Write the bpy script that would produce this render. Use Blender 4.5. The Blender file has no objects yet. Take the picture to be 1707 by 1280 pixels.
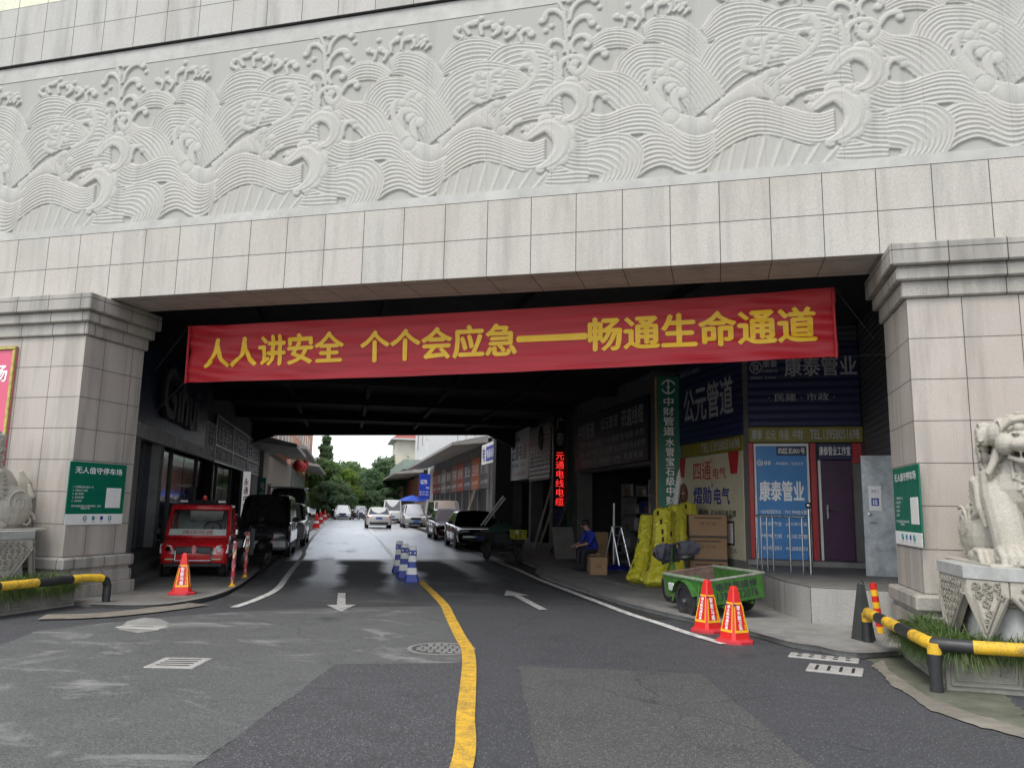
import bpy, bmesh, math, random
import numpy as np
from mathutils import Vector, Matrix
R=math.radians; PI=math.pi
random.seed(7); rng=np.random.default_rng(7)
SC=bpy.context.scene; COL=SC.collection
# ------------------------------------------------------------------ camera, world, sun, exposure
CH=1.65; YAW,PITCH,ROLL,FPX=0.256773,0.156861,0.019413,1298.627
def _axes():
    cy,sy=math.cos(YAW),math.sin(YAW); cp,sp=math.cos(PITCH),math.sin(PITCH)
    f=Vector((-sy*cp,cy*cp,sp)); r=Vector((cy,sy,0)); u=r.cross(f)
    cr,sr=math.cos(ROLL),math.sin(ROLL)
    return cr*r+sr*u, -sr*r+cr*u, f
AR,AU,AF=_axes(); CP=Vector((0,0,CH))
cd=bpy.data.cameras.new('camera'); cam=bpy.data.objects.new('camera',cd); COL.objects.link(cam)
cam.matrix_world=Matrix(((AR.x,AU.x,-AF.x,0),(AR.y,AU.y,-AF.y,0),(AR.z,AU.z,-AF.z,CH),(0,0,0,1)))
cd.sensor_fit='HORIZONTAL'; cd.sensor_width=36; cd.lens=FPX/1707*36; cd.clip_end=3000; cd.clip_start=.05
SC.camera=cam
SUN_EL,SUN_ROT=R(58),R(200)      # soft overcast light from behind the viewer
w=bpy.data.worlds.new('World'); SC.world=w; w.use_nodes=True
nt=w.node_tree; nt.nodes.clear()
sky=nt.nodes.new('ShaderNodeTexSky'); sky.sky_type='NISHITA'; sky.sun_disc=False
sky.sun_elevation=SUN_EL; sky.sun_rotation=SUN_ROT; sky.air_density=1.0; sky.ozone_density=2.0; sky.dust_density=1.0; sky.altitude=50
hs=nt.nodes.new('ShaderNodeHueSaturation'); hs.inputs['Saturation'].default_value=.30; hs.inputs['Value'].default_value=1.0
bg=nt.nodes.new('ShaderNodeBackground'); bg.inputs['Strength'].default_value=.15
ow=nt.nodes.new('ShaderNodeOutputWorld')
nt.links.new(sky.outputs[0],hs.inputs['Color']); nt.links.new(hs.outputs[0],bg.inputs['Color']); nt.links.new(bg.outputs[0],ow.inputs[0])
sl=bpy.data.lights.new('sun','SUN'); sl.energy=1.0; sl.angle=R(25); sl.color=(1,.95,.86)
so=bpy.data.objects.new('sun',sl); COL.objects.link(so)
so.rotation_euler=(R(90)-SUN_EL,0,R(180)-SUN_ROT)
vs=SC.view_settings; vs.view_transform='Standard'; vs.look='None'; vs.gamma=1; vs.exposure=1.12
SC.render.engine='CYCLES'; SC.cycles.max_bounces=8; SC.cycles.diffuse_bounces=5; SC.cycles.glossy_bounces=4
# ------------------------------------------------------------------ street frame: s along the street, n to its right
SA=R(26.5); SV=Vector((-math.sin(SA),math.cos(SA),0)); NV=Vector((math.cos(SA),math.sin(SA),0))
def SN(s,n,z=0): return SV*s+NV*n+Vector((0,0,z))
def at(px,py,nrm,d):                     # the spot a photo pixel shows on the plane nrm.p = d
    v=AF*FPX+AR*(px-853.5)-AU*(py-640); nrm=Vector(nrm); t=(d-CP.dot(nrm))/v.dot(nrm); return CP+v*t
def onZ(px,py,z=0): return at(px,py,(0,0,1),z)
def onY(px,py,y): return at(px,py,(0,1,0),y)
def onX(px,py,x): return at(px,py,(1,0,0),x)
def onN(px,py,n): return at(px,py,NV,n)
def onS(px,py,s): return at(px,py,SV,s)
# ------------------------------------------------------------------ mesh helper
class MB:
    def __init__(s): s.v=[]; s.f=[]; s.m=[]; s.mi=0
    def add(s,vs,fs,M=None):
        b=len(s.v)
        s.v+= [tuple(M@Vector(p)) for p in vs] if M is not None else [tuple(p) for p in vs]
        s.f+= [tuple(b+i for i in f) for f in fs]; s.m+=[s.mi]*len(fs); return s
    def mat(s,i): s.mi=i; return s
    def box(s,c,d,M=None,taper=(1,1)):      # centre, size; taper scales the top in x,y
        x,y,z=[a/2 for a in d]; tx,ty=taper
        vs=[(c[0]+sx*x*(tx if sz>0 else 1),c[1]+sy*y*(ty if sz>0 else 1),c[2]+sz*z) for sz in(-1,1) for sy in(-1,1) for sx in(-1,1)]
        return s.add(vs,[(0,2,3,1),(4,5,7,6),(0,1,5,4),(2,6,7,3),(0,4,6,2),(1,3,7,5)],M)
    def bb(s,a,b,M=None): return s.box([(a[i]+b[i])/2 for i in range(3)],[abs(b[i]-a[i]) for i in range(3)],M)
    def rbox(s,c,d,r=.02,M=None):           # box with bevelled edges
        x,y,z=[max(a/2,1e-4) for a in d]; r=min(r,x*.95,y*.95,z*.95); vs=[];
        for sz in(-1,1):
            for sy in(-1,1):
                for sx in(-1,1):
                    vs+=[(c[0]+sx*x,c[1]+sy*(y-r),c[2]+sz*(z-r)),(c[0]+sx*(x-r),c[1]+sy*y,c[2]+sz*(z-r)),(c[0]+sx*(x-r),c[1]+sy*(y-r),c[2]+sz*z)]
        bm=bmesh.new(); bv=[bm.verts.new(v) for v in vs]; bmesh.ops.convex_hull(bm,input=bv)
        bmesh.ops.dissolve_limit(bm,angle_limit=.01,verts=bm.verts,edges=bm.edges)
        bm.verts.index_update(); V=[v.co[:] for v in bm.verts]; F=[[v.index for v in f.verts] for f in bm.faces]; bm.free()
        return s.add(V,F,M)
    def prism(s,poly,h0,h1,M=None):         # polygon in xy from z=h0 to h1
        n=len(poly); vs=[(p[0],p[1],h0) for p in poly]+[(p[0],p[1],h1) for p in poly]
        return s.add(vs,[tuple(range(n-1,-1,-1)),tuple(range(n,2*n))]+[(i,(i+1)%n,n+(i+1)%n,n+i) for i in range(n)],M)
    def tube(s,pts,r,n=8,M=None,cap=True,flat=1):
        P=[Vector(p) for p in pts]; rs=r if isinstance(r,(list,tuple)) else [r]*len(P); vs=[];up=None
        for i,p in enumerate(P):
            t=(P[min(i+1,len(P)-1)]-P[max(i-1,0)]).normalized()
            if up is None: up=Vector((0,0,1)) if abs(t.z)<.9 else Vector((0,1,0))
            a=t.cross(up)
            if a.length<1e-4: a=t.cross(Vector((1,0,0)))
            a.normalize(); b=a.cross(t); up=b
            for k in range(n):
                q=2*PI*k/n; vs.append(p+(a*math.cos(q)+b*math.sin(q)*flat)*rs[i])
        fs=[(i*n+k,i*n+(k+1)%n,(i+1)*n+(k+1)%n,(i+1)*n+k) for i in range(len(P)-1) for k in range(n)]
        if cap: fs+=[tuple(range(n-1,-1,-1)),tuple((len(P)-1)*n+k for k in range(n))]
        return s.add(vs,fs,M)
    def lathe(s,prof,n=16,M=None,cap=True):  # (r,z) profile round z
        vs=[(r*math.cos(2*PI*k/n),r*math.sin(2*PI*k/n),z) for r,z in prof for k in range(n)]
        fs=[(i*n+k,i*n+(k+1)%n,(i+1)*n+(k+1)%n,(i+1)*n+k) for i in range(len(prof)-1) for k in range(n)]
        if cap: fs+=[tuple(range(n-1,-1,-1)),tuple((len(prof)-1)*n+k for k in range(n))]
        return s.add(vs,fs,M)
    def ball(s,c,r,M=None,n=12,m=8):
        rx,ry,rz=r if isinstance(r,(tuple,list)) else (r,r,r)
        vs=[(c[0],c[1],c[2]-rz)]+[(c[0]+rx*math.sin(PI*j/m)*math.cos(2*PI*k/n),c[1]+ry*math.sin(PI*j/m)*math.sin(2*PI*k/n),c[2]-rz*math.cos(PI*j/m)) for j in range(1,m) for k in range(n)]+[(c[0],c[1],c[2]+rz)]
        fs=[(0,1+(k+1)%n,1+k) for k in range(n)]+[(1+j*n+k,1+j*n+(k+1)%n,1+(j+1)*n+(k+1)%n,1+(j+1)*n+k) for j in range(m-2) for k in range(n)]+[(len(vs)-1,1+(m-2)*n+k,1+(m-2)*n+(k+1)%n) for k in range(n)]
        return s.add(vs,fs,M)
    def grid(s,fn,nu,nv,M=None,closeu=False):
        vs=[fn(i/(nu if closeu else nu-1),j/(nv-1)) for j in range(nv) for i in range(nu)]
        fs=[(j*nu+i,j*nu+(i+1)%nu,(j+1)*nu+(i+1)%nu,(j+1)*nu+i) for j in range(nv-1) for i in range(nu if closeu else nu-1)]
        return s.add(vs,fs,M)
    def build(s,name,mats,parent=None,smooth=False,M=None):
        me=bpy.data.meshes.new(name); me.from_pydata(s.v,[],s.f); me.update()
        mats=mats if isinstance(mats,(list,tuple)) else [mats]
        for m in mats: me.materials.append(m)
        if len(mats)>1: me.polygons.foreach_set('material_index',s.m)
        if smooth:
            me.polygons.foreach_set('use_smooth',[True]*len(s.f))
            if smooth is not True: me.set_sharp_from_angle(angle=R(smooth))
        o=bpy.data.objects.new(name,me); COL.objects.link(o)
        if parent: o.parent=parent
        if M is not None: o.matrix_basis=M
        return o
def T(x=0,y=0,z=0): return Matrix.Translation((x,y,z))
def RZ(a): return Matrix.Rotation(a,4,'Z')
def RX(a): return Matrix.Rotation(a,4,'X')
def RY(a): return Matrix.Rotation(a,4,'Y')
def tag(o,label=None,cat=None,group=None,kind=None):
    for k,v in (('label',label),('category',cat),('group',group),('kind',kind)):
        if v: o[k]=v
    return o
def empty(name,loc,rz,label,cat,group=None):
    o=bpy.data.objects.new(name,None); COL.objects.link(o); o.empty_display_size=.2
    o.matrix_world=T(*loc)@RZ(rz); return tag(o,label,cat,group)
def copy_tree(o,M,label=None,parent=None):
    c=o.copy(); COL.objects.link(c)
    if parent: c.parent=parent
    else: c.matrix_world=M
    if label: c['label']=label
    for ch in list(o.children): copy_tree(ch,None,None,c)
    return c
# ------------------------------------------------------------------ materials
class NG:
    def __init__(s,name):
        s.mt=bpy.data.materials.new(name); s.mt.use_nodes=True; s.t=s.mt.node_tree; s.t.nodes.clear()
        s.out=s.n('OutputMaterial'); s.b=s.n('BsdfPrincipled'); s.t.links.new(s.b.outputs[0],s.out.inputs[0])
        s.co=s.n('TexCoord').outputs['Object']
    def n(s,t,**k):
        n=s.t.nodes.new('ShaderNode'+t)
        for a,v in k.items(): setattr(n,a,v)
        return n
    def put(s,sock,v):
        if isinstance(v,bpy.types.NodeSocket): s.t.links.new(v,sock)
        elif isinstance(v,(tuple,list)) and sock.type=='RGBA' and len(v)==3: sock.default_value=(*v,1)
        else: sock.default_value=v
    def m(s,op,a,b=0.,c=0.,clamp=False):
        n=s.n('Math',operation=op); n.use_clamp=clamp
        for i,v in enumerate((a,b,c)): s.put(n.inputs[i],v)
        return n.outputs[0]
    def vm(s,op,a,b=(0,0,0)):
        n=s.n('VectorMath',operation=op); s.put(n.inputs[0],a); s.put(n.inputs[1],b); return n.outputs[0]
    def noise(s,scale,detail=4,rough=.55,co=None,dist=0.):
        n=s.n('TexNoise'); s.put(n.inputs['Vector'],co if co is not None else s.co); n.inputs['Scale'].default_value=scale; n.inputs['Detail'].default_value=detail; n.inputs['Roughness'].default_value=rough; n.inputs['Distortion'].default_value=dist
        return n.outputs[0]
    def ramp(s,v,a,b,lo=0.,hi=1.):
        n=s.n('MapRange'); s.put(n.inputs[0],v); 
        for i,x in enumerate((a,b,lo,hi)): n.inputs[i+1].default_value=x
        return n.outputs[0]
    def mix(s,f,a,b,mode='MIX'):
        n=s.n('Mix',data_type='RGBA',blend_type=mode); s.put(n.inputs[0],f); s.put(n.inputs[6],a); s.put(n.inputs[7],b); return n.outputs[2]
    def xyz(s,co=None):
        n=s.n('SeparateXYZ'); s.put(n.inputs[0],co if co is not None else s.co); return n.outputs
    def comb(s,x,y=0.,z=0.):
        n=s.n('CombineXYZ')
        for i,v in enumerate((x,y,z)): s.put(n.inputs[i],v)
        return n.outputs[0]
    def set(s,**k):
        for a,v in k.items(): s.put(s.b.inputs[a.replace('_',' ')],v)
        return s
    def bump(s,h,strength=.3,dist=.01):
        n=s.n('Bump'); n.inputs['Strength'].default_value=strength; n.inputs['Distance'].default_value=dist; s.put(n.inputs['Height'],h); s.put(s.b.inputs['Normal'],n.outputs[0]); return s
_mc={}
def mat(name,col,rough=.6,metal=0.,var=.15,scale=3.,bump=0.,bscale=60.,dirt=0.,coat=0.,emit=0.,spec=.5,alpha=None):
    if name in _mc: return _mc[name]
    g=NG(name); c2=tuple(min(1,x*(1+var)) for x in col); c1=tuple(x*(1-var) for x in col)
    base=g.mix(g.ramp(g.noise(scale,6,.6),.3,.7),c1,c2)
    if dirt: base=g.mix(g.m('MULTIPLY',g.ramp(g.noise(scale*2.3,8,.7),.45,.75),dirt),base,(.06,.055,.045))
    rr=g.ramp(g.noise(scale*3,4),.3,.7,max(.02,rough-.08),min(1,rough+.08))
    g.set(Base_Color=base,Roughness=rr,Metallic=metal,Coat_Weight=coat,Specular_IOR_Level=spec)
    if emit: g.set(Emission_Color=col,Emission_Strength=emit)
    if bump: g.bump(g.noise(bscale,4),bump,.01)
    _mc[name]=g.mt; return g.mt
def paint(name,col,rough=.35,dirt=.25): return mat(name,col,rough,0,.06,2.,0,60,dirt,.4)
def tiles(name,tw,th,ox,oz,col,tint=.10,stain=.5,joint=.007,pink=0.,jcol=(.05,.047,.04)):
    g=NG(name); x,y,z=g.xyz()
    nx,ny,nz=g.xyz(g.n('NewGeometry').outputs['Normal'])
    side=g.m('GREATER_THAN',g.m('ABSOLUTE',nx),.6); flat=g.m('GREATER_THAN',g.m('ABSOLUTE',nz),.6)
    u=g.m('DIVIDE',g.m('SUBTRACT',g.m('ADD',g.m('MULTIPLY',x,g.m('SUBTRACT',1.,side)),g.m('MULTIPLY',y,side)),ox),tw)
    v=g.m('DIVIDE',g.m('SUBTRACT',g.m('ADD',g.m('MULTIPLY',z,g.m('SUBTRACT',1.,flat)),g.m('MULTIPLY',y,flat)),oz),th)
    fu,fv=g.m('FRACT',u),g.m('FRACT',v)
    du=g.m('MULTIPLY',g.m('MINIMUM',fu,g.m('SUBTRACT',1.,fu)),tw); dv=g.m('MULTIPLY',g.m('MINIMUM',fv,g.m('SUBTRACT',1.,fv)),th)
    d=g.m('MINIMUM',du,dv); line=g.ramp(d,joint*.5,joint*1.0,1.,0.)
    wn=g.n('TexWhiteNoise'); g.put(wn.inputs[0],g.comb(g.m('FLOOR',u),g.m('FLOOR',v),side))
    rnd=wn.outputs[0]
    k=[c*(1-tint) for c in col]; l=[min(1,c*(1+tint)) for c in col]
    b=g.mix(rnd,tuple(k),tuple(l))
    hue=g.n('SeparateColor'); g.put(hue.inputs[0],wn.outputs[1])
    b=g.mix(g.m('MULTIPLY',hue.outputs[1],.25+pink),b,(col[0]*1.12,col[1]*.94,col[2]*.92))
    sp=g.noise(120,2,.7); sp2=g.noise(48,3,.8)
    b=g.mix(g.ramp(sp2,.36,.60,0,1.),b,g.mix(g.ramp(sp,.35,.65),tuple(c*.50 for c in col),tuple(min(1,c*1.45) for c in col)))
    st=g.noise(1.0,7,.65,g.comb(g.m('MULTIPLY',x,3.2),g.m('MULTIPLY',y,3.2),g.m('MULTIPLY',z,.35)))
    b=g.mix(g.m('MULTIPLY',g.ramp(st,.47,.68),stain),b,(col[0]*.52,col[1]*.53,col[2]*.53))
    bl=g.noise(.9,5,.6); b=g.mix(g.ramp(bl,.45,.75,0,.28),b,(col[0]*.78,col[1]*.76,col[2]*.66))
    near=g.ramp(d,0,.03,.10,0.); b=g.mix(near,b,(col[0]*.5,col[1]*.5,col[2]*.48))
    b=g.mix(line,b,jcol)
    g.set(Base_Color=b,Roughness=g.ramp(sp2,.3,.7,.55,.75),Specular_IOR_Level=.35)
    g.bump(g.m('SUBTRACT',g.m('MULTIPLY',sp2,.15),line),.5,.004); return g.mt
# ------------------------------------------------------------------ lettering
_tc={}
def tmesh(body,ls):
    k=(body,ls)
    if k not in _tc:
        c=bpy.data.curves.new('lettering','FONT'); c.body=body; c.size=1; c.align_x='CENTER'; c.space_line=ls; c.resolution_u=3
        o=bpy.data.objects.new('lettering',c); COL.objects.link(o); bpy.context.view_layer.update()
        me=bpy.data.meshes.new_from_object(o.evaluated_get(bpy.context.evaluated_depsgraph_get()))
        bpy.data.objects.remove(o); bpy.data.curves.remove(c)
        co=np.zeros(len(me.vertices)*3,np.float32); me.vertices.foreach_get('co',co); co=co.reshape(-1,3)
        lo,hi=co.min(0),co.max(0); co-= (lo+hi)/2; _tc[k]=(co,[tuple(p.vertices) for p in me.polygons],hi-lo)
    return _tc[k]
def text(par,body,cx,cz,w=None,h=None,m=None,bold=.012,d=.004,ext=.003,ls=1.0,name='lettering',ry=0.):
    """painted or stuck-on letters on the local XZ face of a panel (front looks to local -Y), fitted to w x h round (cx,cz)"""
    co,fs,dm=tmesh(body,ls); sx=(w/dm[0]) if w else h/dm[1]; sz=(h/dm[1]) if h else sx
    b=min(bold*1.1,.034); off=[(0,0)] if b<=0 else [(0,0),(b,0),(-b,0),(0,b*.8),(0,-b*.8)]; n=len(co); V=[];F=[]
    solid=ext>.02; layers=[0.] if not solid else list(np.linspace(0,1,6))
    for li in layers:
        for k,(a,c) in enumerate(off):
            P=np.empty((n,3)); P[:,0]=(co[:,0]+a)*sx; P[:,2]=(co[:,1]+c)*sz; P[:,1]=-.0004*k-(ext*2*li if solid else 0); F+=[tuple(i+len(V)*n for i in f) for f in fs]; V.append(P)
    me2=bpy.data.meshes.new(name); me2.from_pydata(np.concatenate(V).tolist(),[],F); me2.materials.append(m); me2.update()
    o=bpy.data.objects.new(name,me2); COL.objects.link(o); o.parent=par
    o.matrix_basis=T(cx,-d,cz)@RY(ry); return o
def vtext(par,body,cx,z0,z1,w,m,bold=.02,d=.004,ext=.003,name='lettering'):
    return text(par,'\n'.join(body),cx,(z0+z1)/2,w,z1-z0,m,bold,d,ext,1.05,name)
def frameM(p0,right,up=Vector((0,0,1))):
    r=Vector(right).normalized(); u=Vector(up).normalized(); y=u.cross(r).normalized(); u=r.cross(y).normalized()
    return Matrix(((r.x,y.x,u.x,p0[0]),(r.y,y.y,u.y,p0[1]),(r.z,y.z,u.z,p0[2]),(0,0,0,1)))
def panel(name,p0,right,w,h,m,th=.05,parent=None,label=None,cat=None,group=None,bev=.008):
    """board whose front lower-left corner is p0"""
    mb=MB(); mb.rbox((w/2,th/2,h/2),(w,th,h),bev); o=mb.build(name,m,parent)
    o.matrix_world=frameM(p0,right) if parent is None else o.matrix_world
    if parent is not None: o.matrix_basis=frameM(p0,right)
    return tag(o,label,cat,group)
# ================================================================== SETTING
def wb(mb,name,m,parent,smooth=False):        # part modelled in world coordinates under a placed thing
    o=mb.build(name,m,parent,smooth); o.matrix_parent_inverse=parent.matrix_world.inverted(); return o
def ragged(pts,amp=.007,step=.05):
    out=[]
    for a,b in zip(pts,list(pts[1:])+[pts[0]]):
        n=max(1,int((b-a).length/step)); d=(b-a).normalized(); q=Vector((-d.y,d.x,0)); n=min(n,260)
        for k in range(n): out.append(a.lerp(b,k/n)+q*(random.uniform(-amp,amp)+amp*1.5*math.sin(k*.23+a.x)))
    return out
def poly_sheet(pts,z):
    bm=bmesh.new(); vs=[bm.verts.new((p[0],p[1],z)) for p in pts]; f=bm.faces.new(vs)
    if f.normal.z<0: f.normal_flip()
    bmesh.ops.triangulate(bm,faces=bm.faces); bm.normal_update()
    for f in bm.faces:
        if f.normal.z<0: f.normal_flip()
    mb=MB(); bm.verts.index_update(); mb.add([v.co[:] for v in bm.verts],[[v.index for v in f.verts] for f in bm.faces]); bm.free(); return mb
def structure(name,mb,m,smooth=False): return tag(mb.build(name,m,None,smooth),kind='structure')
def px0(s,z=0): return [onZ(*map(float,t.split(',')),z) for t in s.split()]
def catmull(P,n=12):
    P=[np.array(p,float) for p in P]; Q=[2*P[0]-P[1]]+P+[2*P[-1]-P[-2]]; out=[]
    for i in range(1,len(Q)-2):
        for k in range(n):
            t=k/n; a,b,c,d=Q[i-1:i+3]
            out.append(.5*((2*b)+(c-a)*t+(2*a-5*b+4*c-d)*t*t+(3*b-a-3*c+d)*t**3))
    return np.array(out+[P[-1]])
def strip(pts,wd,z):
    P=catmull([p[:2] for p in pts],8); vs=[];n=len(P)
    for i in range(n):
        t=P[min(i+1,n-1)]-P[max(i-1,0)]; t/=np.linalg.norm(t)+1e-9; q=np.array((-t[1],t[0]))*wd/2
        vs+=[(*(P[i]+q),z),(*(P[i]-q),z)]
    return MB().add(vs,[(2*i,2*i+1,2*i+3,2*i+2) for i in range(n-1)])
def asphalt(name,col,wear=.3,powder=0.,wet=0.,agg=1.):
    g=NG(name); x,y,z=g.xyz()
    a=g.noise(40,4,.85); big=g.noise(.35,6,.6); mid=g.noise(2.6,6,.65,dist=.6)
    spk=g.n('TexVoronoi'); g.put(spk.inputs['Vector'],g.co); spk.inputs['Scale'].default_value=58
    b=g.mix(g.ramp(a,.35,.65),tuple(c*.4 for c in col),tuple(c*1.6 for c in col))
    chips=g.m('MULTIPLY',g.ramp(spk.outputs['Distance'],.18,.32,1.,0.),g.m('GREATER_THAN',g.xyz(spk.outputs['Color'])[0],.64))
    b=g.mix(g.m('MULTIPLY',chips,.75*agg),b,tuple(min(1,c*6) for c in col))
    b=g.mix(g.ramp(big,.35,.7,0,wear),b,tuple(c*1.75 for c in col)); b=g.mix(g.ramp(mid,.52,.75,0,.5),b,tuple(c*.55 for c in col))
    ck=g.n('TexVoronoi',feature='DISTANCE_TO_EDGE'); g.put(ck.inputs['Vector'],g.vm('ADD',g.co,g.comb(g.m('MULTIPLY',g.noise(1.7,4,.7),.5),g.m('MULTIPLY',g.noise(2.1,4,.7),.5),0.))); ck.inputs['Scale'].default_value=.42
    cl=g.m('MULTIPLY',g.ramp(ck.outputs['Distance'],.0025,.006,1.,0.),g.ramp(g.noise(.23,3,.5),.48,.56,0.,.42)); b=g.mix(cl,b,(.012,.012,.012))
    oil=g.noise(.8,3,.5,dist=.3); b=g.mix(g.ramp(oil,.66,.74,0,.55),b,tuple(c*.35 for c in col))
    if powder:
        st=g.noise(1.1,7,.68,g.comb(g.m('MULTIPLY',x,.75),g.m('MULTIPLY',y,1.25),0.),dist=.7)
        b=g.mix(g.m('MULTIPLY',g.ramp(st,.54,.72),powder),b,(.27,.27,.26))
    r=g.ramp(a,.3,.7,.62,.88)
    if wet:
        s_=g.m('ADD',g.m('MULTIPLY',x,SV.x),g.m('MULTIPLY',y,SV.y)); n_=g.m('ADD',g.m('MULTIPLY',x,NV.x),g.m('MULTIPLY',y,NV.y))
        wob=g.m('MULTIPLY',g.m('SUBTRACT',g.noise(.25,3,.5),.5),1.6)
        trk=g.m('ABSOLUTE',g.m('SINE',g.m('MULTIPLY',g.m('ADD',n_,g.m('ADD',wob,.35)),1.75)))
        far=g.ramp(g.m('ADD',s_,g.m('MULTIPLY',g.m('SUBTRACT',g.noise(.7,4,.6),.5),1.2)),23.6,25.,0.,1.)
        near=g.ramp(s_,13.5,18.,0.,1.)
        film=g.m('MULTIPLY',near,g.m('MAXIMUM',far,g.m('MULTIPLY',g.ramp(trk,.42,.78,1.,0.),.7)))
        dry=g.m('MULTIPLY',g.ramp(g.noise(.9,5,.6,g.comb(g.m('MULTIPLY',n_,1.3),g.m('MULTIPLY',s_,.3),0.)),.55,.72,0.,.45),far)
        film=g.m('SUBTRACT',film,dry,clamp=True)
        b=g.mix(far,b,g.mix(mid,(.24,.245,.25),(.36,.365,.37))); b=g.mix(g.m('MULTIPLY',g.m('MULTIPLY',film,.5),g.m('SUBTRACT',1.,far)),b,tuple(c*.4 for c in col))  # far stretch painted pale, standing in for sky reflected off the wet road
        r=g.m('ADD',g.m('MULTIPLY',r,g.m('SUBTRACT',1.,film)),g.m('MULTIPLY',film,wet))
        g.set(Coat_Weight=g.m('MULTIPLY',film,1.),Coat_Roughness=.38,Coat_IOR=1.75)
    g.set(Base_Color=b,Roughness=r,Specular_IOR_Level=.5); g.bump(a,.55 if not wet else .25,.006); return g.mt
A_dark=asphalt('asphalt_dark',(.044,.045,.049),.25); A_mid=asphalt('asphalt_worn',(.060,.060,.058),.3,0,0,.8)
A_left=asphalt('asphalt_dusty',(.078,.080,.078),.35,.85,0,.5); A_pat=asphalt('asphalt_patch',(.054,.054,.058),.15)
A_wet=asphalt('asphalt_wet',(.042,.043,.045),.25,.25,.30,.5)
concrete=mat('concrete',(.24,.235,.22),.8,0,.22,1.6,.25,50,.45); kerbm=mat('kerb_stone',(.20,.195,.185),.8,0,.25,3,.3,40,.5)
g=NG('paver'); x,y,z=g.xyz(); br=g.n('TexBrick'); g.put(br.inputs['Vector'],g.co); br.inputs['Scale'].default_value=3.2; br.inputs['Mortar Size'].default_value=.012
g.put(br.inputs['Color1'],(.17,.165,.16)); g.put(br.inputs['Color2'],(.21,.2,.19)); g.put(br.inputs['Mortar'],(.07,.07,.065))
b=g.mix(g.ramp(g.noise(1.6,6,.65),.45,.75,0,.6),br.outputs[0],(.08,.078,.072)); g.set(Base_Color=b,Roughness=.75); g.bump(br.outputs[1],-.2,.004); paver=g.mt
structure('ground',MB().add([(-900,-60,-.02),(900,-60,-.02),(900,1500,-.02),(-900,1500,-.02)],[(0,1,2,3)]),A_dark)
# road: the apron before the gate and the street through it
structure('road',poly_sheet([(-40,-14),(30,-14),(30,12.4),(3.6,12.4)]+[SN(13.5,5.2),SN(13.5,-1.9),(-12,11.6),(-40,12.4)],0),A_dark)
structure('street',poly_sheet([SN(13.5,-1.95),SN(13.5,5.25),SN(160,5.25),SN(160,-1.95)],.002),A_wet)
L1=px0('-60,1100 60,1052 250,1030 395,1020 560,1013 735,1010 752,1040 776,1092 780,1105 561,1107 130,1420')+[Vector((-4.1,1.5,0)),Vector((-9,1.2,0)),Vector((-14,6,0))]
structure('road_patch',poly_sheet(ragged(L1),.004),A_left)
structure('road_patch',poly_sheet(ragged(px0('561,1107 782,1105 784,1150 772,1276 764,1420 130,1420')),.005),A_pat)
structure('road_patch',poly_sheet(ragged(px0('864,1110 1167,1123 1358,1279 1520,1420 925,1420')),.004),A_mid)
# painted lines
def linepaint(name,col,worn,wetc=0.):
    g=NG(name); n1=g.noise(7,6,.75); n2=g.noise(60,3,.8)
    m_=g.ramp(g.m('ADD',g.m('MULTIPLY',n1,.6),g.m('MULTIPLY',n2,.4)),.52-worn*.1,.62,0.,.75)
    b=g.mix(m_,g.mix(g.noise(3,4),tuple(c*.8 for c in col),col),(.06,.06,.06)); g.set(Base_Color=b,Roughness=.65,Coat_Weight=wetc,Coat_Roughness=.3); g.bump(n2,.3,.004); return g.mt
white_l=linepaint('white_line_paint',(.72,.71,.68),.6); white_w=linepaint('wet_white_paint',(.8,.8,.78),.0,1.); yellow_l=linepaint('yellow_line_paint',(.72,.42,.03),.7)
structure('yellow_line',strip(px0('700,968 737,1004.6 749.5,1027 766,1060 778,1080 782,1105 780,1146 776,1195 770,1277')+[Vector((-1.25,3.2,0))],.15,.012),yellow_l)
structure('white_line',strip(px0('1208,1074 1150,1057 1100,1040 1050,1024 1000,1005 950,986 900,966.5')+[SN(23,4.62),SN(40,4.62),SN(100,4.6)],.14,.012),white_l)
structure('white_line',strip(px0('390,1013 429,999 462,982 480,959 506,925')+[SN(30,-1.35),SN(45,-1.5),SN(100,-1.6)],.13,.012),white_l)
structure('white_line',strip([SN(19.4,1.56),SN(24,1.6),SN(45,1.72),SN(70,1.75)],.14,.012),white_w)
def arrow(px,py,ang,L=2.2):
    P=onZ(px,py); M=T(P.x,P.y,.012)@RZ(ang)
    return MB().add([(-.07,-L/2,0),(.07,-L/2,0),(.07,L*.18,0),(.24,L*.18,0),(0,L/2,0),(-.24,L*.18,0),(-.07,L*.18,0)],[(0,1,2,3,4,5,6)],M)
worn_l=linepaint('worn_white_paint',(.62,.61,.58),1.7); structure('lane_arrow',arrow(569,1003,SA+PI,2.6),worn_l); structure('lane_arrow',arrow(872,999,SA,3.0),worn_l)
# kerbs and pavements
RK=px0('1428,1097 1367,1086 1323,1079 1248,1058 1201,1047 1130,1032 1040,1009 975,988 900,961')
Rk=[Vector((2.2,10.6,0))]+RK+[SN(23,5.35),SN(42,5.35),SN(160,5.4)]
Rc=[Vector((*p,0)) for p in catmull([p[:2] for p in Rk],4)]
structure('pavement',MB().prism([(p.x,p.y) for p in Rc]+[tuple(SN(160,12)[:2]),tuple(SN(15.5,12)[:2]),(6,13),(6,10.6)],-.03,.075),concrete)
structure('pavement',MB().prism([tuple(SN(15.2,5.9)[:2]),tuple(SN(160,5.9)[:2]),tuple(SN(160,8.5)[:2]),tuple(SN(15.2,8.5)[:2])],.06,.08),paver)
structure('kerb',strip([p for p in Rc],.16,.079),kerbm)
structure('gutter',strip([p-NV*.28 for p in Rc[24:]],.3,.008),mat('gutter_dirt',(.035,.033,.03),.7,0,.4,4))
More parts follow.
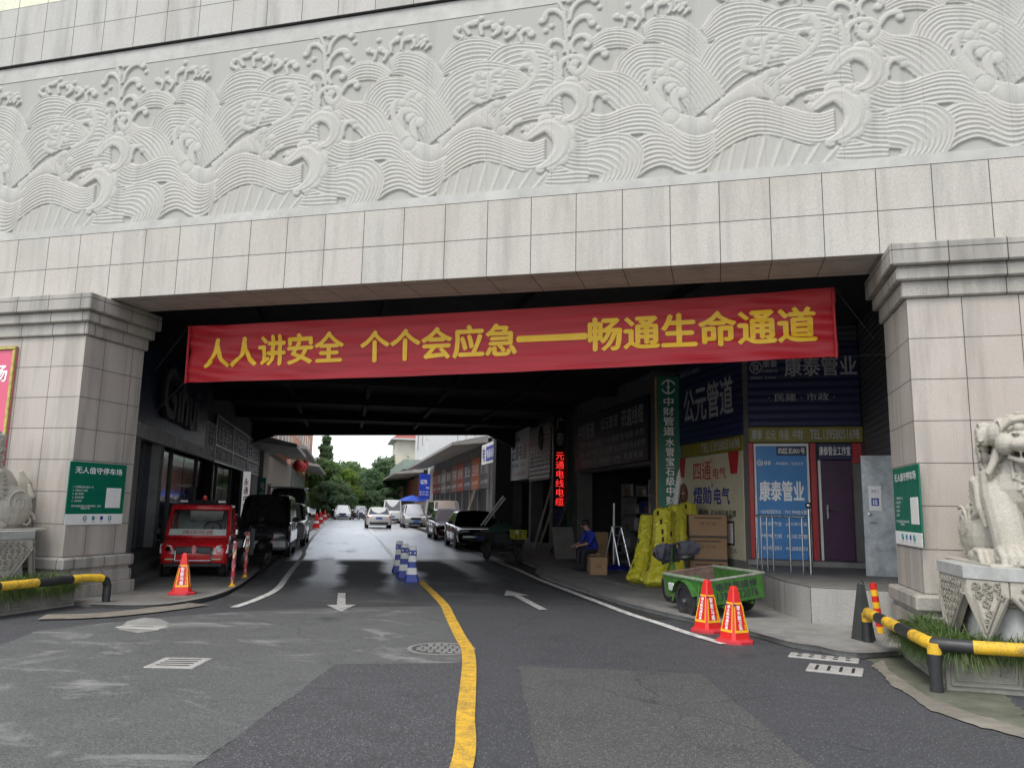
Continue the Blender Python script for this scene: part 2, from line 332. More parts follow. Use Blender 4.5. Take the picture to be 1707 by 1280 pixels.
Lk=px0('150,1012 250,1013 320,1004 365,992 400,975 432,950')+[SN(22,-1.92),SN(40,-2.0),SN(160,-2.0)]
Lc=[Vector((*p,0)) for p in catmull([p[:2] for p in Lk],5)]
structure('pavement',MB().prism([(p.x,p.y) for p in Lc]+[tuple(SN(160,-9)[:2]),tuple(SN(14,-9)[:2]),(-16,12),(-11,10.8)],-.03,.05),mat('old_paving',(.15,.145,.135),.8,0,.3,1.2,.3,30,.6))
structure('kerb',strip(Lc,.14,.055),kerbm)
structure('kerb',strip(px0('70,1030 150,1028 240,1020 330,1008'),.5,.02),mat('stained_concrete',(.20,.18,.15),.8,0,.3,1.8,.3,50,.6))
structure('kerb',poly_sheet(ragged(px0('1468,1100 1500,1132 1560,1168 1640,1196 1780,1236 1780,1252 1640,1214 1555,1186 1492,1146 1455,1112'),.012),.010),mat('stained_concrete',(.20,.18,.15),.8,0,.3,1.8,.3,50,.6))
structure('pavement',poly_sheet(ragged(px0('1425,1085 1480,1070 1600,1120 1700,1180 1760,1235 1640,1200 1555,1172 1500,1138 1462,1108'),.03),.007),mat('mossy_concrete',(.10,.105,.075),.85,0,.35,2.5,.3,40,.4))
# granite platform before the corner shop
PT=[(.62,17.4)]+[tuple(onZ(*q,.59)[:2]) for q in ((1268,950),(1277,958),(1300,966),(1350,977.5))]+[(2.75,12.3),(2.95,12.3),(2.95,17.4)]
structure('platform',MB().prism(PT,.0,.59),None or tiles('platform_granite',1.2,.6,.1,-.02,(.33,.325,.31),.05,.35))
structure('platform',MB().prism([(p[0]*1.0,p[1]) for p in PT],.588,.60),mat('platform_top',(.17,.165,.155),.7,0,.25,2,.2,40,.5))
structure('platform',MB().bb((.6,16.9,.6),(2.95,17.35,.70)),mat('platform_step',(.22,.21,.2),.7,0,.2,2,.2,40,.4))
# drains and covers
iron=mat('cast_iron',(.27,.265,.25),.6,.3,.25,12,.3,80,.3); hole=mat('drain_dark',(.012,.012,.012),.9); plate=mat('drain_concrete',(.33,.32,.3),.75,0,.2,6,.3,60,.3)
def drain(label,px,w,d,slots,ang,m,cat='drain cover'):
    P=onZ(*px); e=empty('drain_cover',(P.x,P.y,.006),ang,label,cat,'drain covers set in the road')
    MB().rbox((0,0,0),(w,d,.02),.006).build('cover_frame',m,e)
    mb=MB()
    for (a,b,c,f) in slots: mb.bb((a-c/2,b-f/2,.0105),(a+c/2,b+f/2,.0125))
    mb.build('slot',hole,e); return e
drain('square concrete drain cover with four slots on the dusty left half of the road',(298,1106),.5,.5,[(0,-.15+.1*k,.34,.03) for k in range(4)],.25,plate)
drain('concrete drain cover with four slots beside the right-hand kerb, nearer the viewer',(1392,1117),.55,.42,[(-.18+.12*k,0,.03,.28) for k in range(4)],-.2,plate)
drain('pale drain grate with two rows of square holes against the right-hand kerb',(1373,1097),.75,.28,[(-.26+.13*k,q,.05,.06) for k in range(5) for q in(-.07,.07)],-.2,plate)
drain('small broken concrete cover near the left kerb and the red truck',(238,1046),.62,.24,[(0,0,.3,.02)],.1,plate)
P=onZ(736,1081); e=empty('manhole_cover',(P.x,P.y,-.002),0,'round iron manhole cover touched by the yellow line','manhole cover')
MB().lathe([(.02,.0),(.40,.0),(.40,.008),(.35,.008),(.35,.004),(.0,.004)],32,None,False).build('cover_rim',iron,e)
mb=MB(); mb.lathe([(0.,.006),(.345,.006)],32,None,False)
for k in range(-3,4):
    for j in range(-3,4):
        if math.hypot(k*.09,j*.09)<.31: mb.rbox((k*.09+(j%2)*.03,j*.09,.008),(.06,.05,.008),.003,RZ(.6))
mb.build('cover_plate',iron,e)
structure('road_patch',poly_sheet(px0('196,1050 212,1036 240,1030 268,1032 284,1040 262,1052 230,1056'),.009),concrete)
# ------------------------------------------------------------------ gate building
F_lo=tiles('facade_granite',.689,.605,-12.274,5.10,(.450,.428,.385),.085,.5,.007)
F_hi=tiles('facade_granite_upper',.689,.605,-12.274,9.86,(.44,.43,.40),.08,.6,.007)
cream=tiles('cream_upper_tile',.689,.605,-12.274,9.86,(.72,.71,.55),.03,.1,.008)
cornm=tiles('cornice_granite',.66,3.,-10.3,-1.,(.355,.335,.30),.08,.8,.008)
PLt=tiles('pillar_granite_a',.67,.527,-10.3,.711,(.43,.392,.35),.10,.6,.006,.15); PRt=tiles('pillar_granite_b',.64,.527,2.42,.711,(.43,.392,.35),.10,.6,.006,.15)
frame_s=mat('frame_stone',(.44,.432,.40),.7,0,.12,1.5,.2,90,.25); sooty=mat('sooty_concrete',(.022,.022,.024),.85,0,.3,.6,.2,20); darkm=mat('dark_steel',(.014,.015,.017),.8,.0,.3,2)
gb=empty('gate_building',(-3.9,10.96,0),0,'granite gate building spanning the street with a carved wave frieze above the passage','building')
YF=10.96
mb=MB(); mb.bb((-17,YF,5.10),(9,11.9,6.32)); wb(mb,'lintel',F_lo,gb)
mb=MB(); mb.bb((-17,YF,9.86),(9,11.9,11.07)); wb(mb,'upper_wall',F_hi,gb)
mb=MB(); mb.bb((-17,YF+.003,11.07),(9,11.9,12.6)); wb(mb,'parapet',cream,gb)
mb=MB(); mb.bb((-17,YF+.004,6.32),(9,11.9,6.468)); mb.bb((-17,YF+.05,9.53),(9,11.9,9.838)); mb.bb((-17,YF+.075,6.468),(9,11.9,9.53)); wb(mb,'frieze_frame',frame_s,gb)
mb=MB(); mb.bb((-17,YF+.012,9.838),(9,YF+.3,9.86)); wb(mb,'frieze_joint',hole,gb)
rear_l,rear_r=SN(41,-13),SN(39.4,14)
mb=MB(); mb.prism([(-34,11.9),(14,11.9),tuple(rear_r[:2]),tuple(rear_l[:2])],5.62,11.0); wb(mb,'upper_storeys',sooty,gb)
def hbeam(mb,a,b,z0a,z0b,z1,wd):
    d=(b-a); d.z=0; d.normalize(); q=Vector((-d.y,d.x,0))*wd/2
    vs=[a-q,a+q,b-q,b+q]; lo=[Vector((v.x,v.y,z)) for v,z in zip(vs,(z0a,z0a,z0b,z0b))]; hi=[Vector((v.x,v.y,z1)) for v in vs]
    return mb.add(lo+hi,[(0,1,3,2),(4,6,7,5),(0,2,6,4),(1,5,7,3),(0,4,5,1),(2,3,7,6)])
for i,s_ in enumerate((19,24,29,34.5)):
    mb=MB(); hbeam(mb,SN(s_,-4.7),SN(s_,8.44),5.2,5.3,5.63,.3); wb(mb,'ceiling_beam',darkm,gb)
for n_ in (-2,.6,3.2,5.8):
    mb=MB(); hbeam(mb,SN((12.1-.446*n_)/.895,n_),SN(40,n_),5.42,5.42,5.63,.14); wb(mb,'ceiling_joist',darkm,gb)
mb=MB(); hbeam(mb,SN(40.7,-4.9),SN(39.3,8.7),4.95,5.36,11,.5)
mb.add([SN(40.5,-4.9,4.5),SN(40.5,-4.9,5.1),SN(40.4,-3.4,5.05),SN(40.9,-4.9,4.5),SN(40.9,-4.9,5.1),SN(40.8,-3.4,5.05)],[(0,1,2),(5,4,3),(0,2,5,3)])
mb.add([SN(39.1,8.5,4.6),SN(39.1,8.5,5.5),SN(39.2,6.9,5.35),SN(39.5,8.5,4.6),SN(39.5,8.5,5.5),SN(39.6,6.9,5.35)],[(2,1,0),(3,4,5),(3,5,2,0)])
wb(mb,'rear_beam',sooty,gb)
def pillar(x0,x1,inner,m):                     # inner: +1 the passage is to its right, -1 to its left
    p=bpy.data.objects.new('pillar',None); COL.objects.link(p); p.parent=gb; p.matrix_parent_inverse=gb.matrix_world.inverted()
    o=MB().bb((x0,10.7,.68),(x1,12.1,4.42)).build('shaft',m,p); 
    def tier(mb,ov,z0,z1,ch=.02):
        a,b=x0-ov,x1+ov; mb.rbox(((a+b)/2,(10.7-ov+12.1+ov*.9)/2,(z0+z1)/2),(b-a,1.4+1.9*ov,z1-z0),ch)
    mb=MB(); tier(mb,.055,4.40,4.583); tier(mb,.05,4.565,4.62,.002); tier(mb,.125,4.615,4.783); tier(mb,.11,4.77,4.80,.002); tier(mb,.20,4.80,5.095)
    mb.build('cornice',cornm,p)
    mb=MB(); tier(mb,.12,.50,.70,.03); tier(mb,.06,.44,.51,.002); tier(mb,.10,.24,.45,.02); tier(mb,.15,0,.25,.012); mb.build('plinth',cornm,p)
    return p
pillar(-15.5,-10.3,1,PLt); pillar(2.42,9.2,-1,PRt)
# ---- carved frieze: a height field built from the motif, repeated every 4.15 m
RELIEF='''b|0.01|6|1|0|1130,1145 1230,1280 1335,1330 1465,1325 1595,1275 1710,1200|1175,1030 1340,1075 1510,1080 1650,1050 1705,1040 1730,1025
b|0.014|5|1|0|1525,1105 1635,1200 1750,1230 1890,1210 2000,1175 2100,1105|1705,975 1805,990 1905,990 2005,965 2080,925 2140,905
b|0.01|5|1|0|315,1185 410,1240 520,1240 635,1190 720,1110|320,1050 420,1080 515,1080 600,1055 645,1020
b|0.016|7|1|0|695,1220 780,1285 890,1280 1000,1230 1100,1135 1170,1030 1210,935|720,1095 790,1085 875,1045 955,995 1025,935 1080,885 1110,870
b|0.018|8|1|0|1090,830 1200,1000 1275,1060 1405,1100 1535,1100 1665,1065 1790,1005 1905,885|1270,540 1290,620 1415,720 1545,760 1670,785 1785,795 1835,775 1860,760
b|0.02|8|1|0|1525,620 1695,755 1810,805 1920,845 2055,840 2130,805|1665,420 1765,515 1860,555 1985,565 2105,565 2165,545
b|0.022|9|1|0|445,800 475,905 520,995 625,1065 750,1070 875,1040 1010,955 1120,855 1220,720 1290,595|705,605 700,690 735,765 805,755 875,720 945,660 985,575 1015,520 1030,465 1045,425
b|0.024|6|1|0|245,990 345,905 470,880 585,830 685,730 760,575|175,900 265,790 325,730 400,665 470,590 515,535
b|0.02|5|1|0|-195,985 -140,1020 -50,1025 25,960 90,870|-180,790 -120,795 -35,785 40,765 85,730
b|0.02|6|1|0|95,575 210,540 295,490 410,475 545,530|80,375 195,320 305,325 415,340 555,355
b|0.028|7|-1|0|235,615 335,550 435,540 540,575 650,600 760,580 830,525 900,420 985,325|150,395 265,350 405,335 565,355 690,355 770,335 840,295 910,255 990,205
b|0.024|7|-1|0|610,280 690,335 770,355 880,315 990,245 1105,235 1220,300 1210,390 1295,475|575,-45 650,10 730,65 835,90 945,40 1035,0 1140,25 1250,130 1215,125 1320,190
b|0.034|9|-1|0|885,455 985,340 1105,295 1205,335 1180,395 1285,490 1420,545 1550,520 1680,465 1815,400 1925,375 2025,395|915,50 1025,0 1125,25 1215,115 1205,125 1320,200 1455,250 1580,250 1710,205 1820,155 1920,135 2025,160
b|0.05|1|0|0|700,690 810,620 895,545 990,470 1100,435 1200,460 1140,470 1230,535 1320,600 1420,660 1525,710|760,560 845,485 915,390 1010,315 1115,295 1220,335 1170,360 1270,475 1360,525 1475,545 1640,515
b|0.03|8|1|0|85,305 225,320 360,355 500,370 610,340 680,260 700,170 675,70 615,-35|20,215 110,85 240,75 320,65 365,55 365,35 365,15 340,-5 300,-35
b|0.012|8|1|1|1190,105 1320,190 1470,240 1595,240 1710,195 1820,145 1990,140 2080,75 2065,5|1145,0 1300,0 1425,-5 1550,-5 1675,-10 1825,-20 1920,-15 1995,-15 2040,-15
b|0.016|5|-1|0|2075,150 2170,165 2290,170 2360,150|2015,10 2135,-10 2255,-15 2360,-15
b|0.016|7|1|0|2180,330 2290,325 2360,320|2110,175 2230,110 2360,85
s|0.058|22 34 48 60 56 46 30 12|1890,410 1950,455 2035,495 2125,435 2155,345 2130,260 2065,195 1980,155
s|0.05|24 34 40 46 46 40 30 12|2025,680 2075,745 2165,795 2260,760 2310,675 2295,595 2240,540 2170,525
c|0.052|9|120,950 120,1060 110,1175 95,1315 85,1420
c|0.052|12|105,1275 85,1385 25,1455 -45,1460 -70,1405 -90,1385
c|0.052|10|95,1440 65,1485 55,1530 100,1545 125,1530
c|0.052|13|130,1355 155,1460 220,1520 300,1525 330,1500
c|0.052|14|130,1215 150,1310 215,1370 280,1365 310,1310
c|0.052|13|170,1075 145,1140 175,1200 240,1215 290,1170 270,1130
c|0.052|13|95,1085 95,1150 40,1200 -20,1195 -45,1130 -10,1095
c|0.052|17|65,900 65,995 130,1045 225,1025 255,955 200,905 155,945 175,995
c|0.052|14|45,865 30,980 5,1030 -20,980
c|0.052|13|270,985 320,1055 385,1070 410,1030
c|0.052|13|305,595 305,670 345,715 405,710 415,670
c|0.052|20|870,790 865,865 910,905 970,860
c|0.052|18|760,680 745,790 775,840 830,830
c|0.052|22|840,590 810,690 835,755 895,740 905,690
c|0.052|22|960,485 925,595 945,655 990,640
c|0.052|30|755,695 815,580 900,465
c|0.052|17|1495,885 1430,945 1460,1000 1525,980
c|0.052|17|1515,750 1430,785 1430,840 1495,840
c|0.052|14|1575,770 1555,890 1575,975 1635,1010 1685,980
c|0.052|14|1590,805 1605,865 1650,850 1655,905
c|0.052|17|1710,770 1845,825 1930,920 1945,1025 1905,1110 1855,1115
c|0.052|12|1785,960 1805,1010 1860,1020 1905,990
c|0.052|22|1540,705 1545,640 1615,555 1675,495
c|0.052|18|1560,665 1585,715 1630,725
c|0.052|17|1650,540 1650,625 1715,655
c|0.052|12|1740,495 1770,545 1815,560
c|0.052|11|1835,480 1865,500 1880,485
c|0.052|11|705,1285 700,1370 750,1405
c|0.052|11|795,1300 805,1380 850,1400
c|0.052|10|885,1300 910,1350 885,1405
c|0.052|9|925,1310 970,1350 975,1395
c|0.052|8|965,1300 995,1330 1005,1360
c|0.052|8|1000,1275 1035,1310
c|0.052|10|555,1240 560,1305 500,1340
c|0.052|11|640,1225 665,1285 605,1335
c|0.052|12|1330,1335 1265,1380 1285,1420
c|0.052|13|1385,1355 1350,1435 1430,1455
c|0.052|13|1490,1335 1480,1415 1545,1430
c|0.052|14|1575,1315 1635,1360 1595,1395
c|0.052|14|1685,1275 1750,1320 1705,1355
c|0.052|13|1825,1225 1810,1300 1860,1330 1900,1285
c|0.02|8|360,1440
c|0.02|8|580,1425
c|0.02|8|770,1475
c|0.02|8|350,1265
c|0.02|8|-15,1335
c|0.02|8|1475,1490
c|0.02|8|1645,1435
c|0.02|8|1790,1360
c|0.02|8|2010,1300'''
def relief_mesh():
    P,Hh,dx=4.15,3.06,.0105; nx,ny=int(round(P/dx)),int(Hh/dx)+1; dx=P/nx; Hm=np.zeros((ny,nx)); 
    def parse(t):
        q=[tuple(int(v)/500 for v in q.split(',')) for q in t.split()]; return catmull(q if len(q)>1 else q+[(q[0][0]+.01,q[0][1])],14)
    def resamp(C,n):
        d=np.r_[0,np.cumsum(np.linalg.norm(np.diff(C,axis=0),axis=1))]; q=np.linspace(0,d[-1],n); return np.stack([np.interp(q,d,C[:,0]),np.interp(q,d,C[:,1])],1)
    def put(X,Y,Z,mx):
        ix=np.round(X/dx).astype(int)%nx; iy=np.round(Y/dx).astype(int); ok=(iy>=0)&(iy<ny); ix,iy,Z=ix[ok],iy[ok],Z[ok]
        L=np.full((ny,nx),-1.); np.maximum.at(L,(iy,ix),Z); k=L>=0
        Hm[k]=np.maximum(L[k],Hm[k]) if mx else L[k]
    for ln in RELIEF.split('\n'):
        f=ln.split('|')
        if f[0]=='b':
            lv,n,sg,ax=float(f[1])*.8,int(f[2]*1) ,int(f[3]),int(f[4]); n=int(round(n*1.1)) if n>1 else n; a,b=resamp(parse(f[5]),900),resamp(parse(f[6]),900)
            t=np.linspace(0,1,420)[:,None]; X=a[:,0]*(1-t)+b[:,0]*t; Y=a[:,1]*(1-t)+b[:,1]*t
            q=(np.linspace(0,1,900)[None,:]+t*0 if ax else t+np.zeros((1,900)))
            if sg==0: Z=lv+.02*np.sin(PI*np.clip(q,0,1))**.6-.012*q
            else:
                fr=(q**.85*n)%1.; fr=fr if sg>0 else 1-fr
                Z=lv+.015*(1-fr)**1.1+.013*np.exp(-((np.minimum(fr,1-fr))/.11)**2)+.008*(1-q)+.006*np.sin(PI*np.clip(q*1.,0,1))
            put(X,Y,Z+.004,False)
        elif f[0]=='c':
            lv,r=float(f[1]),float(f[2])*.0030; C=resamp(parse(f[3]),500); d=np.gradient(C,axis=0); d/=np.linalg.norm(d,axis=1)[:,None]+1e-9; nrm=np.stack([-d[:,1],d[:,0]],1)
            rr=r*(.75+.5*np.linspace(0,1,500)); rr[-60:]*=1.12
            t=np.linspace(-1,1,60)[:,None]; X=C[:,0]+nrm[:,0]*rr*t; Y=C[:,1]+nrm[:,1]*rr*t; Z=lv*.55+.024*np.sqrt(1-t**2*.97)+np.zeros((1,500)); put(X,Y,Z,False)
            A=np.linspace(0,2*PI,90)[:,None]; q=np.linspace(0,1,30)[None,:]
            for i,s_ in ((-1,1.0 if r>.036 else 1.2),): put(C[i,0]+rr[i]*s_*q*np.cos(A),C[i,1]+rr[i]*s_*q*np.sin(A),lv*.55+.027*np.sqrt(1-q**2*.97)+A*0,False)
        else:
            lv=float(f[1]); rs=np.array([float(v) for v in f[2].split()])*.0025; C=resamp(parse(f[3]),500); rr=np.interp(np.linspace(0,1,500),np.linspace(0,1,len(rs)),rs)
            d=np.gradient(C,axis=0); d/=np.linalg.norm(d,axis=1)[:,None]+1e-9; nrm=np.stack([-d[:,1],d[:,0]],1)
            A=np.linspace(0,2*PI,120)[:,None]; q=np.linspace(0,1,60)[None,:]
            for i in range(0,500,62):
                c=C[i]+nrm[i]*rr[i]*.72; r=rr[i]*.62+.05; put(c[0]+r*q*np.cos(A),c[1]+r*q*np.sin(A),lv*.72+.020*np.sqrt(1-q**2*.98)+A*0,False)
            t=np.linspace(-1,1,120)[:,None]; X=C[:,0]+nrm[:,0]*rr*t; Y=C[:,1]+nrm[:,1]*rr*t; put(X,Y,lv*.74+.020*(1-np.abs(t)**6)+.005*np.exp(-((np.abs(t)-.5)/.12)**2)+np.zeros((1,500)),False)
    K=np.array([1,2,1])/4
    S=Hm.copy()
    S=(np.roll(S,1,1)+2*S+np.roll(S,-1,1))/4; S[1:-1]=(S[:-2]+2*S[1:-1]+S[2:])/4
    Hm=S*.72; S=np.concatenate([Hm,Hm[:,:1]],1); nxx=nx+1
    gx,gz=np.meshgrid(np.arange(nxx)*dx,np.arange(ny)*dx); V=np.stack([gx,-S,gz],-1).reshape(-1,3).astype(np.float32)
    i=np.arange(ny*nxx).reshape(ny,nxx); F=np.stack([i[:-1,:-1],i[:-1,1:],i[1:,1:],i[1:,:-1]],-1).reshape(-1,4)
    me=bpy.data.meshes.new('frieze_panel'); me.vertices.add(len(V)); me.vertices.foreach_set('co',V.ravel()); me.loops.add(F.size); me.loops.foreach_set('vertex_index',F.ravel().astype(np.int32))
    me.polygons.add(len(F)); me.polygons.foreach_set('loop_start',np.arange(0,F.size,4,dtype=np.int32)); me.polygons.foreach_set('use_smooth',np.ones(len(F),bool)); me.update(calc_edges=True); return me
g=NG('relief_stone'); x,y,z=g.xyz(); n1=g.noise(85,3,.7); n2=g.noise(1.3,6,.65); st=g.noise(1,7,.65,g.comb(g.m('MULTIPLY',x,4.),0.,g.m('MULTIPLY',z,.5)))
b=g.mix(g.ramp(n1,.35,.65),(.39,.38,.345),(.53,.515,.475)); b=g.mix(g.ramp(n2,.45,.75,0,.4),b,(.40,.395,.36)); b=g.mix(g.ramp(st,.52,.72,0,.45),b,(.27,.27,.255))
jx=g.m('FRACT',g.m('DIVIDE',x,1.0375)); jl=g.ramp(g.m('MINIMUM',jx,g.m('SUBTRACT',1.,jx)),.002,.006,.35,0.); jz=g.m('FRACT',g.m('DIVIDE',g.m('ADD',z,.02),1.03)); jl2=g.ramp(g.m('MINIMUM',jz,g.m('SUBTRACT',1.,jz)),.002,.006,.3,0.); b=g.mix(g.m('MAXIMUM',jl,jl2),b,(.16,.155,.14)); b=g.mix(g.ramp(g.noise(.6,4,.6),.5,.72,0,.3),b,(.42,.39,.30)); b=g.mix(g.ramp(y,-.05,-.005,0,.35),b,(.24,.24,.225))      # darker towards the cut hollows
g.set(Base_Color=b,Roughness=.8,Specular_IOR_Level=.3); g.bump(n1,.25,.003); relm=g.mt
rme=relief_mesh(); rme.materials.append(relm)
for k in range(-2,4):
    o=bpy.data.objects.new('frieze_panel',rme); COL.objects.link(o); o.parent=gb; o.matrix_basis=T(-6.48+4.15*k+3.9,.058,6.469)
# ================================================================== SHOPS, HOUSES, TREES
NL,NR=-4.7,8.44
navy=mat('navy_board',(.015,.032,.12),.4,0,.2,2,0,60,.15); navy2=mat('deep_blue_board',(.010,.013,.07),.45,0,.2,2); siding=mat('grey_siding',(.07,.075,.08),.6,0,.2,1.5)
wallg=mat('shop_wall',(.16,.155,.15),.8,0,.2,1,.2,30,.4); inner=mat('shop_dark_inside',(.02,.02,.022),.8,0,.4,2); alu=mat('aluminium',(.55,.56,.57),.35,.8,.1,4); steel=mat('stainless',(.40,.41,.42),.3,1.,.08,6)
letw=mat('letter_white',(.86,.86,.84),.5); letg=mat('letter_grey',(.44,.45,.47),.5); letd=mat('letter_dark',(.03,.03,.035),.5); letr=mat('letter_red',(.45,.03,.03),.5); letb=mat('letter_blue',(.02,.03,.22),.5)
whiteb=mat('white_board',(.76,.75,.72),.55,0,.06,2,0,60,.15); glassd=mat('dark_glass',(.012,.014,.018),.08,0,.2,2,spec=.8); shutter=mat('roller_shutter',(.20,.205,.21),.5,.4,.15,3)
def ribbed(name,col,pitch,depth=.6,rough=.5,vert=False,axis=2,metal=0.):
    g=NG(name); c=g.xyz(); v=g.m('FRACT',g.m('DIVIDE',c[axis],pitch)); e=g.ramp(v,.0,.22,0.,1.)
    b=g.mix(e,tuple(k*(1-depth) for k in col),col); b=g.mix(g.ramp(g.noise(2,5),.4,.7,0,.35),b,tuple(k*.6 for k in col)); g.set(Base_Color=b,Roughness=rough,Metallic=metal)
    g.bump(g.m('SINE',g.m('MULTIPLY',v,PI)),.8,.02); return g.mt
blue_slat=ribbed('blue_slat_sign',(.014,.022,.085),.17); grey_slat=ribbed('grey_siding_slats',(.085,.09,.095),.13); shut=ribbed('shutter_slats',(.16,.165,.17),.1)
olive=mat('olive_sign_strip',(.20,.17,.02),.5,0,.2,2); redp=mat('red_painted_post',(.42,.02,.025),.45,0,.15,3,0,60,.2); posterblue=mat('poster_blue',(.05,.22,.52),.5,0,.12,1); creamp=mat('cream_poster',(.52,.47,.34),.55,0,.08,1.2,0,60,.15)
violet=mat('violet_door_paint',(.050,.012,.048),.45,0,.2,2); greens=mat('green_sign',(.0,.13,.075),.45,0,.06,1); tealp=mat('teal_sign',(.03,.33,.30),.5)
# --- corner shop facing the viewer
YS=17.45
sh=empty('corner_shop',(1.8,YS,0),0,'corner pipe shop with dark blue slatted signboards above a blue poster and a violet door','shop')
mb=MB(); mb.prism([(.68,YS+.02),(2.95,YS+.02),(9,YS+.02),tuple(SN(24,14)[:2]),tuple(SN(20.9,NR)[:2])],0,5.6); wb(mb,'wall',wallg,sh)
def xz(px,py,y=YS): p=onY(px,py,y); return p
pz=lambda px,py,y=YS: onY(px,py,y).z
zA,zB,zC=pz(1350,712),pz(1350,738),pz(1350,470)
def wp(name,x0,x1,z0,z1,m,y=YS,th=.06,parent=sh):    # board on the front wall of the corner shop
    o=panel(name,(0,0,0),(1,0,0),x1-x0,z1-z0,m,th); o.parent=parent
    o.matrix_basis=T(x0-1.8,-th-(YS-y),z0) if parent is sh else T(x0,0,z0); return o
zS=pz(1350,572); fb=wp('sign_board',.70,2.93,zA,zS,blue_slat,th=.14); W_=2.23; zk=pz(1380,612)-zA
text(fb,'康泰管业',1.48,zk,1.42,.40,letg,.02); text(fb,'康泰',.47,zk+.08,.30,.15,letg,.01); text(fb,'KANGTAI',.47,zk-.08,.30,.07,letg,.005); text(fb,'康泰建材 · 生态未来',.33,zk-.22,.52,.06,letg,.0)
mb=MB(); mb.tube([(.18+.12*math.cos(a),-.012,zk+.12*math.sin(a)) for a in np.linspace(0,2*PI,25)],.012,6,None,False); mb.build('emblem_ring',letg,fb); text(fb,'TK',.18,zk,.15,.13,letg,.03)
text(fb,'· 民建 · 市政 ·',1.08,pz(1350,663)-zA,1.32,.16,letg,.008)
wp('upper_siding',.70,2.93,zS+.005,5.6,grey_slat,th=.10)
sb=wp('phone_strip',.70,2.95,zB,zA-.006,olive,th=.16); hh=zA-zB
text(sb,'康泰  公元  伟星  中财',.57,hh*.5,1.02,hh*.62,letg,.01); text(sb,'TEL.13958051698',1.70,hh*.5,.95,hh*.6,letg,.008)
zD=pz(1380,943); 
for a,b in ((1250,1258),(1353,1363),):
    wp('red_post',xz(a,850).x,xz(b,850).x,.60,zB-.006,redp,th=.10)
wp('red_post',2.72,2.93,zB-.42,zB-.006,redp,th=.05)
x0,x1=xz(1259,850).x,xz(1351,850).x; zt=zB-.02
pp=wp('blue_poster',x0,x1,zD+.02,zt,posterblue,th=.05); w_,h_=x1-x0,zt-zD-.02
fr=MB(); fr.bb((0,-.012,0),(.04,0,h_)); fr.bb((w_-.04,-.012,0),(w_,0,h_)); fr.bb((.04,-.012,h_-.05),(w_-.04,0,h_)); fr.build('poster_frame',whiteb,pp)
nb=panel('number_plate',(0,0,0),(1,0,0),w_*.55,.19,navy2,.012,pp); nb.matrix_basis=T(w_*.42,-.014,h_-.25); text(nb,'四区北001号',w_*.275,.095,w_*.48,.12,letw,.012)
text(pp,'康泰管业',w_*.49,h_*.60,w_*.80,h_*.165,letw,.03); text(pp,'康泰',w_*.25,h_*.835,w_*.13,.09,letw,.01); text(pp,'康泰建材，生态未来',w_*.65,h_*.83,w_*.5,.065,letw,.0)
mb=MB(); mb.tube([(w_*.11+.055*math.cos(a),-.01,h_*.835+.055*math.sin(a)) for a in np.linspace(0,2*PI,21)],.008,6,None,False); mb.build('emblem_ring',letw,pp); text(pp,'TK',w_*.11,h_*.835,.07,.06,letw,.02)
for i,(a,b) in enumerate((('· HDPE同层排水','· PVC PPR给水管'),('· HYPE燃气管','· JDG穿线管'),('· MPP电力管','· PE硅芯管'),('· HDPE虹吸排水','· PVC超静音排水'))):
    zz=h_*(.425-.10*i); text(pp,a,w_*.27,zz,w_*.40,.085,letw,.006); text(pp,b,w_*.72,zz,w_*.42,.085,letw,.006)
x0,x1=xz(1366,850).x,2.72; dh=pz(1400,765)
db=wp('studio_sign',x0,2.74,dh-.02,zB-.01,navy2,th=.07); text(db,'康泰管业工作室',(2.74-x0)*.5,(zB-dh)*.55,(2.74-x0)*.9,(zB-dh)*.55,letw,.012)
dr=wp('shop_door',x0+.05,x1,.70,dh-.03,violet,th=.03)
hd=MB(); hd.rbox((.10,-.03,.98),(.05,.03,.30),.01); hd.tube([(.10,-.05,1.02),(.10,-.08,1.02),(.23,-.08,1.0)],.012); hd.build('handle',steel,dr)
jm=MB(); jm.bb((0,-.02,0),(.05,.0,dh-.73)); o=jm.build('door_jamb',whiteb,sh); o.matrix_basis=T(x0-1.8,-.03,.70)
# open metal door leaf, hinged near the pillar
p0=onZ(1444,958,.62)
g=NG('scratched_metal_sheet'); n1=g.noise(2.4,8,.72,dist=.5); n2=g.noise(6,6,.7,dist=.3); b=g.mix(g.ramp(n1,.38,.66),(.26,.28,.29),(.50,.53,.54)); b=g.mix(g.ramp(n2,.5,.7,0,.5),b,(.20,.215,.22)); g.set(Base_Color=b,Roughness=g.ramp(n1,.3,.7,.55,.35),Metallic=.3); leafm=g.mt
lf=empty('metal_door',(p0.x,p0.y,.6),0,'open scratched grey metal door leaf standing ajar beside the right pillar','door')
d_=Vector((.80,-.10,0)); hgt=onY(1431,757,p0.y).z-.62
o=panel('leaf',(0,0,0),d_,d_.length,hgt,leafm,.045,lf); st=panel('sticker',(0,0,0),(1,0,0),.20,.42,whiteb,.003,o); st.matrix_basis=T(.1,-.005,hgt*.54)
bp=panel('blue_label',(0,0,0),(1,0,0),.12,.13,mat('label_blue',(.02,.05,.30),.5),.003,st); bp.matrix_basis=T(.04,-.004,.08); text(bp,'拉',.06,.065,.08,.09,letw,.02,.002,.001); text(st,'请关门',.10,.33,.12,.05,letb,.0,.002,.001)
lk=MB(); lk.lathe([(.03,0),(.03,.02),(.015,.025)],12,T(.1,-.005,1.05)@RX(PI/2)); lk.tube([(.1,0,.92),(.1,-.05,.92),(.2,-.05,.91)],.012); lk.build('lock',steel,o)
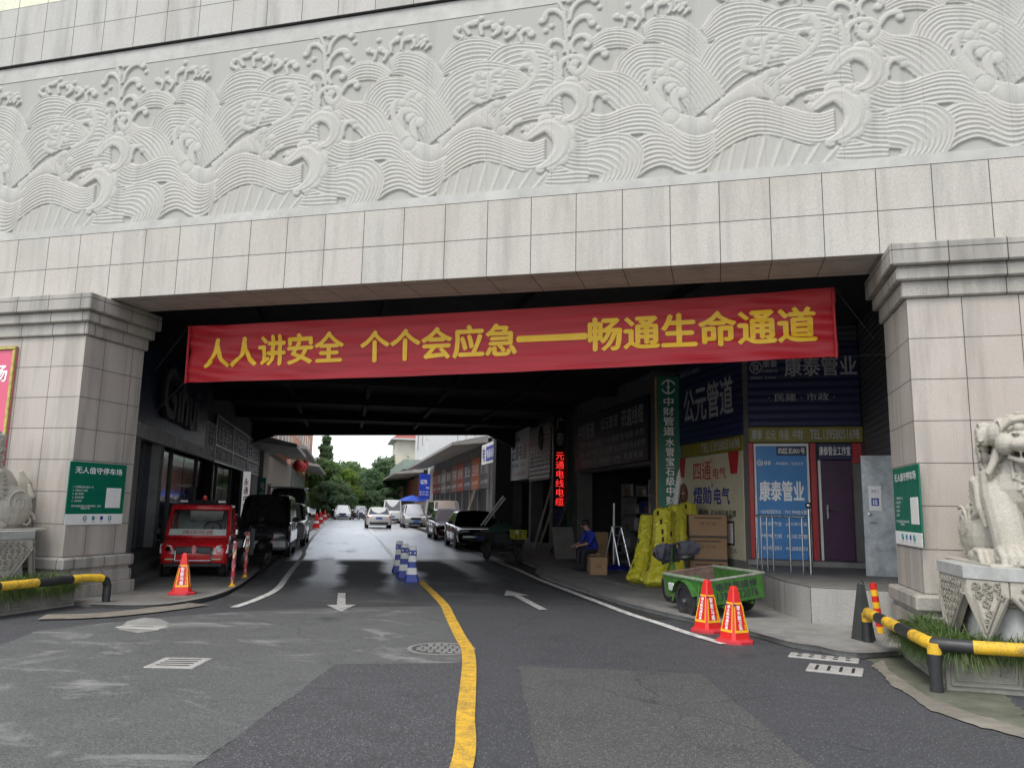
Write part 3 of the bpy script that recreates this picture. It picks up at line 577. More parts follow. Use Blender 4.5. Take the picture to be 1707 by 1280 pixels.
# grey siding between the pillar and the corner shop
sw=empty('siding_wall',(2.97,12.1,0),0,'grey slatted side wall between the right pillar and the corner shop','wall')
wb(MB().bb((2.96,12.1,0),(3.2,17.5,5.6)),'wall_panel',grey_slat,sw)
# stainless railing on the platform edge
rl=empty('railing',(1.1,16.4,.6),0,'stainless steel railing with a ball-topped post in front of the blue poster','railing')
a=Vector((.80,16.75,0)); b=Vector((1.62,14.75,0))
a=onZ(1263,950,.6); b=onZ(1349,957,.6); a.z=b.z=0; b=onZ(1347,957,.6); b.z=0
mb=MB(); zt=.6+.98; mb.tube([a+Vector((0,0,zt)),b+Vector((0,0,zt))],.022,10); wb(mb,'top_rail',steel,rl,40)
for k in (0,.1,.22,.34,.68,.92):
    q=a.lerp(b,k); wb(MB().tube([q+Vector((0,0,.60)),q+Vector((0,0,zt))],.014,8),'baluster',steel,rl,40)
mb=MB(); q=b+(b-a)*.06; mb.tube([q+Vector((0,0,.60)),q+Vector((0,0,1.72))],.03,12); mb.ball((q.x,q.y,1.78),.058); wb(mb,'end_post',steel,rl,40)
# --- shops along the right side of the street
def rowpanel(name,n,s_far,s_near,z0,z1,m,th=.08,parent=None,label=None,cat=None,group=None,right=True):
    if right: p0,d=SN(s_far,n,z0),-SV
    else: p0,d=SN(s_near,n,z0),SV
    return panel(name,p0,d,abs(s_far-s_near),z1-z0,m,th,parent,label,cat,group)
rr=empty('right_shop_row',tuple(SN(30,NR)),0,'dark row of hardware shops under the gate on the right side of the street','shop row')
mb=MB(); 
for a,b in ((15.6,19.05),(20.45,21.0),(28.2,29.1),(31.9,32.3),(35.7,36.1),(40.2,41.6)): mb.prism([tuple(SN(s,n)[:2]) for s,n in ((a,NR+.02),(b,NR+.02),(b,NR+.6),(a,NR+.6))],0,5.6)
mb.prism([tuple(SN(s,n)[:2]) for s,n in ((15.6,NR+.1),(41.6,NR+.1),(41.6,NR+.6),(15.6,NR+.6))],2.95,5.6); wb(mb,'wall',wallg,rr)
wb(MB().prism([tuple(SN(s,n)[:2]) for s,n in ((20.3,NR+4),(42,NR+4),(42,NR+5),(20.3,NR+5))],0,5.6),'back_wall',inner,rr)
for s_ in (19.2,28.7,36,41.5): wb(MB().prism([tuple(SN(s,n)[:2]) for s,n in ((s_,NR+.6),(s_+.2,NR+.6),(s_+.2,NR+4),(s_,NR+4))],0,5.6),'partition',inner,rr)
colm=mat('dark_column',(.05,.05,.05),.7,0,.2,2)
wb(MB().prism([tuple(SN(s,n)[:2]) for s,n in ((40.1,NR-.85),(40.9,NR-.85),(40.9,NR+.1),(40.1,NR+.1))],0,5.6),'column',colm,rr)
wb(MB().prism([tuple(SN(s,n)[:2]) for s,n in ((29.0,NR-.15),(29.5,NR-.15),(29.5,NR+.1),(29.0,NR+.1))],0,5.6),'column',mat('dark_green_column',(.015,.05,.03),.6),rr)
S1=rowpanel('shop_sign',NR-.06,19.05,15.5,3.31,5.6,blue_slat,.12,None,'dark blue slatted sign reading 公元管道 round the corner of the pipe shop','shop sign')
text(S1,'公元管道',1.85,.95,2.6,.85,letg,.02); text(S1,'公元',2.8,1.82,.42,.2,letg,.0); text(S1,'ERA',2.8,2.06,.45,.2,letg,.0); text(S1,'股票代码 002641',.9,1.80,1.1,.13,letg,.0)
S1b=rowpanel('phone_strip',NR-.08,18.6,15.5,2.98,3.30,olive,.10,None,'olive strip with a phone number under the 公元管道 sign','shop sign'); text(S1b,'TEL:13958051698',2.05,.16,1.9,.2,letg,.008)
cpz0=.62; CPo=rowpanel('cream_poster',NR-.05,19.0,15.55,cpz0,2.97,creamp,.07,None,'cream electrical shop poster with red and blue lettering behind the cardboard boxes','poster')
text(CPo,'四通',1.45,1.98,.95,.42,letr,.01); text(CPo,'电气',2.35,1.90,.62,.26,letr,.01); text(CPo,'熠勋',1.45,1.40,.95,.40,letb,.02); text(CPo,'电气',2.45,1.38,.75,.38,letb,.02); text(CPo,'®',1.95,2.2,.12,.1,letr,.0); text(CPo,'®',1.98,1.62,.12,.1,letb,.0)
text(CPo,'合金属线管  矿业领先者品牌',2.0,.98,2.2,.17,letd,.012); text(CPo,'E  72A  :',2.9,.18,.7,.1,letd,.0)
for cx_ in (1.75,2.65):
    f=panel('certificate',(0,0,0),(1,0,0),.72,.52,letd,.02,CPo); f.matrix_basis=T(cx_-.36,-.022,.30); q=panel('certificate_paper',(0,0,0),(1,0,0),.64,.44,whiteb,.006,f); q.matrix_basis=T(.04,-.006,.04)
    text(q,'证书',.32,.34,.2,.08,letd,.0,.002,.001); text(q,'—————\n————\n—————',.32,.17,.46,.18,letd,.0,.002,.001)
for cx_,zz in ((.28,2.12),(3.05,2.12)):
    m_=MB(); m_.add([(cx_-.25,-.012,2.35),(cx_+.25,-.012,2.35),(cx_+.14,-.012,1.86),(cx_-.14,-.012,1.86),(cx_-.25,-.002,2.35),(cx_+.25,-.002,2.35),(cx_+.14,-.002,1.86),(cx_-.14,-.002,1.86)],[(0,3,2,1),(0,1,5,4),(1,2,6,5),(2,3,7,6),(3,0,4,7)]); m_.build('ribbon',redp,CPo)
MB().lathe([(.0,.012),(.24,.012),(.26,0)],24,T(.38,-.002,1.45)@RX(PI/2),False).build('medal',mat('medal_brown',(.16,.05,.03),.5),CPo); text(CPo,'十',.38,1.45,.24,.26,creamp,.02,.018)
GS=rowpanel('green_sign',NR-.75,20.55,19.05,1.2,5.25,greens,.35,None,'tall green vertical sign 中财管道 with an orange edge beside the yellow pipe bundles','shop sign')
GS.matrix_world=frameM(onS(1093,845,19.3)*1.0,Vector((.98,.0,0)),Vector((0,0,1)))
p_=onS(1096,848,19.0); wS=.62; GS.data=panel('green_sign',p_,(1,.12,0),wS,onS(1096,628,19.0).z-p_.z,greens,.16).data; 
bpy.data.objects.remove(bpy.data.objects['green_sign.001']) if 'green_sign.001' in bpy.data.objects else None
GS.matrix_world=frameM(p_,(1,.12,0)); hS=onS(1096,628,19.0).z-p_.z
vtext(GS,'中财管道',wS*.5,hS*.55,hS*.84,wS*.44,letw,.02); vtext(GS,'水管宝石级中财',wS*.54,hS*.03,hS*.53,wS*.36,letw,.02)
mb=MB(); mb.tube([(wS*.5+.17*math.cos(a),-.012,hS*.92+.17*math.sin(a)) for a in np.linspace(.35,PI-.35,14)],.022,6); mb.tube([(wS*.5+.17*math.cos(a),-.012,hS*.92+.17*math.sin(a)) for a in np.linspace(PI+.35,2*PI-.35,14)],.022,6)
mb.tube([(wS*.5,-.012,hS*.92+.05),(wS*.5,-.012,hS*.92+.20)],.02,6); mb.tube([(wS*.5,-.012,hS*.92-.20),(wS*.5,-.012,hS*.92-.05)],.02,6); mb.ball((wS*.5,-.012,hS*.92),.045); mb.build('emblem',letw,GS)
mb=MB(); mb.bb((-.035,-.02,0),(0,.02,hS)); mb.build('edge_trim',mat('orange_trim',(.55,.22,.03),.5),GS)
S2=rowpanel('shop_sign',NR-.08,28.2,20.95,3.05,4.95,mat('dim_navy_sign',(.012,.012,.03),.5,0,.4,1.5),.1,None,'wide dark hardware sign with four rows of faded lettering above the open shop','shop sign')
text(S2,'中财管道',1.35,1.35,1.9,.55,letg,.015); text(S2,'公元管道',3.9,1.42,1.7,.40,letg,.015); text(S2,'讯道线缆',6.0,1.40,1.9,.55,letg,.02)
text(S2,'管道 电线 电缆 开关 插座 配电箱 桥架',3.8,.86,6.4,.2,letg,.0); text(S2,'五金 水暖 PPR管 PVC线管 电工套管 给水配件',3.8,.54,6.6,.2,letg,.0); text(S2,'联系电话 13958051698  批发零售',3.9,.22,6.0,.2,letg,.0)
S3=rowpanel('shop_sign',NR-.06,40.2,35.95,3.0,5.45,whiteb,.08,None,'white shop sign with dark brush lettering next to the dark street column','shop sign')
text(S3,'正泰电器',2.1,1.35,3.4,.7,letd,.02); text(S3,'电气成套 · 批发',1.9,.72,3.0,.2,letd,.0); text(S3,'开关 电缆 桥架',2.2,.3,2.6,.2,letr,.0); text(S3,'chint',1.5,2.05,1.5,.25,letd,.0)
beige=ribbed('beige_slat_sign',(.36,.33,.28),.2)
S4=rowpanel('shop_sign',NR-.06,35.85,32.0,2.85,5.3,beige,.08,None,'beige slatted shop sign with dark lettering and an oval mark, beside the lit red sign','shop sign'); text(S4,'德力西电气',1.9,.95,3.2,.7,letd,.015)
mb=MB(); mb.tube([(2.3+.34*math.cos(a),-.012,1.85+.5*math.sin(a)) for a in np.linspace(0,2*PI,25)],.05,6,None,False); mb.tube([(2.3,-.012,1.4),(2.3,-.012,2.3)],.05,6); mb.build('emblem',letd,S4)
# lit red sign hung across the pavement
ledm=mat('led_red',(1.,.035,.03),.5,emit=.62); p_=onS(921,882,29.8); q_=onS(943,690,29.8); wS,hS=(q_-onS(921,690,29.8)).length,q_.z-p_.z
LS=panel('lit_sign',p_,NV,wS,hS,mat('sign_black',(.012,.012,.016),.4),.16,None,'tall black sign with glowing red lettering 元通电线电缆 over the pavement','shop sign')
vtext(LS,'元通电线电缆',wS*.5,hS*.20,hS*.66,wS*.62,ledm,.0); vtext(LS,'广泰',wS*.5,hS*.72,hS*.97,wS*.6,letg,.0); text(LS,'RVV BVR\nKVVP BV\nRVS',wS*.5,hS*.10,wS*.8,hS*.14,letb,.01)
MB().bb((-.05,-.01,-.05),(wS+.05,.03,-.002)).build('bottom_trim',alu,LS)
# shelves, stock and litter inside the right shops
stock=[mat('stock_grey',(.22,.22,.22),.7),mat('stock_white',(.5,.5,.48),.6),mat('stock_brown',(.22,.13,.07),.8),mat('stock_black',(.03,.03,.03),.7),mat('stock_blue',(.03,.05,.18),.6)]
for k,(a,b,dn) in enumerate(((21.2,23.6,1.0),(24.6,27.8,1.6),(32.6,35.2,1.2),(36.6,39.8,1.2))):
    e=empty('shop_shelf',tuple(SN((a+b)/2,NR+dn+.3)),0,['steel shelf packed with pipes behind the yellow bundles','steel shelf of boxes behind the seated person','shelf of cable stock under the beige slatted sign','shelf of stock under the white shop sign'][k],'shelf','shelves inside the right-hand shops')
    mb=MB()
    for zz in (.3,.9,1.5,2.1): mb.prism([tuple(SN(s,n)[:2]) for s,n in ((a,NR+dn),(b,NR+dn),(b,NR+dn+.6),(a,NR+dn+.6))],zz,zz+.04)
    for s_ in (a,b): mb.prism([tuple(SN(s,n)[:2]) for s,n in ((s_-.03,NR+dn),(s_+.03,NR+dn),(s_+.03,NR+dn+.6),(s_-.03,NR+dn+.6))],.08,2.6)
    wb(mb,'rack',alu,e)
    for j,zz in enumerate((.34,.94,1.54,2.14)):
        mb=MB(); s_=a+.08
        while s_<b-.3:
            wd=random.uniform(.15,.5); hh_=random.uniform(.15,.5); mb.mat(random.randrange(5)); mb.prism([tuple(SN(s,n)[:2]) for s,n in ((s_,NR+dn+.05),(s_+wd,NR+dn+.05),(s_+wd,NR+dn+.5),(s_,NR+dn+.5))],zz,zz+hh_); s_+=wd+random.uniform(.01,.12)
        o=wb(mb,'stock',stock,e); o['kind']='stuff'
# --- left row
lr=empty('left_shop_row',tuple(SN(26,NL)),0,'dark row of shops on a stepped platform along the left side under the gate','shop row')
mb=MB(); mb.prism([tuple(SN(s,n)[:2]) for s,n in ((15.2,NL-.02),(19.5,NL-9),(41.2,NL-9),(41.2,NL-.02))],3.2,5.6)
mb.prism([tuple(SN(s,n)[:2]) for s,n in ((16.9,NL-3),(19.5,NL-9),(41.2,NL-9),(41.2,NL-3))],0,3.2); wb(mb,'wall',wallg,lr)
for s_ in (16.0,18.2,19.0,21.4,29.4,37.2,40.7): wb(MB().prism([tuple(SN(s,n)[:2]) for s,n in ((s_,NL+.02),(s_+.38,NL+.02),(s_+.38,NL-.4),(s_,NL-.4))],.1,3.2),'pilaster',mat('pale_pilaster',(.34,.34,.33),.7,0,.12,1.5,0,60,.3) if s_ in(19.0,21.4,18.2) else darkm,lr)
bdoor=mat('blue_door_glass',(.01,.02,.09),.15)
for a,b in ((19.4,21.4),(21.8,25.5),(25.6,29.4),(29.8,33.5),(33.6,37.2),(37.6,40.7)):
    wb(MB().prism([tuple(SN(s,n)[:2]) for s,n in ((a,NL-.2),(b,NL-.2),(b,NL-.26),(a,NL-.26))],.5,3.2),'shop_window',glassd if a>20 else bdoor,lr)
    mb=MB()
    for s_ in ((a+b)/2,): mb.prism([tuple(SN(s,n)[:2]) for s,n in ((s_,NL-.14),(s_+.06,NL-.14),(s_+.06,NL-.2),(s_,NL-.2))],.5,3.2)
    wb(mb,'window_bar',mat('bronze_bar',(.10,.10,.105),.5,.4),lr)
stm=mat('dark_step_stone',(.09,.088,.085),.75,0,.2,2,.2,40,.4)
for k,(z0,z1,o_) in enumerate(((0.,.17,.95),(.17,.33,.62),(.33,.49,.3))): wb(MB().prism([tuple(SN(s,n)[:2]) for s,n in ((16.9,NL-3),(12.25/.895-(NL+o_)*.4985,NL+o_),(25,NL+o_),(25,NL-3))],z0,z1),'step',stm,lr)
D1=rowpanel('shop_sign',NL+.05,27.4,17.2,3.38,5.5,navy,.12,None,'navy blue signboard with big raised grey letters behind the left pillar','shop sign',right=False)
text(D1,'Gihui',5.6,1.0,4.6,1.25,mat('raised_letter_grey',(.22,.23,.25),.5),.02,.03,.06,1.0,'raised_letters')
D1b=rowpanel('sign_ledge',NL+.09,28.3,17.2,3.05,3.38,mat('pale_fascia',(.58,.60,.61),.5,0,.2,1.5,0,60,.4),.16,None,'pale weathered fascia strip under the navy signboard','fascia',right=False)
D2=rowpanel('shop_sign',NL+.06,29.3,27.5,3.05,4.35,whiteb,.12,None,'small whitish square sign with dark rows between the navy board and the slatted signs','shop sign',right=False); text(D2,'五金\n批发',.9,.86,1.1,.7,letd,.02); text(D2,'电动工具',.9,.25,1.3,.22,letd,.02)
dslat=ribbed('dark_slat_sign',(.055,.056,.06),.16)
gl2=mat('letter_pale',(.75,.76,.77),.5)
for i,(a,b,t1,t2,lb) in enumerate(((29.4,33.9,'水暖器材','阀门 管件 五金','first dark slatted sign after the small whitish square sign, lettered 水暖器材'),(34.0,38.9,'永通中策橡胶','电线电缆 批发零售','middle one of the three dark slatted signs, above the white vertical sign'),(39.0,44.0,'五金机电','电动工具 焊机','dark slatted shop sign nearest the daylight on the left row'))):
    o=rowpanel('shop_sign',NL+.05,b,a,3.05,4.75,dslat,.1,None,lb,'shop sign',right=False); text(o,t1,(b-a)/2,1.05,(b-a)*.8,.75,gl2,.0); text(o,t2,(b-a)/2,.32,(b-a)*.8,.34,gl2,.0)
    f=MB(); w2=b-a
    for bx in ((0,-.03,0),(w2-.05,-.03,0)): f.bb(bx,(bx[0]+.05,0,1.7))
    f.bb((0,-.03,0),(w2,0,.05)); f.bb((0,-.03,1.65),(w2,0,1.7)); f.bb((0,-.03,.6),(w2,0,.63)); f.build('sign_frame',alu,o)
def vsign(name,p,q,s_,txt,m,lm,label,small=None):
    a=onS(*p,s_); b=onS(*q,s_); w2=abs((b-a).dot(NV)); h2=b.z-a.z
    o=panel(name,a,NV,w2,h2,m,.12,None,label,'shop sign'); vtext(o,txt,w2*.5,h2*.2,h2*.86,w2*.62,lm,.02)
    if small: text(o,small,w2*.5,h2*.09,w2*.7,h2*.06,lm,.0)
    return o
vsign('vertical_sign',(400,868),(418,786),35.3,'永通中策',mat('glowing_white',(.80,.78,.76),.5,0,.04,2,emit=.16),mat('letter_crimson',(.35,.01,.05),.5),'white vertical sign with crimson lettering 永通中策 behind the red truck','电线电缆')  # white board given a weak glow of its own
vsign('vertical_sign',(429,842),(444,796),44.5,'电线',tealp,letw,'teal vertical sign on the left row beside the white 香烟 sign')
vsign('vertical_sign',(443,838),(453,806),47,'香烟饮料',whiteb,mat('letter_crimson',(.35,.01,.05),.5),'narrow white vertical sign with crimson lettering just past the teal sign')
# --- houses beyond the gate, right side
whitew=mat('white_render',(.62,.63,.63),.7,0,.08,.4,0,60,.12); whitec=ribbed('white_corrugated',(.60,.62,.62),.5,.25,.5,axis=1); canopym=mat('canopy_grey',(.30,.29,.27),.6,0,.2,1,.0,60,.3); orange=mat('orange_render',(.62,.26,.14),.75,0,.1,.4,0,60,.15)
roofred=mat('red_roof_tile',(.30,.09,.07),.7,0,.2,2); winm=mat('window_glass',(.05,.06,.07),.12,0,.2,1,spec=.8); wfr=mat('window_frame_white',(.6,.6,.58),.5)
def body(name,s0,s1,n0,n1,z0,z1,m,par):
    return wb(MB().prism([tuple(SN(s,n)[:2]) for s,n in ((s0,n0),(s1,n0),(s1,n1),(s0,n1))],z0,z1),name,m,par)
def windows(par,n,side,lst,m=winm):     # side -1: the wall looks to smaller n
    for (s_,z_,w_,h_) in lst:
        mb=MB(); 
        def q(a,b,c,d,e,f): mb.prism([tuple(SN(s,k)[:2]) for s,k in ((a,n+side*e),(b,n+side*e),(b,n+side*f),(a,n+side*f))],c,d)
        q(s_-w_/2,s_+w_/2,z_,z_+.06,.0,.05); q(s_-w_/2,s_+w_/2,z_+h_-.06,z_+h_,0,.05); q(s_-w_/2,s_-w_/2+.06,z_+.06,z_+h_-.06,0,.05); q(s_+w_/2-.06,s_+w_/2,z_+.06,z_+h_-.06,0,.05); q(s_-.03,s_+.03,z_+.06,z_+h_-.06,0,.04)
        o=wb(mb,'window',wfr,par); mb=MB(); mb.prism([tuple(SN(s,k)[:2]) for s,k in ((s_-w_/2+.05,n+side*.01),(s_+w_/2-.05,n+side*.01),(s_+w_/2-.05,n+side*.025),(s_-w_/2+.05,n+side*.025))],z_+.05,z_+h_-.05)
        p=mb.build('pane',m); p.parent=o; p.matrix_parent_inverse=par.matrix_world.inverted()@Matrix.Identity(4); p.matrix_parent_inverse=Matrix.Identity(4)
def canopy(par,s0,s1,n0,n1,z,side):
    mb=MB(); a=[SN(s0,n0,z),SN(s1,n0,z),SN(s1,n1,z+.25),SN(s0,n1,z+.25)]; b=[p+Vector((0,0,t)) for p,t in zip(a,(.18,.18,.45,.45))]
    mb.add(a+b,[(0,1,2,3),(7,6,5,4),(0,4,5,1),(1,5,6,2),(2,6,7,3),(3,7,4,0)]); return wb(mb,'canopy',canopym,par)
wh=empty('white_building',tuple(SN(62,NR)),0,'white two-storey commercial building beyond the gate on the right with a long grey canopy','building')
body('ground_floor',41.8,82,NR+.3,NR+12,0,5.9,wallg,wh); body('upper_wall',47.6,80,NR+.05,NR+12,5.9,11.0,whitec,wh); body('upper_wall',80,104,NR+.3,NR+13,0,15.5,whitew,wh); body('end_block',41.8,47.6,NR+1.2,NR+12,5.9,8.6,whitew,wh)
windows(wh,NR+.3,-1,[(83.5,9.2,1.6,2.0),(88,9.0,1.8,2.1),(93.5,8.8,2.0,2.2),(99.5,8.6,2.2,2.3)]+[(83.5,12.3,1.6,1.8),(88,12.3,1.8,1.8),(93.5,12.3,2,1.8)])
windows(wh,NR+.05,-1,[(50.0,6.3,.9,2.2),(52.5,6.3,.9,2.0),(56.5,6.2,.9,1.3),(61,6.2,.9,1.1),(66,8.8,1.2,1.4),(71,8.8,1.2,1.4),(75,8.8,1.2,1.4)])
canopy(wh,47.6,84,NR-2.2,NR+.05,5.35,1)
s_=47.9
ws=[('GTK工具','ws_red',(.30,.03,.03)),('五金机电','ws_or',(.45,.12,.04)),('阀门水暖','ws_gr',(.10,.10,.10)),('电线电缆','ws_r2',(.33,.05,.04)),('管业','ws_bl',(.08,.09,.12)),('不锈钢','ws_br',(.20,.12,.08)),('焊接材料','ws_dk',(.07,.06,.06)),('轴承','ws_gy',(.22,.20,.18)),('劳保用品','ws_d2',(.10,.07,.06))]
for i,(t,nm,c) in enumerate([ws[2],ws[1],ws[4],ws[3],ws[5],ws[6],ws[7],ws[8],ws[0]]):
    L=3.5; o=rowpanel('shop_sign',NR+.2,s_+L,s_,2.8,4.95,mat(nm,c,.55,0,.25,1.5,0,60,.25),.1,None,'%s shop board lettered %s under the grey canopy of the white building'%(['dull grey','orange','dark blue grey','red','brown','near-black','pale grey','dark brown','deep red'][i],t),'shop sign','boards under the canopy')
    text(o,t,L/2,1.35,L*.75,.8,gl2,.0); text(o,'电话 批发零售',L/2,.45,L*.7,.25,gl2,.0); s_+=L+.06
for i in range(9):
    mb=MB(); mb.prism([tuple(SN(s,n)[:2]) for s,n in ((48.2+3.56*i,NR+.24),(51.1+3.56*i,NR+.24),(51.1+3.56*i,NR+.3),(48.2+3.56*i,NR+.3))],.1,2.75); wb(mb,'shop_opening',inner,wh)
    mb=MB(); mb.prism([tuple(SN(s,n)[:2]) for s,n in ((47.7+3.56*i,NR+.12),(48.1+3.56*i,NR+.12),(48.1+3.56*i,NR+.3),(47.7+3.56*i,NR+.3))],.1,2.75); wb(mb,'shop_pier',wallg,wh)
o=rowpanel('shop_sign',NR-.4,47.2,42.6,4.15,5.35,whiteb,.15,None,'white and blue shop sign just outside the gate on the right','shop sign'); q=panel('blue_band',(0,0,0),(1,0,0),2.9,.85,mat('sign_blue',(.03,.06,.35),.5),.01,o); q.matrix_basis=T(1.6,-.012,.15); text(o,'电',.8,.6,.8,.8,letb,.02); text(q,'电器设备',1.45,.42,2.4,.5,letw,.01)
p_=onS(698,832,55); q_=onS(718,790,55); W2,H2=abs((q_-p_).dot(NV)),q_.z-p_.z
gs=panel('projecting_sign',p_,NV,W2,H2,mat('sign_royal_blue',(.015,.05,.42),.45,0,.05,1),.2,None,'royal blue projecting sign lettered GTK under the canopy on the right','shop sign')
text(gs,'GTK',W2*.42,H2*.70,W2*.62,H2*.13,letw,.02); text(gs,'格特克工具',W2*.42,H2*.61,W2*.5,H2*.05,letw,.0); text(gs,'胜达',W2*.78,H2*.46,W2*.3,H2*.08,letw,.01); text(gs,'电动工具 · 焊机',W2*.45,H2*.29,W2*.8,H2*.06,letw,.0); text(gs,'TEL 0571 86520',W2*.45,H2*.19,W2*.8,H2*.06,letw,.0)
h2=empty('far_shop_building',tuple(SN(100,NR)),0,'lower shop building with a green-topped canopy farther down the right side','building')
body('wall',104.2,150,NR-.2,NR+9,0,7.2,wallg,h2); canopy(h2,86,150,NR-3.4,NR-.2,5.0,1); body('canopy_top',86,150,NR-2.4,NR+.2,5.55,6.6,mat('green_tin',(.25,.33,.28),.6),h2)
s_=86
for i in range(9):
    t,nm,c=ws[(i*4+1)%9]; o=rowpanel('shop_sign',NR-.35,s_+6,s_,2.7,4.9,mat(nm,c,.55,0,.25,1.5,0,60,.25),.1,None,['red','orange','grey','brown','dark','blue','pale','deep red','rust'][i]+' board of the far shop row past the projecting blue sign, number of its kind seen along the canopy','shop sign','boards of the far right-hand row'); o['label']='weathered shop board hanging under the far green-topped canopy'
    s_+=6.1
rh=empty('red_roof_house',tuple(SN(118,NR+6)),0,'cream house with a red hipped roof behind the white building','house')
c=onS(692,790,118); body('wall',114,124,c.dot(NV)-3.2,c.dot(NV)+6,0,11.2,mat('cream_render',(.62,.58,.48),.7,0,.1,.5),rh)
n0=c.dot(NV)-4; mb=MB(); a=[SN(113,n0,11.2),SN(125,n0,11.2),SN(125,n0+11,11.2),SN(113,n0+11,11.2)]; b=[SN(118,n0+5,14.2),SN(120,n0+6,14.2)]
mb.add(a+b,[(0,3,2,1),(0,1,5,4),(1,2,5),(2,3,4,5),(3,0,4)]); wb(mb,'roof',roofred,rh); mb=MB(); mb.prism([tuple(v[:2]) for v in a],11.0,11.19); wb(mb,'eaves',whitew,rh)
# --- houses beyond the gate, left side
oh=empty('orange_building',tuple(SN(60,NL)),0,'orange rendered market building beyond the gate on the left with grey canopies','building')
body('ground_floor',41.4,80,NL-10,NL-.25,0,5.0,wallg,oh); body('upper_wall',41.4,78,NL-10,NL-.3,5.0,8.2,orange,oh); body('upper_wall',78,118,NL-12,NL-.4,0,12.2,orange,oh)
canopy(oh,41.2,50.5,NL+2.15,NL-.25,4.45,-1); canopy(oh,52,69,NL+2.1,NL-.25,5.1,-1); canopy(oh,74,96,NL+2.2,NL-.35,5.0,-1)
mb=MB()
for k in range(12):
    s_=42+k*1.5; mb.tube([SN(s_,NL+.2,5.2),SN(s_,NL+.2,6.3)],.03,5)
mb.tube([SN(41.5,NL+.2,6.3),SN(60,NL+.2,6.3)],.04,5); mb.tube([SN(41.5,NL+.2,5.7),SN(60,NL+.2,5.7)],.03,5); wb(mb,'balcony_rail',wfr,oh)
windows(oh,NL-.3,1,[(44+3.6*k,6.0,1.6,1.5) for k in range(9)]); windows(oh,NL-.4,1,[(82+5*k,8.2,2.4,2) for k in range(6)])
brownslat=ribbed('brown_stripe_wall',(.30,.25,.20),.55,.55,.6,axis=1)
body('striped_wall',47,70,NL-.2,NL+.0,1.2,4.5,brownslat,oh); body('striped_wall',74.5,95,NL-.3,NL-.1,.8,4.9,mat('green_grey_wall',(.17,.19,.17),.7,0,.2,1),oh)
lant=mat('lantern_red',(.55,.02,.02),.5,0,.1,2); gold=mat('gold_trim',(.55,.35,.05),.4,.6)
for i,(a,b) in enumerate(((497,778),(503,780),(508,776))):
    P=onN(a,b,NL+1.9-.2*i); e=empty('lantern',(P.x,P.y,P.z-.6),0,'red paper lantern hanging under the canopy on the left','lantern','red lanterns under the left canopy')
    MB().lathe([(.10,.36),(.24,.42),(.31,.58),(.31,.74),(.24,.92),(.10,.98)],14).build('paper_body',lant,e,60); mb=MB(); mb.lathe([(.11,.98),(.11,1.04)],10); mb.lathe([(.11,.30),(.11,.36)],10); mb.tube([(0,0,1.04),(0,0,1.7)],.012,5); mb.tube([(0,0,.05),(0,0,.30)],.05,6); mb.build('trim',gold,e)
# --- trees
leafm=[]
for nm,c1,c2 in (('foliage_dark',(.10,.17,.095),(.16,.25,.13)),('foliage_mid',(.11,.19,.08),(.18,.28,.11)),('foliage_bright',(.15,.24,.05),(.23,.34,.07))):
    g=NG(nm); oi=g.n('ObjectInfo'); b=g.mix(g.noise(.55,3,.6),c1,c2); b=g.mix(g.ramp(g.noise(6,2),.4,.6,0,.5),b,tuple(k*1.5 for k in c2)); g.set(Base_Color=b,Roughness=.55,Subsurface_Weight=0.)
    tr=g.n('BsdfTranslucent'); g.put(tr.inputs[0],c2); mx=g.n('MixShader'); mx.inputs[0].default_value=.6; g.t.links.new(g.b.outputs[0],mx.inputs[1]); g.t.links.new(tr.outputs[0],mx.inputs[2]); g.t.links.new(mx.outputs[0],g.out.inputs[0]); leafm.append(g.mt)
bark=mat('bark',(.07,.055,.04),.9,0,.3,4,.4,15)
def crown_mesh(h,r,kind,nclump,nleaf,size,seed):
    q=np.random.default_rng(seed); P=[];
    for c in range(nclump):
        t=q.uniform(0,1)**.8
        if kind=='cone': rad=r*(1-t)**.8*q.uniform(.35,1.); z=h*t
        else: rad=r*math.sqrt(max(0,1-(2*t-.85)**2/1.35))*q.uniform(.45,1.05); z=h*t
        a=q.uniform(0,2*PI); cs=(.9 if kind=='cone' else 1.15)*r*.28*q.uniform(.6,1.2)
        d=q.normal(size=(nleaf,3)); d/=np.linalg.norm(d,axis=1)[:,None]; d*=(q.uniform(.2,1,(nleaf,1))**.5)*cs; d[:,2]*=.7
        P.append(d+np.array([rad*math.cos(a),rad*math.sin(a),z]))
    P=np.concatenate(P); n=len(P); a=q.normal(size=(n,3)); a/=np.linalg.norm(a,axis=1)[:,None]; b=np.cross(a,q.normal(size=(n,3))); b/=np.linalg.norm(b,axis=1)[:,None]
    s=size*q.uniform(.6,1.4,(n,1)); V=np.stack([P-a*s,P+b*s*.45,P+a*s,P-b*s*.45],1).reshape(-1,3)
    me=bpy.data.meshes.new('crown'); me.from_pydata(V.tolist(),[],np.arange(4*n).reshape(-1,4).tolist()); return me
CR={'a':crown_mesh(9,4.6,'round',60,130,.33,1),'b':crown_mesh(8,4.2,'round',55,130,.33,2),'c':crown_mesh(16,4.0,'cone',90,110,.33,3)}
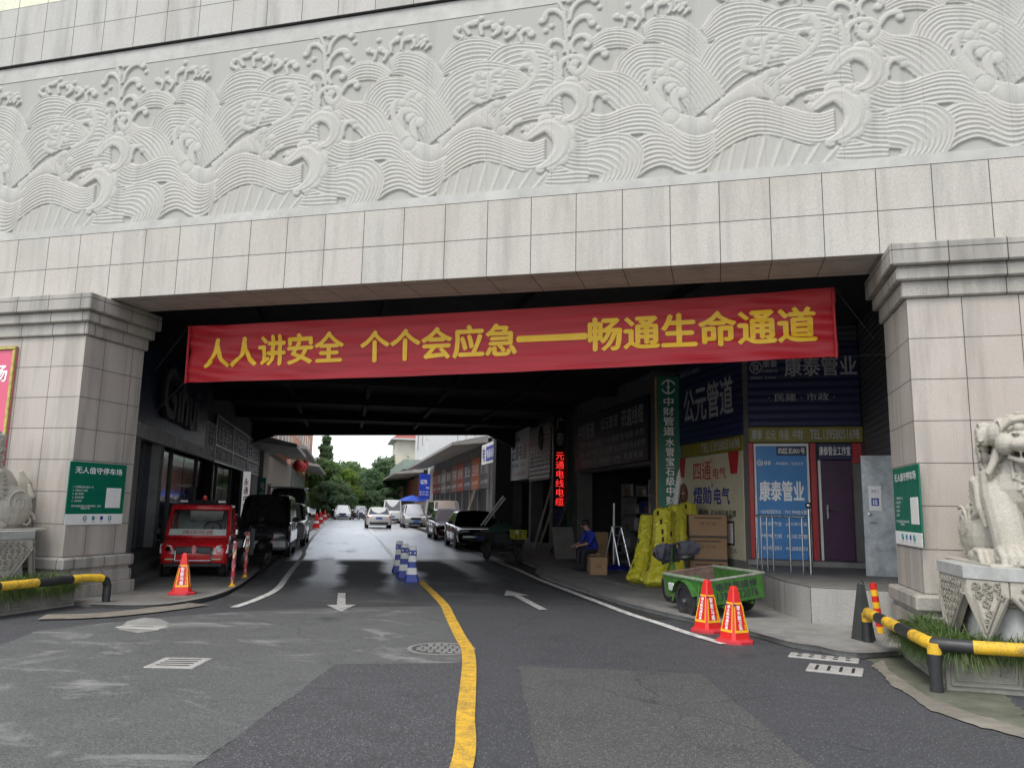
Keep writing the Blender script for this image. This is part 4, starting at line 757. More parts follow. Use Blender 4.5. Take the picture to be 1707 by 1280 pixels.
def tree(px,py_top,s_,kind,m,label,wd=1.):
    P=onS(px,py_top,s_); base=onS(px,840,s_); n_=base.dot(NV); H=P.z; e=empty('tree',tuple(SN(s_,n_)),random.uniform(0,6),label,'tree','trees at the end of the street')
    hc={'a':9.8,'b':8.8,'c':16.6}[kind]; tk=H-hc*.98 if kind!='c' else 1.5; sc=(H-max(.8,min(tk,H*.25)))/hc
    me=CR[kind].copy(); me.materials.append(m); o=bpy.data.objects.new('crown',me); COL.objects.link(o); o.parent=e; z0=H-hc*sc
    o.matrix_basis=T(0,0,z0)@Matrix.Diagonal((sc*wd,sc*wd,sc,1))
    mb=MB(); mb.tube([(0,0,0),(.05,0,z0*.6),(0,.1,z0+.35*hc*sc),(.1,0,z0+.75*hc*sc)],[.3,.24,.16,.05],8)
    for k in range(6):
        a=k*1.05; zz=z0+hc*sc*(.1+.1*k); mb.tube([(0,0,zz),(1.2*math.cos(a),1.2*math.sin(a),zz+.9),(2.4*math.cos(a),2.4*math.sin(a),zz+1.4)],[.1,.07,.03],6)
    mb.build('trunk',bark,e,True); return e
for px,py,s_,k,m,lb,wd in ((538,726,112,'c',0,'tall conical dark tree right beside the orange building',1.1),(531,762,104,'b',1,'bushy tree low against the orange building end',1.),(556,770,118,'a',0,'dark round tree second from the orange building',1.1),(574,766,126,'a',1,'mid-green tree with a lighter crown left of the street end',1.1),
  (572,779,108,'b',2,'bright yellow-green tree in front of the dark left-hand trees',.8),(592,776,134,'b',0,'dark tree nearest the street end on the left',1.2),(608,795,142,'a',0,'low dark tree closing the street in the middle',1.5),(622,798,132,'b',1,'lighter low tree just right of the street end',1.3),(640,775,124,'a',1,'mid-green tree left of the tall right-hand tree',1.2),(657,755,116,'a',0,'tall dense dark tree beside the red-roofed house',1.25),(672,768,121,'b',0,'dark tree half hidden by the red-roofed house',1.1),(545,800,98,'b',0,'low dark shrub-like tree behind the parked cars on the left',1.),(566,806,101,'a',0,'low leafy tree behind the white oncoming car',1.2),(590,812,112,'b',1,'low leafy tree behind the distant scooters',1.4),(622,815,112,'a',0,'low dark tree behind the silver saloon',1.3),(645,812,106,'b',0,'low dark tree beside the far canopy',1.2)):
    tree(px,py,s_,k,leafm[m],lb,wd)
structure('distant_woods',MB().prism([tuple(SN(s,n)[:2]) for s,n in ((150,-40),(150,40),(153,40),(153,-40))],-.5,8),mat('woods_backdrop',(.02,.04,.02),.9,0,.5,.3)) if False else None
# ================================================================== VEHICLES
rubber=mat('tyre_rubber',(.02,.02,.021),.8,0,.2,8); rimm=mat('alloy_rim',(.42,.43,.44),.3,.9,.1,5); blackp=mat('black_plastic',(.018,.018,.019),.5,0,.2,6); chrome=mat('chrome',(.7,.7,.7),.12,1.,.05,4); lampg=mat('lamp_glass',(.62,.63,.62),.12,0,.1,8,coat=1.); lampr=mat('tail_lamp_red',(.45,.02,.015),.2,0,.1,8,coat=1.); lampo=mat('indicator_amber',(.6,.2,.02),.25,coat=1.)
carglass=mat('car_glass',(.012,.015,.016),.05,0,.2,2,spec=.9,coat=.6); plateb=mat('blue_number_plate',(.02,.07,.32),.4)
def wheel(par,x,y,r=.32,w=.2,name='wheel'):
    o=bpy.data.objects.new(name,None); COL.objects.link(o); o.parent=par; o.matrix_basis=T(x,y,r)@RX(PI/2); o.empty_display_size=.1
    MB().lathe([(r*.62,-w*.5),(r*.9,-w*.5),(r*.99,-w*.36),(r,-w*.15),(r,w*.15),(r*.99,w*.36),(r*.9,w*.5),(r*.62,w*.5)],24,None,False).build('tyre',rubber,o,40)
    mb=MB(); mb.lathe([(.0,w*.25),(r*.16,w*.27),(r*.2,w*.18)],16,None,False); mb.lathe([(r*.54,w*.42),(r*.64,w*.46),(r*.64,-w*.46),(r*.54,-w*.42)],24,None,False); mb.lathe([(.0,-w*.25),(r*.16,-w*.27),(r*.2,-w*.18)],16,None,False)
    for k in range(5):
        for sg in (-1,1): mb.box((r*.36,0,sg*w*.28),(r*.42,r*.16,w*.12),RZ(k*2*PI/5))
    mb.lathe([(.0,0),(r*.62,0)],20,None,False)
    mb.build('rim',rimm,o,40); return o
def car(name,loc,heading,label,cat,col,L=4.6,W=1.8,H=1.45,kind='sedan',group=None,lights=False):
    e=empty(name,tuple(loc),math.atan2(heading.y,heading.x),label,cat,group); hw=W/2; r=.31 if kind!='van' else .30
    if kind=='sedan': zb,belt,hood=.2,.92,.86; xs=[(L/2,.32,.60,.80),(L/2-.12,.24,.72,.94),(L/2-.55,.2,.80,.985),(.85,.19,.90,1.),(0,.19,.93,1.),(-1.2,.19,.95,1.),(-L/2+.6,.2,.97,.99),(-L/2+.12,.26,.95,.93),(-L/2,.36,.84,.80)]; cab=(1.02,.25,-1.05,-L/2+.45); rw=.72
    elif kind=='suv': zb,belt,hood=.22,1.0,.98; xs=[(L/2,.36,.70,.82),(L/2-.12,.26,.86,.95),(L/2-.6,.22,.97,.99),(.85,.2,1.02,1.),(0,.2,1.03,1.),(-1.2,.2,1.05,1.),(-L/2+.5,.22,1.06,.98),(-L/2+.1,.28,1.05,.94),(-L/2,.38,.98,.84)]; cab=(1.0,.3,-L/2+.45,-L/2+.12); rw=.78
    else: zb,belt,hood=.24,1.05,1.0; xs=[(L/2,.34,.74,.86),(L/2-.1,.26,.92,.95),(L/2-.45,.22,1.02,.99),(L/2-.75,.2,1.08,1.),(0,.2,1.08,1.),(-1.2,.2,1.08,1.),(-L/2+.3,.22,1.08,.99),(-L/2+.05,.28,1.08,.97),(-L/2,.36,1.05,.92)]; cab=(L/2-.55,L/2-1.25,-L/2+.22,-L/2+.04); rw=.84
    def sec(x,b,t,k):
        h=hw*k; m=b+(t-b)*.5; half=[(h*.88,b),(h*.98,b+.08),(h,m),(h*.985,t-.10),(h*.93,t-.025),(h*.70,t+.008),(h*.3,t+.02)]
        return [(x,-y,z) for y,z in half]+[(x,y,z) for y,z in reversed(half)]
    xs2=catmull([np.array(q) for q in xs],4); rows=[sec(*q) for q in xs2]; n=len(rows[0]); mb=MB()
    mb.add([p for row in rows for p in row],[(i*n+j,i*n+(j+1)%n,(i+1)*n+(j+1)%n,(i+1)*n+j) for i in range(len(rows)-1) for j in range(n)]+[tuple(range(n-1,-1,-1)),tuple((len(rows)-1)*n+j for j in range(n))])
    mb.build('body',col,e,50)
    a,b,c,d=cab; zb_=belt-.03; tb=hw*.93; tr=hw*rw
    # cabin
    def ring(k): # k 0..1 from belt to roof
        z=zb_+(H-zb_)*k; y=tb+(tr-tb)*k; return z,y
    st=[(a,0),(b,.985),((b+c)/2,1.0),(c,.985),(d,0)]
    mb=MB(); rows=[]
    for t in np.linspace(0,1,25):
        i=min(int(t*4),3); f=t*4-i; x=st[i][0]+(st[i+1][0]-st[i][0])*f; k=st[i][1]+(st[i+1][1]-st[i][1])*f; z,y=ring(k)
        rows.append([(x,-tb,zb_),(x,-(tb+(y-tb)*.85),zb_+(z-zb_)*.85),(x,-y*.955,z-.025*k),(x,-y*.80,z+.018*k),(x,0,z+.045*k),(x,y*.80,z+.018*k),(x,y*.955,z-.025*k),(x,tb+(y-tb)*.85,zb_+(z-zb_)*.85),(x,tb,zb_)])
    n=9; mb.add([p for row in rows for p in row],[(i*n+j,i*n+j+1,(i+1)*n+j+1,(i+1)*n+j) for i in range(24) for j in range(8)]); mb.build('roof',col,e,40)
    def quad(name,pts,m,off=.012):
        P=[Vector(p) for p in pts]; nn=(P[1]-P[0]).cross(P[3]-P[0]).normalized(); q=[p+nn*off for p in P]; p2=[p+nn*.001 for p in P]
        return MB().add(q+p2,[(0,1,2,3),(4,7,6,5),(0,4,5,1),(1,5,6,2),(2,6,7,3),(3,7,4,0)]).build(name,m,e)
    def P(x,k,sg,shr=1.):
        z,y=ring(k); return (x,sg*y*shr,z+.0)
    fx=lambda k,x0,x1: x0+(x1-x0)*k
    quad('windscreen',[P(fx(.06,a,b),.06,1,.93),P(fx(.06,a,b),.06,-1,.93),(fx(.93,a,b),-ring(.93)[1]*.90,ring(.93)[0]+.01),(fx(.93,a,b),ring(.93)[1]*.90,ring(.93)[0]+.01)],carglass,.03)
    quad('rear_window',[P(fx(.1,d,c),.12,-1,.9),P(fx(.1,d,c),.12,1,.9),(fx(.9,d,c),ring(.9)[1]*.88,ring(.9)[0]+.01),(fx(.9,d,c),-ring(.9)[1]*.88,ring(.9)[0]+.01)],carglass,.07 if kind=='van' else .04)
    mid=[b+.12+(a-b)*.05,(b+c)/2+.04]; 
    for sg in (-1,1):
        for (x0,x1) in ((min(a-.12,b+(a-b)*.85),(b+c)/2+.05),((b+c)/2-.05,c+.10)):
            top0=min(x0,b+.05) if x0>b else x0
            pts=[(x0,sg*tb*1.0,zb_+.03),(x1-(.12 if x1<0 and kind=='sedan' else 0),sg*tb,zb_+.03),(x1+.02,sg*ring(.88)[1],ring(.88)[0]),(top0,sg*ring(.88)[1],ring(.88)[0])]
            pts=pts if sg<0 else pts[::-1]; pts=pts[::-1]
            quad('side_window',pts,carglass,.006)
    wx=(L*.30,-L*.29)
    for x in wx:
        for sg in (-1,1):
            wheel(e,x,sg*(hw-.10),r); mb=MB(); mb.lathe([(r*1.14,0),(r*1.14,.012),(0,.012)],20,T(x,sg*(hw-.008),r)@RX(PI/2 if sg<0 else -PI/2),False); mb.build('wheel_arch',blackp,e)
    fx_=L/2
    for sg in (-1,1):
        m=MB(); zz=.66 if kind=='sedan' else .76 if kind=='suv' else .72
        m.rbox((fx_-.16,sg*hw*.70,zz),(.24,hw*.40,.14 if kind=='sedan' else .2),.05,None); m.build('headlight',lampg,e,40)
        m=MB(); zz=.80 if kind=='sedan' else .95; m.rbox((-fx_+.12,sg*hw*.74,zz),(.22,hw*.38,.16 if kind=='sedan' else .32),.05); m.build('tail_light',lampr,e,40)
        m=MB(); m.rbox((a-.28,sg*(hw+.09),belt+.08),(.12,.20,.13),.04); m.build('mirror',col if kind!='van' else blackp,e,40)
        m=MB(); m.rbox((fx_-.06,sg*hw*.66,.42),(.14,.26,.08),.03); m.build('fog_lamp',blackp,e)
    m=MB(); m.rbox((fx_-.02,0,.60 if kind=='sedan' else .68),(.10,hw*.86,.20),.04); m.build('grille',blackp,e)
    m=MB(); m.rbox((fx_-.0,0,.36),(.10,hw*1.2,.14),.04); m.build('lower_grille',blackp,e)
    m=MB(); m.rbox((fx_+.045,0,.46),(.015,.44,.14),.006); m.build('number_plate',plateb,e); m=MB(); m.rbox((-fx_-.01,0,.72 if kind=='sedan' else .62),(.03,.44,.14),.006); m.build('number_plate',plateb,e)
    m=MB(); m.rbox((-fx_+.03,0,.38),(.12,hw*1.5,.18),.05); m.build('rear_bumper',blackp,e,40)
    m=MB(); m.rbox((0,-hw*1.0,.27),(L*.42,.04,.1),.02); m.rbox((0,hw*1.0,.27),(L*.42,.04,.1),.02); m.build('sill',blackp,e)
    for sg in (-1,1):
        m=MB()
        for x in (.62,-.42): m.rbox((x-.30,sg*(hw+.004),belt-.12),(.16,.02,.025),.008)
        m.build('door_handle',chrome,e)
        m=MB()
        for x in (.78,-.22,-1.15): m.bb((x,sg*hw-.004,.34),(x+.012,sg*hw+.004,belt-.1))
        m.build('door_gap',blackp,e)
    return e
def carp(name,c,rough=.3,metal=.3): return mat(name,c,rough,metal,.05,2,0,60,.08,.8)
blackcar=carp('car_black',(.012,.012,.014),.22); silver=carp('car_silver',(.42,.43,.44),.35,.6); whitec_=carp('car_white',(.70,.71,.71),.3,0); bronze=carp('car_bronze',(.22,.17,.13),.35,.5); maroon=carp('car_dark_red',(.06,.015,.015),.25); champagne=carp('car_champagne',(.62,.61,.59),.35,.3); darkvan=carp('van_dark',(.045,.045,.05),.3,.3); greyb=carp('van_grey_lower',(.5,.5,.5),.4,.4)
car('saloon_car',SN(32.9,5.3),-SV,'black saloon car parked facing the viewer at the right kerb under the gate edge','car',blackcar,4.9,1.92,1.46)
car('hatchback_car',SN(40.6,5.25),-SV,'dark red car half hidden directly behind the black saloon','car',maroon,4.5,1.78,1.5)
car('van',SN(47.4,5.85),-SV,'bronze boxy van parked behind the black saloon on the right','van',bronze,4.6,1.75,1.95,'van')
car('people_carrier',SN(60.5,5.15),-SV,'silver people carrier parked facing the viewer beyond the bronze van','car',silver,4.7,1.78,1.72,'suv')
car('saloon_car',SN(58.6,2.4),SV,'champagne white saloon seen from behind driving away along the wet street','car',champagne,4.6,1.8,1.45)
car('van',SN(74,4.2),SV,'white van ahead of the champagne saloon near the blue parasol','van',whitec_,4.8,1.75,2.1,'van')
car('saloon_car',SN(88.4,-.2),-SV,'white saloon coming towards the viewer at the far end of the street','car',whitec_,4.6,1.85,1.5)
car('saloon_car',SN(100,1.9),-SV,'silver saloon behind the oncoming white saloon','car',silver,4.6,1.8,1.45)
car('van',SN(26.9,-2.4),-SV,'dark minivan with a pale lower bumper parked on the left behind the sticker-covered posts','van',darkvan,4.0,1.62,1.88,'van')
mv=[o for o in COL.objects if o.name.startswith('van') and 'minivan' in o.get('label','')][0]
m=MB(); m.rbox((2.0-.03,0,.42),(.2,1.56,.34),.08); m.build('front_bumper',greyb,mv,40)
for sg in (-1,1): m=MB(); m.rbox((.2,sg*.815,.62),(3.2,.03,.34),.012); m.build('side_panel',greyb,mv)
car('estate_car',SN(33.6,-2.35),-SV,'white car with black lower panels parked behind the dark minivan','car',whitec_,4.5,1.8,1.62,'suv')
tv=car('van',SN(41.8,-2.75),-SV,'tall dark van with a pale roof edge behind the white car on the left','van',darkvan,5.2,1.9,2.35,'van'); m=MB(); m.rbox((1.0,0,2.40),(2.6,1.75,.07),.03); m.build('roof_board',whitec_,tv)
# ---- red mini fire truck, front towards the viewer
redt=mat('truck_red',(.50,.012,.016),.28,0,.05,2,0,60,.06,.7); fab=mat('grey_trim',(.35,.36,.36),.7)
P=onZ(313,968); ft=empty('mini_fire_truck',(P.x+SV.x*1.35,P.y+SV.y*1.35,.05),math.atan2(-SV.y,-SV.x)+R(3),'small red electric fire truck with a cone in front of it on the left pavement','truck')
W2=.66
def loft(mb,secs):      # sections: (x,[(y,z)...]) joined
    n=len(secs[0][1]); b=[(x,y,z) for x,l in secs for y,z in l]; mb.add(b,[(i*n+j,i*n+(j+1)%n,(i+1)*n+(j+1)%n,(i+1)*n+j) for i in range(len(secs)-1) for j in range(n)]+[tuple(range(n-1,-1,-1)),tuple((len(secs)-1)*n+j for j in range(n))])
def rr_(hw,z0,z1,c=.06): return [(-hw+c,z0),(hw-c,z0),(hw,z0+c),(hw,z1-c),(hw-c,z1),(-hw+c,z1),(-hw,z1-c),(-hw,z0+c)]
mb=MB(); loft(mb,[(1.36,rr_(W2*.80,.36,.60)),(1.34,rr_(W2*.93,.32,.71)),(1.27,rr_(W2,.28,.79)),(1.10,rr_(W2,.26,.87)),(.92,rr_(W2,.26,.95)),(.0,rr_(W2,.26,.95)),(-1.35,rr_(W2,.34,.80))]); mb.build('body',redt,ft,50)
mb=MB(); A_=Vector((.93,0,.93)); B_=Vector((.52,0,1.60))
for sg in (-1,1):
    mb.tube([(.93,sg*(W2-.035),.92),(.52,sg*(W2-.07),1.60),(-.42,sg*(W2-.07),1.62)],.038,8); mb.tube([(-.42,sg*(W2-.05),.90),(-.42,sg*(W2-.07),1.62)],.04,8); mb.tube([(.3,sg*(W2-.04),.93),(.28,sg*(W2-.06),1.6)],.02,8)
mb.rbox((.04,0,1.63),(1.02,W2*2-.10,.075),.03); mb.bb((-.45,-W2+.05,.9),(-.40,W2-.05,1.18)); mb.rbox((.94,0,.925),(.10,W2*2-.05,.06),.02); mb.rbox((.535,0,1.585),(.08,W2*2-.12,.09),.02); mb.build('cab_frame',redt,ft,50)
def slab(mb,a,b,hwa,hwb,off,th=.006):
    d=(Vector(b)-Vector(a)); n_=Vector((d.z,0,-d.x)).normalized()
    q=[Vector(a)+Vector((0,-hwa,0)),Vector(a)+Vector((0,hwa,0)),Vector(b)+Vector((0,hwb,0)),Vector(b)+Vector((0,-hwb,0))]; v=[p+n_*off for p in q]+[p+n_*(off+th) for p in q]
    mb.add(v,[(0,3,2,1),(4,5,6,7),(0,1,5,4),(1,2,6,5),(2,3,7,6),(3,0,4,7)])
g=NG('truck_windscreen'); tb_=g.n('BsdfTransparent'); gl_=g.n('BsdfGlossy'); gl_.inputs['Roughness'].default_value=.05; mx=g.n('MixShader'); fr_=g.n('Fresnel'); fr_.inputs[0].default_value=1.5; g.t.links.new(fr_.outputs[0],mx.inputs[0]); g.put(tb_.inputs[0],(.93,.95,.94)); g.t.links.new(tb_.outputs[0],mx.inputs[1]); g.t.links.new(gl_.outputs[0],mx.inputs[2]); g.t.links.new(mx.outputs[0],g.out.inputs[0]); clearg=g.mt
mb=MB(); slab(mb,(.95,0,.95),(.55,0,1.56),W2-.07,W2-.10,.0); mb.build('windscreen',clearg,ft)
mb=MB(); slab(mb,(.96,0,.955),(.855,0,1.105),W2-.075,W2-.085,-.02,.004); wbd=mb.build('windscreen_board',whiteb,ft)
t=text(ft,'值班巡逻',0,0,.62,.10,letr,.0,.0,.001); dd=Vector((-.105,0,.15)).normalized(); t.matrix_basis=Matrix(((0,-dd.z*-1,dd.x,.915),(1,0,0,0),(0,dd.x*-1*-1,dd.z,1.035),(0,0,0,1)))@Matrix.Identity(4)
t.matrix_basis=frameM((.905,0,1.03),(0,1,0),(-.105,0,.15)); 
mb=MB(); mb.bb((-.40,-W2+.07,.9),(-.37,W2-.07,1.60)); mb.build('cab_back',fab,ft); mb=MB(); mb.rbox((-.36,.02,1.38),(.02,.74,.28),.06); mb.build('rear_window',carglass,ft); mb=MB(); mb.rbox((-.1,-.28,.98),(.45,.42,.1),.04); mb.rbox((-.1,.28,.98),(.45,.42,.1),.04); mb.build('seat',blackp,ft)
mb=MB(); mb.tube([(.52+.17*math.cos(a)*.5,.26+.17*math.sin(a),1.13+.17*math.cos(a)*.8) for a in np.linspace(0,2*PI,21)],.016,6,None,False); mb.tube([(.52,.26,1.13),(.75,.26,.95)],.02,6); mb.build('steering_wheel',blackp,ft)
for sg in (-1,1):
    mb=MB(); mb.bb((-.38,sg*(W2-.05),1.0),(.28,sg*(W2-.044),1.57)); mb.add([(.32,sg*(W2-.045),.98),(.86,sg*(W2-.04),.98),(.52,sg*(W2-.05),1.55),(.32,sg*(W2-.05),1.55)],[(0,1,2,3)]); mb.build('side_window',carglass,ft)
    hl=MB(); hl.add([(1.30,sg*.38,.56),(1.22,sg*.60,.57),(1.16,sg*.60,.75),(1.26,sg*.44,.74),(1.385,sg*.37,.55),(1.305,sg*.672,.57),(1.25,sg*.678,.765),(1.355,sg*.45,.74)],[(4,5,6,7),(0,1,5,4),(1,2,6,5),(2,3,7,6),(3,0,4,7)]); hl.build('headlight',lampg,ft)
    ml=MB(); ml.lathe([(.0,.0),(.05,.0),(.055,.02)],12,T(1.345,sg*.50,.66)@RY(PI/2)@RX(sg*-.3)); ml.build('lamp_reflector',chrome,ft)
    fo=MB(); fo.rbox((1.36,sg*.46,.43),(.05,.20,.035),.012); fo.build('fog_lamp',mat('fog_cream',(.6,.55,.35),.3),ft)
    gr=MB(); gr.add([(1.30,sg*.04,.60),(1.30,sg*.33,.57),(1.28,sg*.33,.69),(1.28,sg*.06,.70),(1.385,sg*.04,.59),(1.38,sg*.34,.565),(1.365,sg*.36,.69),(1.37,sg*.05,.705)],[(4,5,6,7),(0,1,5,4),(1,2,6,5),(2,3,7,6),(3,0,4,7)]); gr.build('grille',blackp,ft)
    gt=MB(); gt.tube([(1.39,sg*.03,.585),(1.385,sg*.36,.555)],.012,6); gt.tube([(1.375,sg*.05,.715),(1.37,sg*.37,.70)],.010,6); gt.build('grille_trim',chrome,ft)
    bb_=MB(); bb_.tube([(1.36,sg*.34,.30),(1.40,sg*.36,.40),(1.39,sg*.36,.62),(1.33,sg*.36,.70)],.02,8); bb_.build('bull_bar',steel,ft)
    mi=MB(); mi.tube([(.88,sg*.64,1.0),(.92,sg*.76,1.02)],.014,6); mi.rbox((.92,sg*.80,1.04),(.07,.10,.17),.03); mi.build('mirror',blackp if sg<0 else chrome,ft)
    for x in (.86,-.95): wheel(ft,x,sg*(W2-.10),.245,.16)
    ar=MB(); ar.lathe([(.30,0),(.30,.02),(.0,.02)],20,T(.86,sg*(W2-.012),.245)@RX(PI/2 if sg<0 else -PI/2),False); ar.build('wheel_arch',blackp,ft)
    if sg>0: t=text(ft,'消防',0,0,.42,.2,letw,.01,.0,.001); t.matrix_basis=frameM((.42,W2+.012,.66),(-1,0,0))
    sp=MB(); 
    sp.bb((.55,sg*(W2+.001),.44),(-.35,sg*(W2+.006),.50)); sp.build('side_stripe',letw,ft)
bm_=MB(); bm_.rbox((1.30,0,.30),(.16,W2*1.8,.10),.03); bm_.build('lower_bumper',blackp,ft)
bm_=MB(); bm_.tube([(1.40,-.36,.40),(1.405,0,.40),(1.40,.36,.40)],.016,8); bm_.build('cross_bar',steel,ft)
mb=MB(); mb.add([(1.36,-.02,.74),(1.36,.02,.74),(1.365,.025,.69),(1.365,-.025,.69),(1.20,-.01,.83),(1.20,.01,.83)],[(0,1,2,3),(4,5,1,0)]); mb.build('badge',redt,ft)
mb=MB(); mb.rbox((.30,0,1.70),(.22,.98,.035),.015)
for y in (-.36,-.12,.12,.36): mb.rbox((.30,y,1.745),(.20,.2,.07),.03)
mb.build('light_bar',blackp,ft); 
for y in (-.40,.40): mb=MB(); mb.rbox((.40,y,1.745),(.05,.17,.06),.02); mb.build('spot_lamp',lampg,ft)
mb=MB(); mb.lathe([(.05,1.78),(.055,1.80),(.05,1.88),(.0,1.91)],12,T(.28,.02,0)); mb.build('beacon',mat('beacon_red',(.55,.02,.02),.2,coat=1),ft,40)
mb=MB(); mb.bb((-1.38,-W2,.80),(-.46,W2,1.12)); mb.build('water_tank',redt,ft); mb=MB()
for z in (1.18,1.42): mb.tube([(-1.36,-W2+.05,z),(-.48,-W2+.05,z)],.016,6); mb.tube([(-1.36,W2-.05,z),(-.48,W2-.05,z)],.016,6)
for x in (-1.36,-.9,-.48):
    for sg in (-1,1): mb.tube([(x,sg*(W2-.05),1.1),(x,sg*(W2-.05),1.42)],.016,6)
mb.build('side_rack',redt,ft)
ft.scale=(1,1,.915)
# ---- cycles
def spoke_wheel(par,x,y,r=.27,w=.07,solid=False):
    o=bpy.data.objects.new('wheel',None); COL.objects.link(o); o.parent=par; o.matrix_basis=T(x,y,r)@RX(PI/2)
    MB().lathe([(r*.80,-w*.4),(r*.9,-w*.5),(r*.985,-w*.3),(r,0),(r*.985,w*.3),(r*.9,w*.5),(r*.80,w*.4)],24,None,False).build('tyre',rubber,o,40)
    mb=MB(); mb.lathe([(r*.74,-w*.4),(r*.82,-w*.42),(r*.82,w*.42),(r*.74,w*.4),(r*.74,-w*.4)],24,None,False); mb.lathe([(.02,-w*.8),(.06,-w*.5),(.06,w*.5),(.02,w*.8)],12)
    if solid: mb.lathe([(.03,w*.30),(r*.35,w*.34),(r*.5,w*.12),(r*.76,w*.2)],20,None,False); mb.lathe([(.03,-w*.30),(r*.35,-w*.34),(r*.5,-w*.12),(r*.76,-w*.2)],20,None,False)
    for k in range(0 if solid else 8): mb.tube([(.05*math.cos(k*PI/4),.05*math.sin(k*PI/4),0),(r*.76*math.cos(k*PI/4),r*.76*math.sin(k*PI/4),0)],.008,5)
    mb.build('rim',mat('dark_steel_rim',(.07,.07,.075),.4,.6,.3,9) if solid else rimm,o,40)
    if solid: MB().lathe([(.0,w*.62),(.035,w*.6),(.045,w*.3)],12).build('hub_cap',chrome,o,40); MB().lathe([(.045,-w*.3),(.035,-w*.6),(.0,-w*.62)],12).build('hub_cap',chrome,o,40)
    return o
def scooter(loc,ang,label,col,group=None):
    e=empty('scooter',tuple(loc),ang,label,'scooter',group)
    for x in (.62,-.60): spoke_wheel(e,x,0,.24,.09)
    mb=MB(); mb.tube([(.62,.06,.24),(.52,.06,.62),(.45,.03,.85)],.02,8); mb.tube([(.62,-.06,.24),(.52,-.06,.62),(.45,-.03,.85)],.02,8); mb.build('fork',chrome,e,40)
    mb=MB(); mb.tube([(.45,0,.8),(.38,0,1.02)],.025,8); mb.tube([(.30,-.33,1.06),(.38,-.12,1.03),(.38,.12,1.03),(.30,.33,1.06)],.016,8); mb.build('handlebar',blackp,e,40)
    for sg in (-1,1): mb=MB(); mb.tube([(.38,sg*.2,1.04),(.40,sg*.26,1.16)],.008,5); mb.rbox((.40,sg*.28,1.2),(.02,.12,.08),.02); mb.build('mirror',blackp,e)
    mb=MB(); mb.grid(lambda u,v:(.50-.12*v+.05*math.sin(PI*u),(u-.5)*.34*(1-.25*v),.35+.62*v),7,6); mb.build('leg_shield',col,e,True)
    mb=MB(); mb.rbox((.1,0,.32),(.75,.26,.10),.04); mb.rbox((-.42,0,.50),(.62,.27,.32),.1); mb.build('body',col,e,40)
    mb=MB(); mb.rbox((-.30,0,.72),(.72,.26,.12),.06); mb.build('seat',blackp,e,40); mb=MB(); mb.ball((.53,0,.84),(.06,.08,.07)); mb.build('headlight',lampg,e,True); mb=MB(); mb.rbox((-.76,0,.68),(.05,.14,.08),.02); mb.build('tail_light',lampr,e)
    mb=MB(); mb.grid(lambda u,v:(.62+.29*math.cos(.3+2.0*u),(v-.5)*.12,.24+.29*math.sin(.3+2.0*u)),8,3); mb.build('mudguard',col,e,True); return e
ha=math.atan2(-SV.y,-SV.x)
scooter(onZ(425,946,.05),ha-.35,'dark scooter parked between the red truck and the dark minivan',blackp)
for k,(a,b,dx) in enumerate(((593,866,.5),(601,863,-.4),(608,866,.2),(615,865,.9),(622,866,-.2))): scooter(onZ(a,b),ha+dx,['dark scooter nearest the oncoming white saloon','black scooter parked second beyond the white saloon','dark red scooter in the middle of the distant row','black scooter at an angle near the champagne saloon','scooter just left of the champagne saloon roof'][k],maroon if k==2 else blackp,'distant parked scooters')
from mathutils import noise as mnoise
def crk(p,a,f):
    p=Vector(p); return p+mnoise.noise_vector(p*f)*a
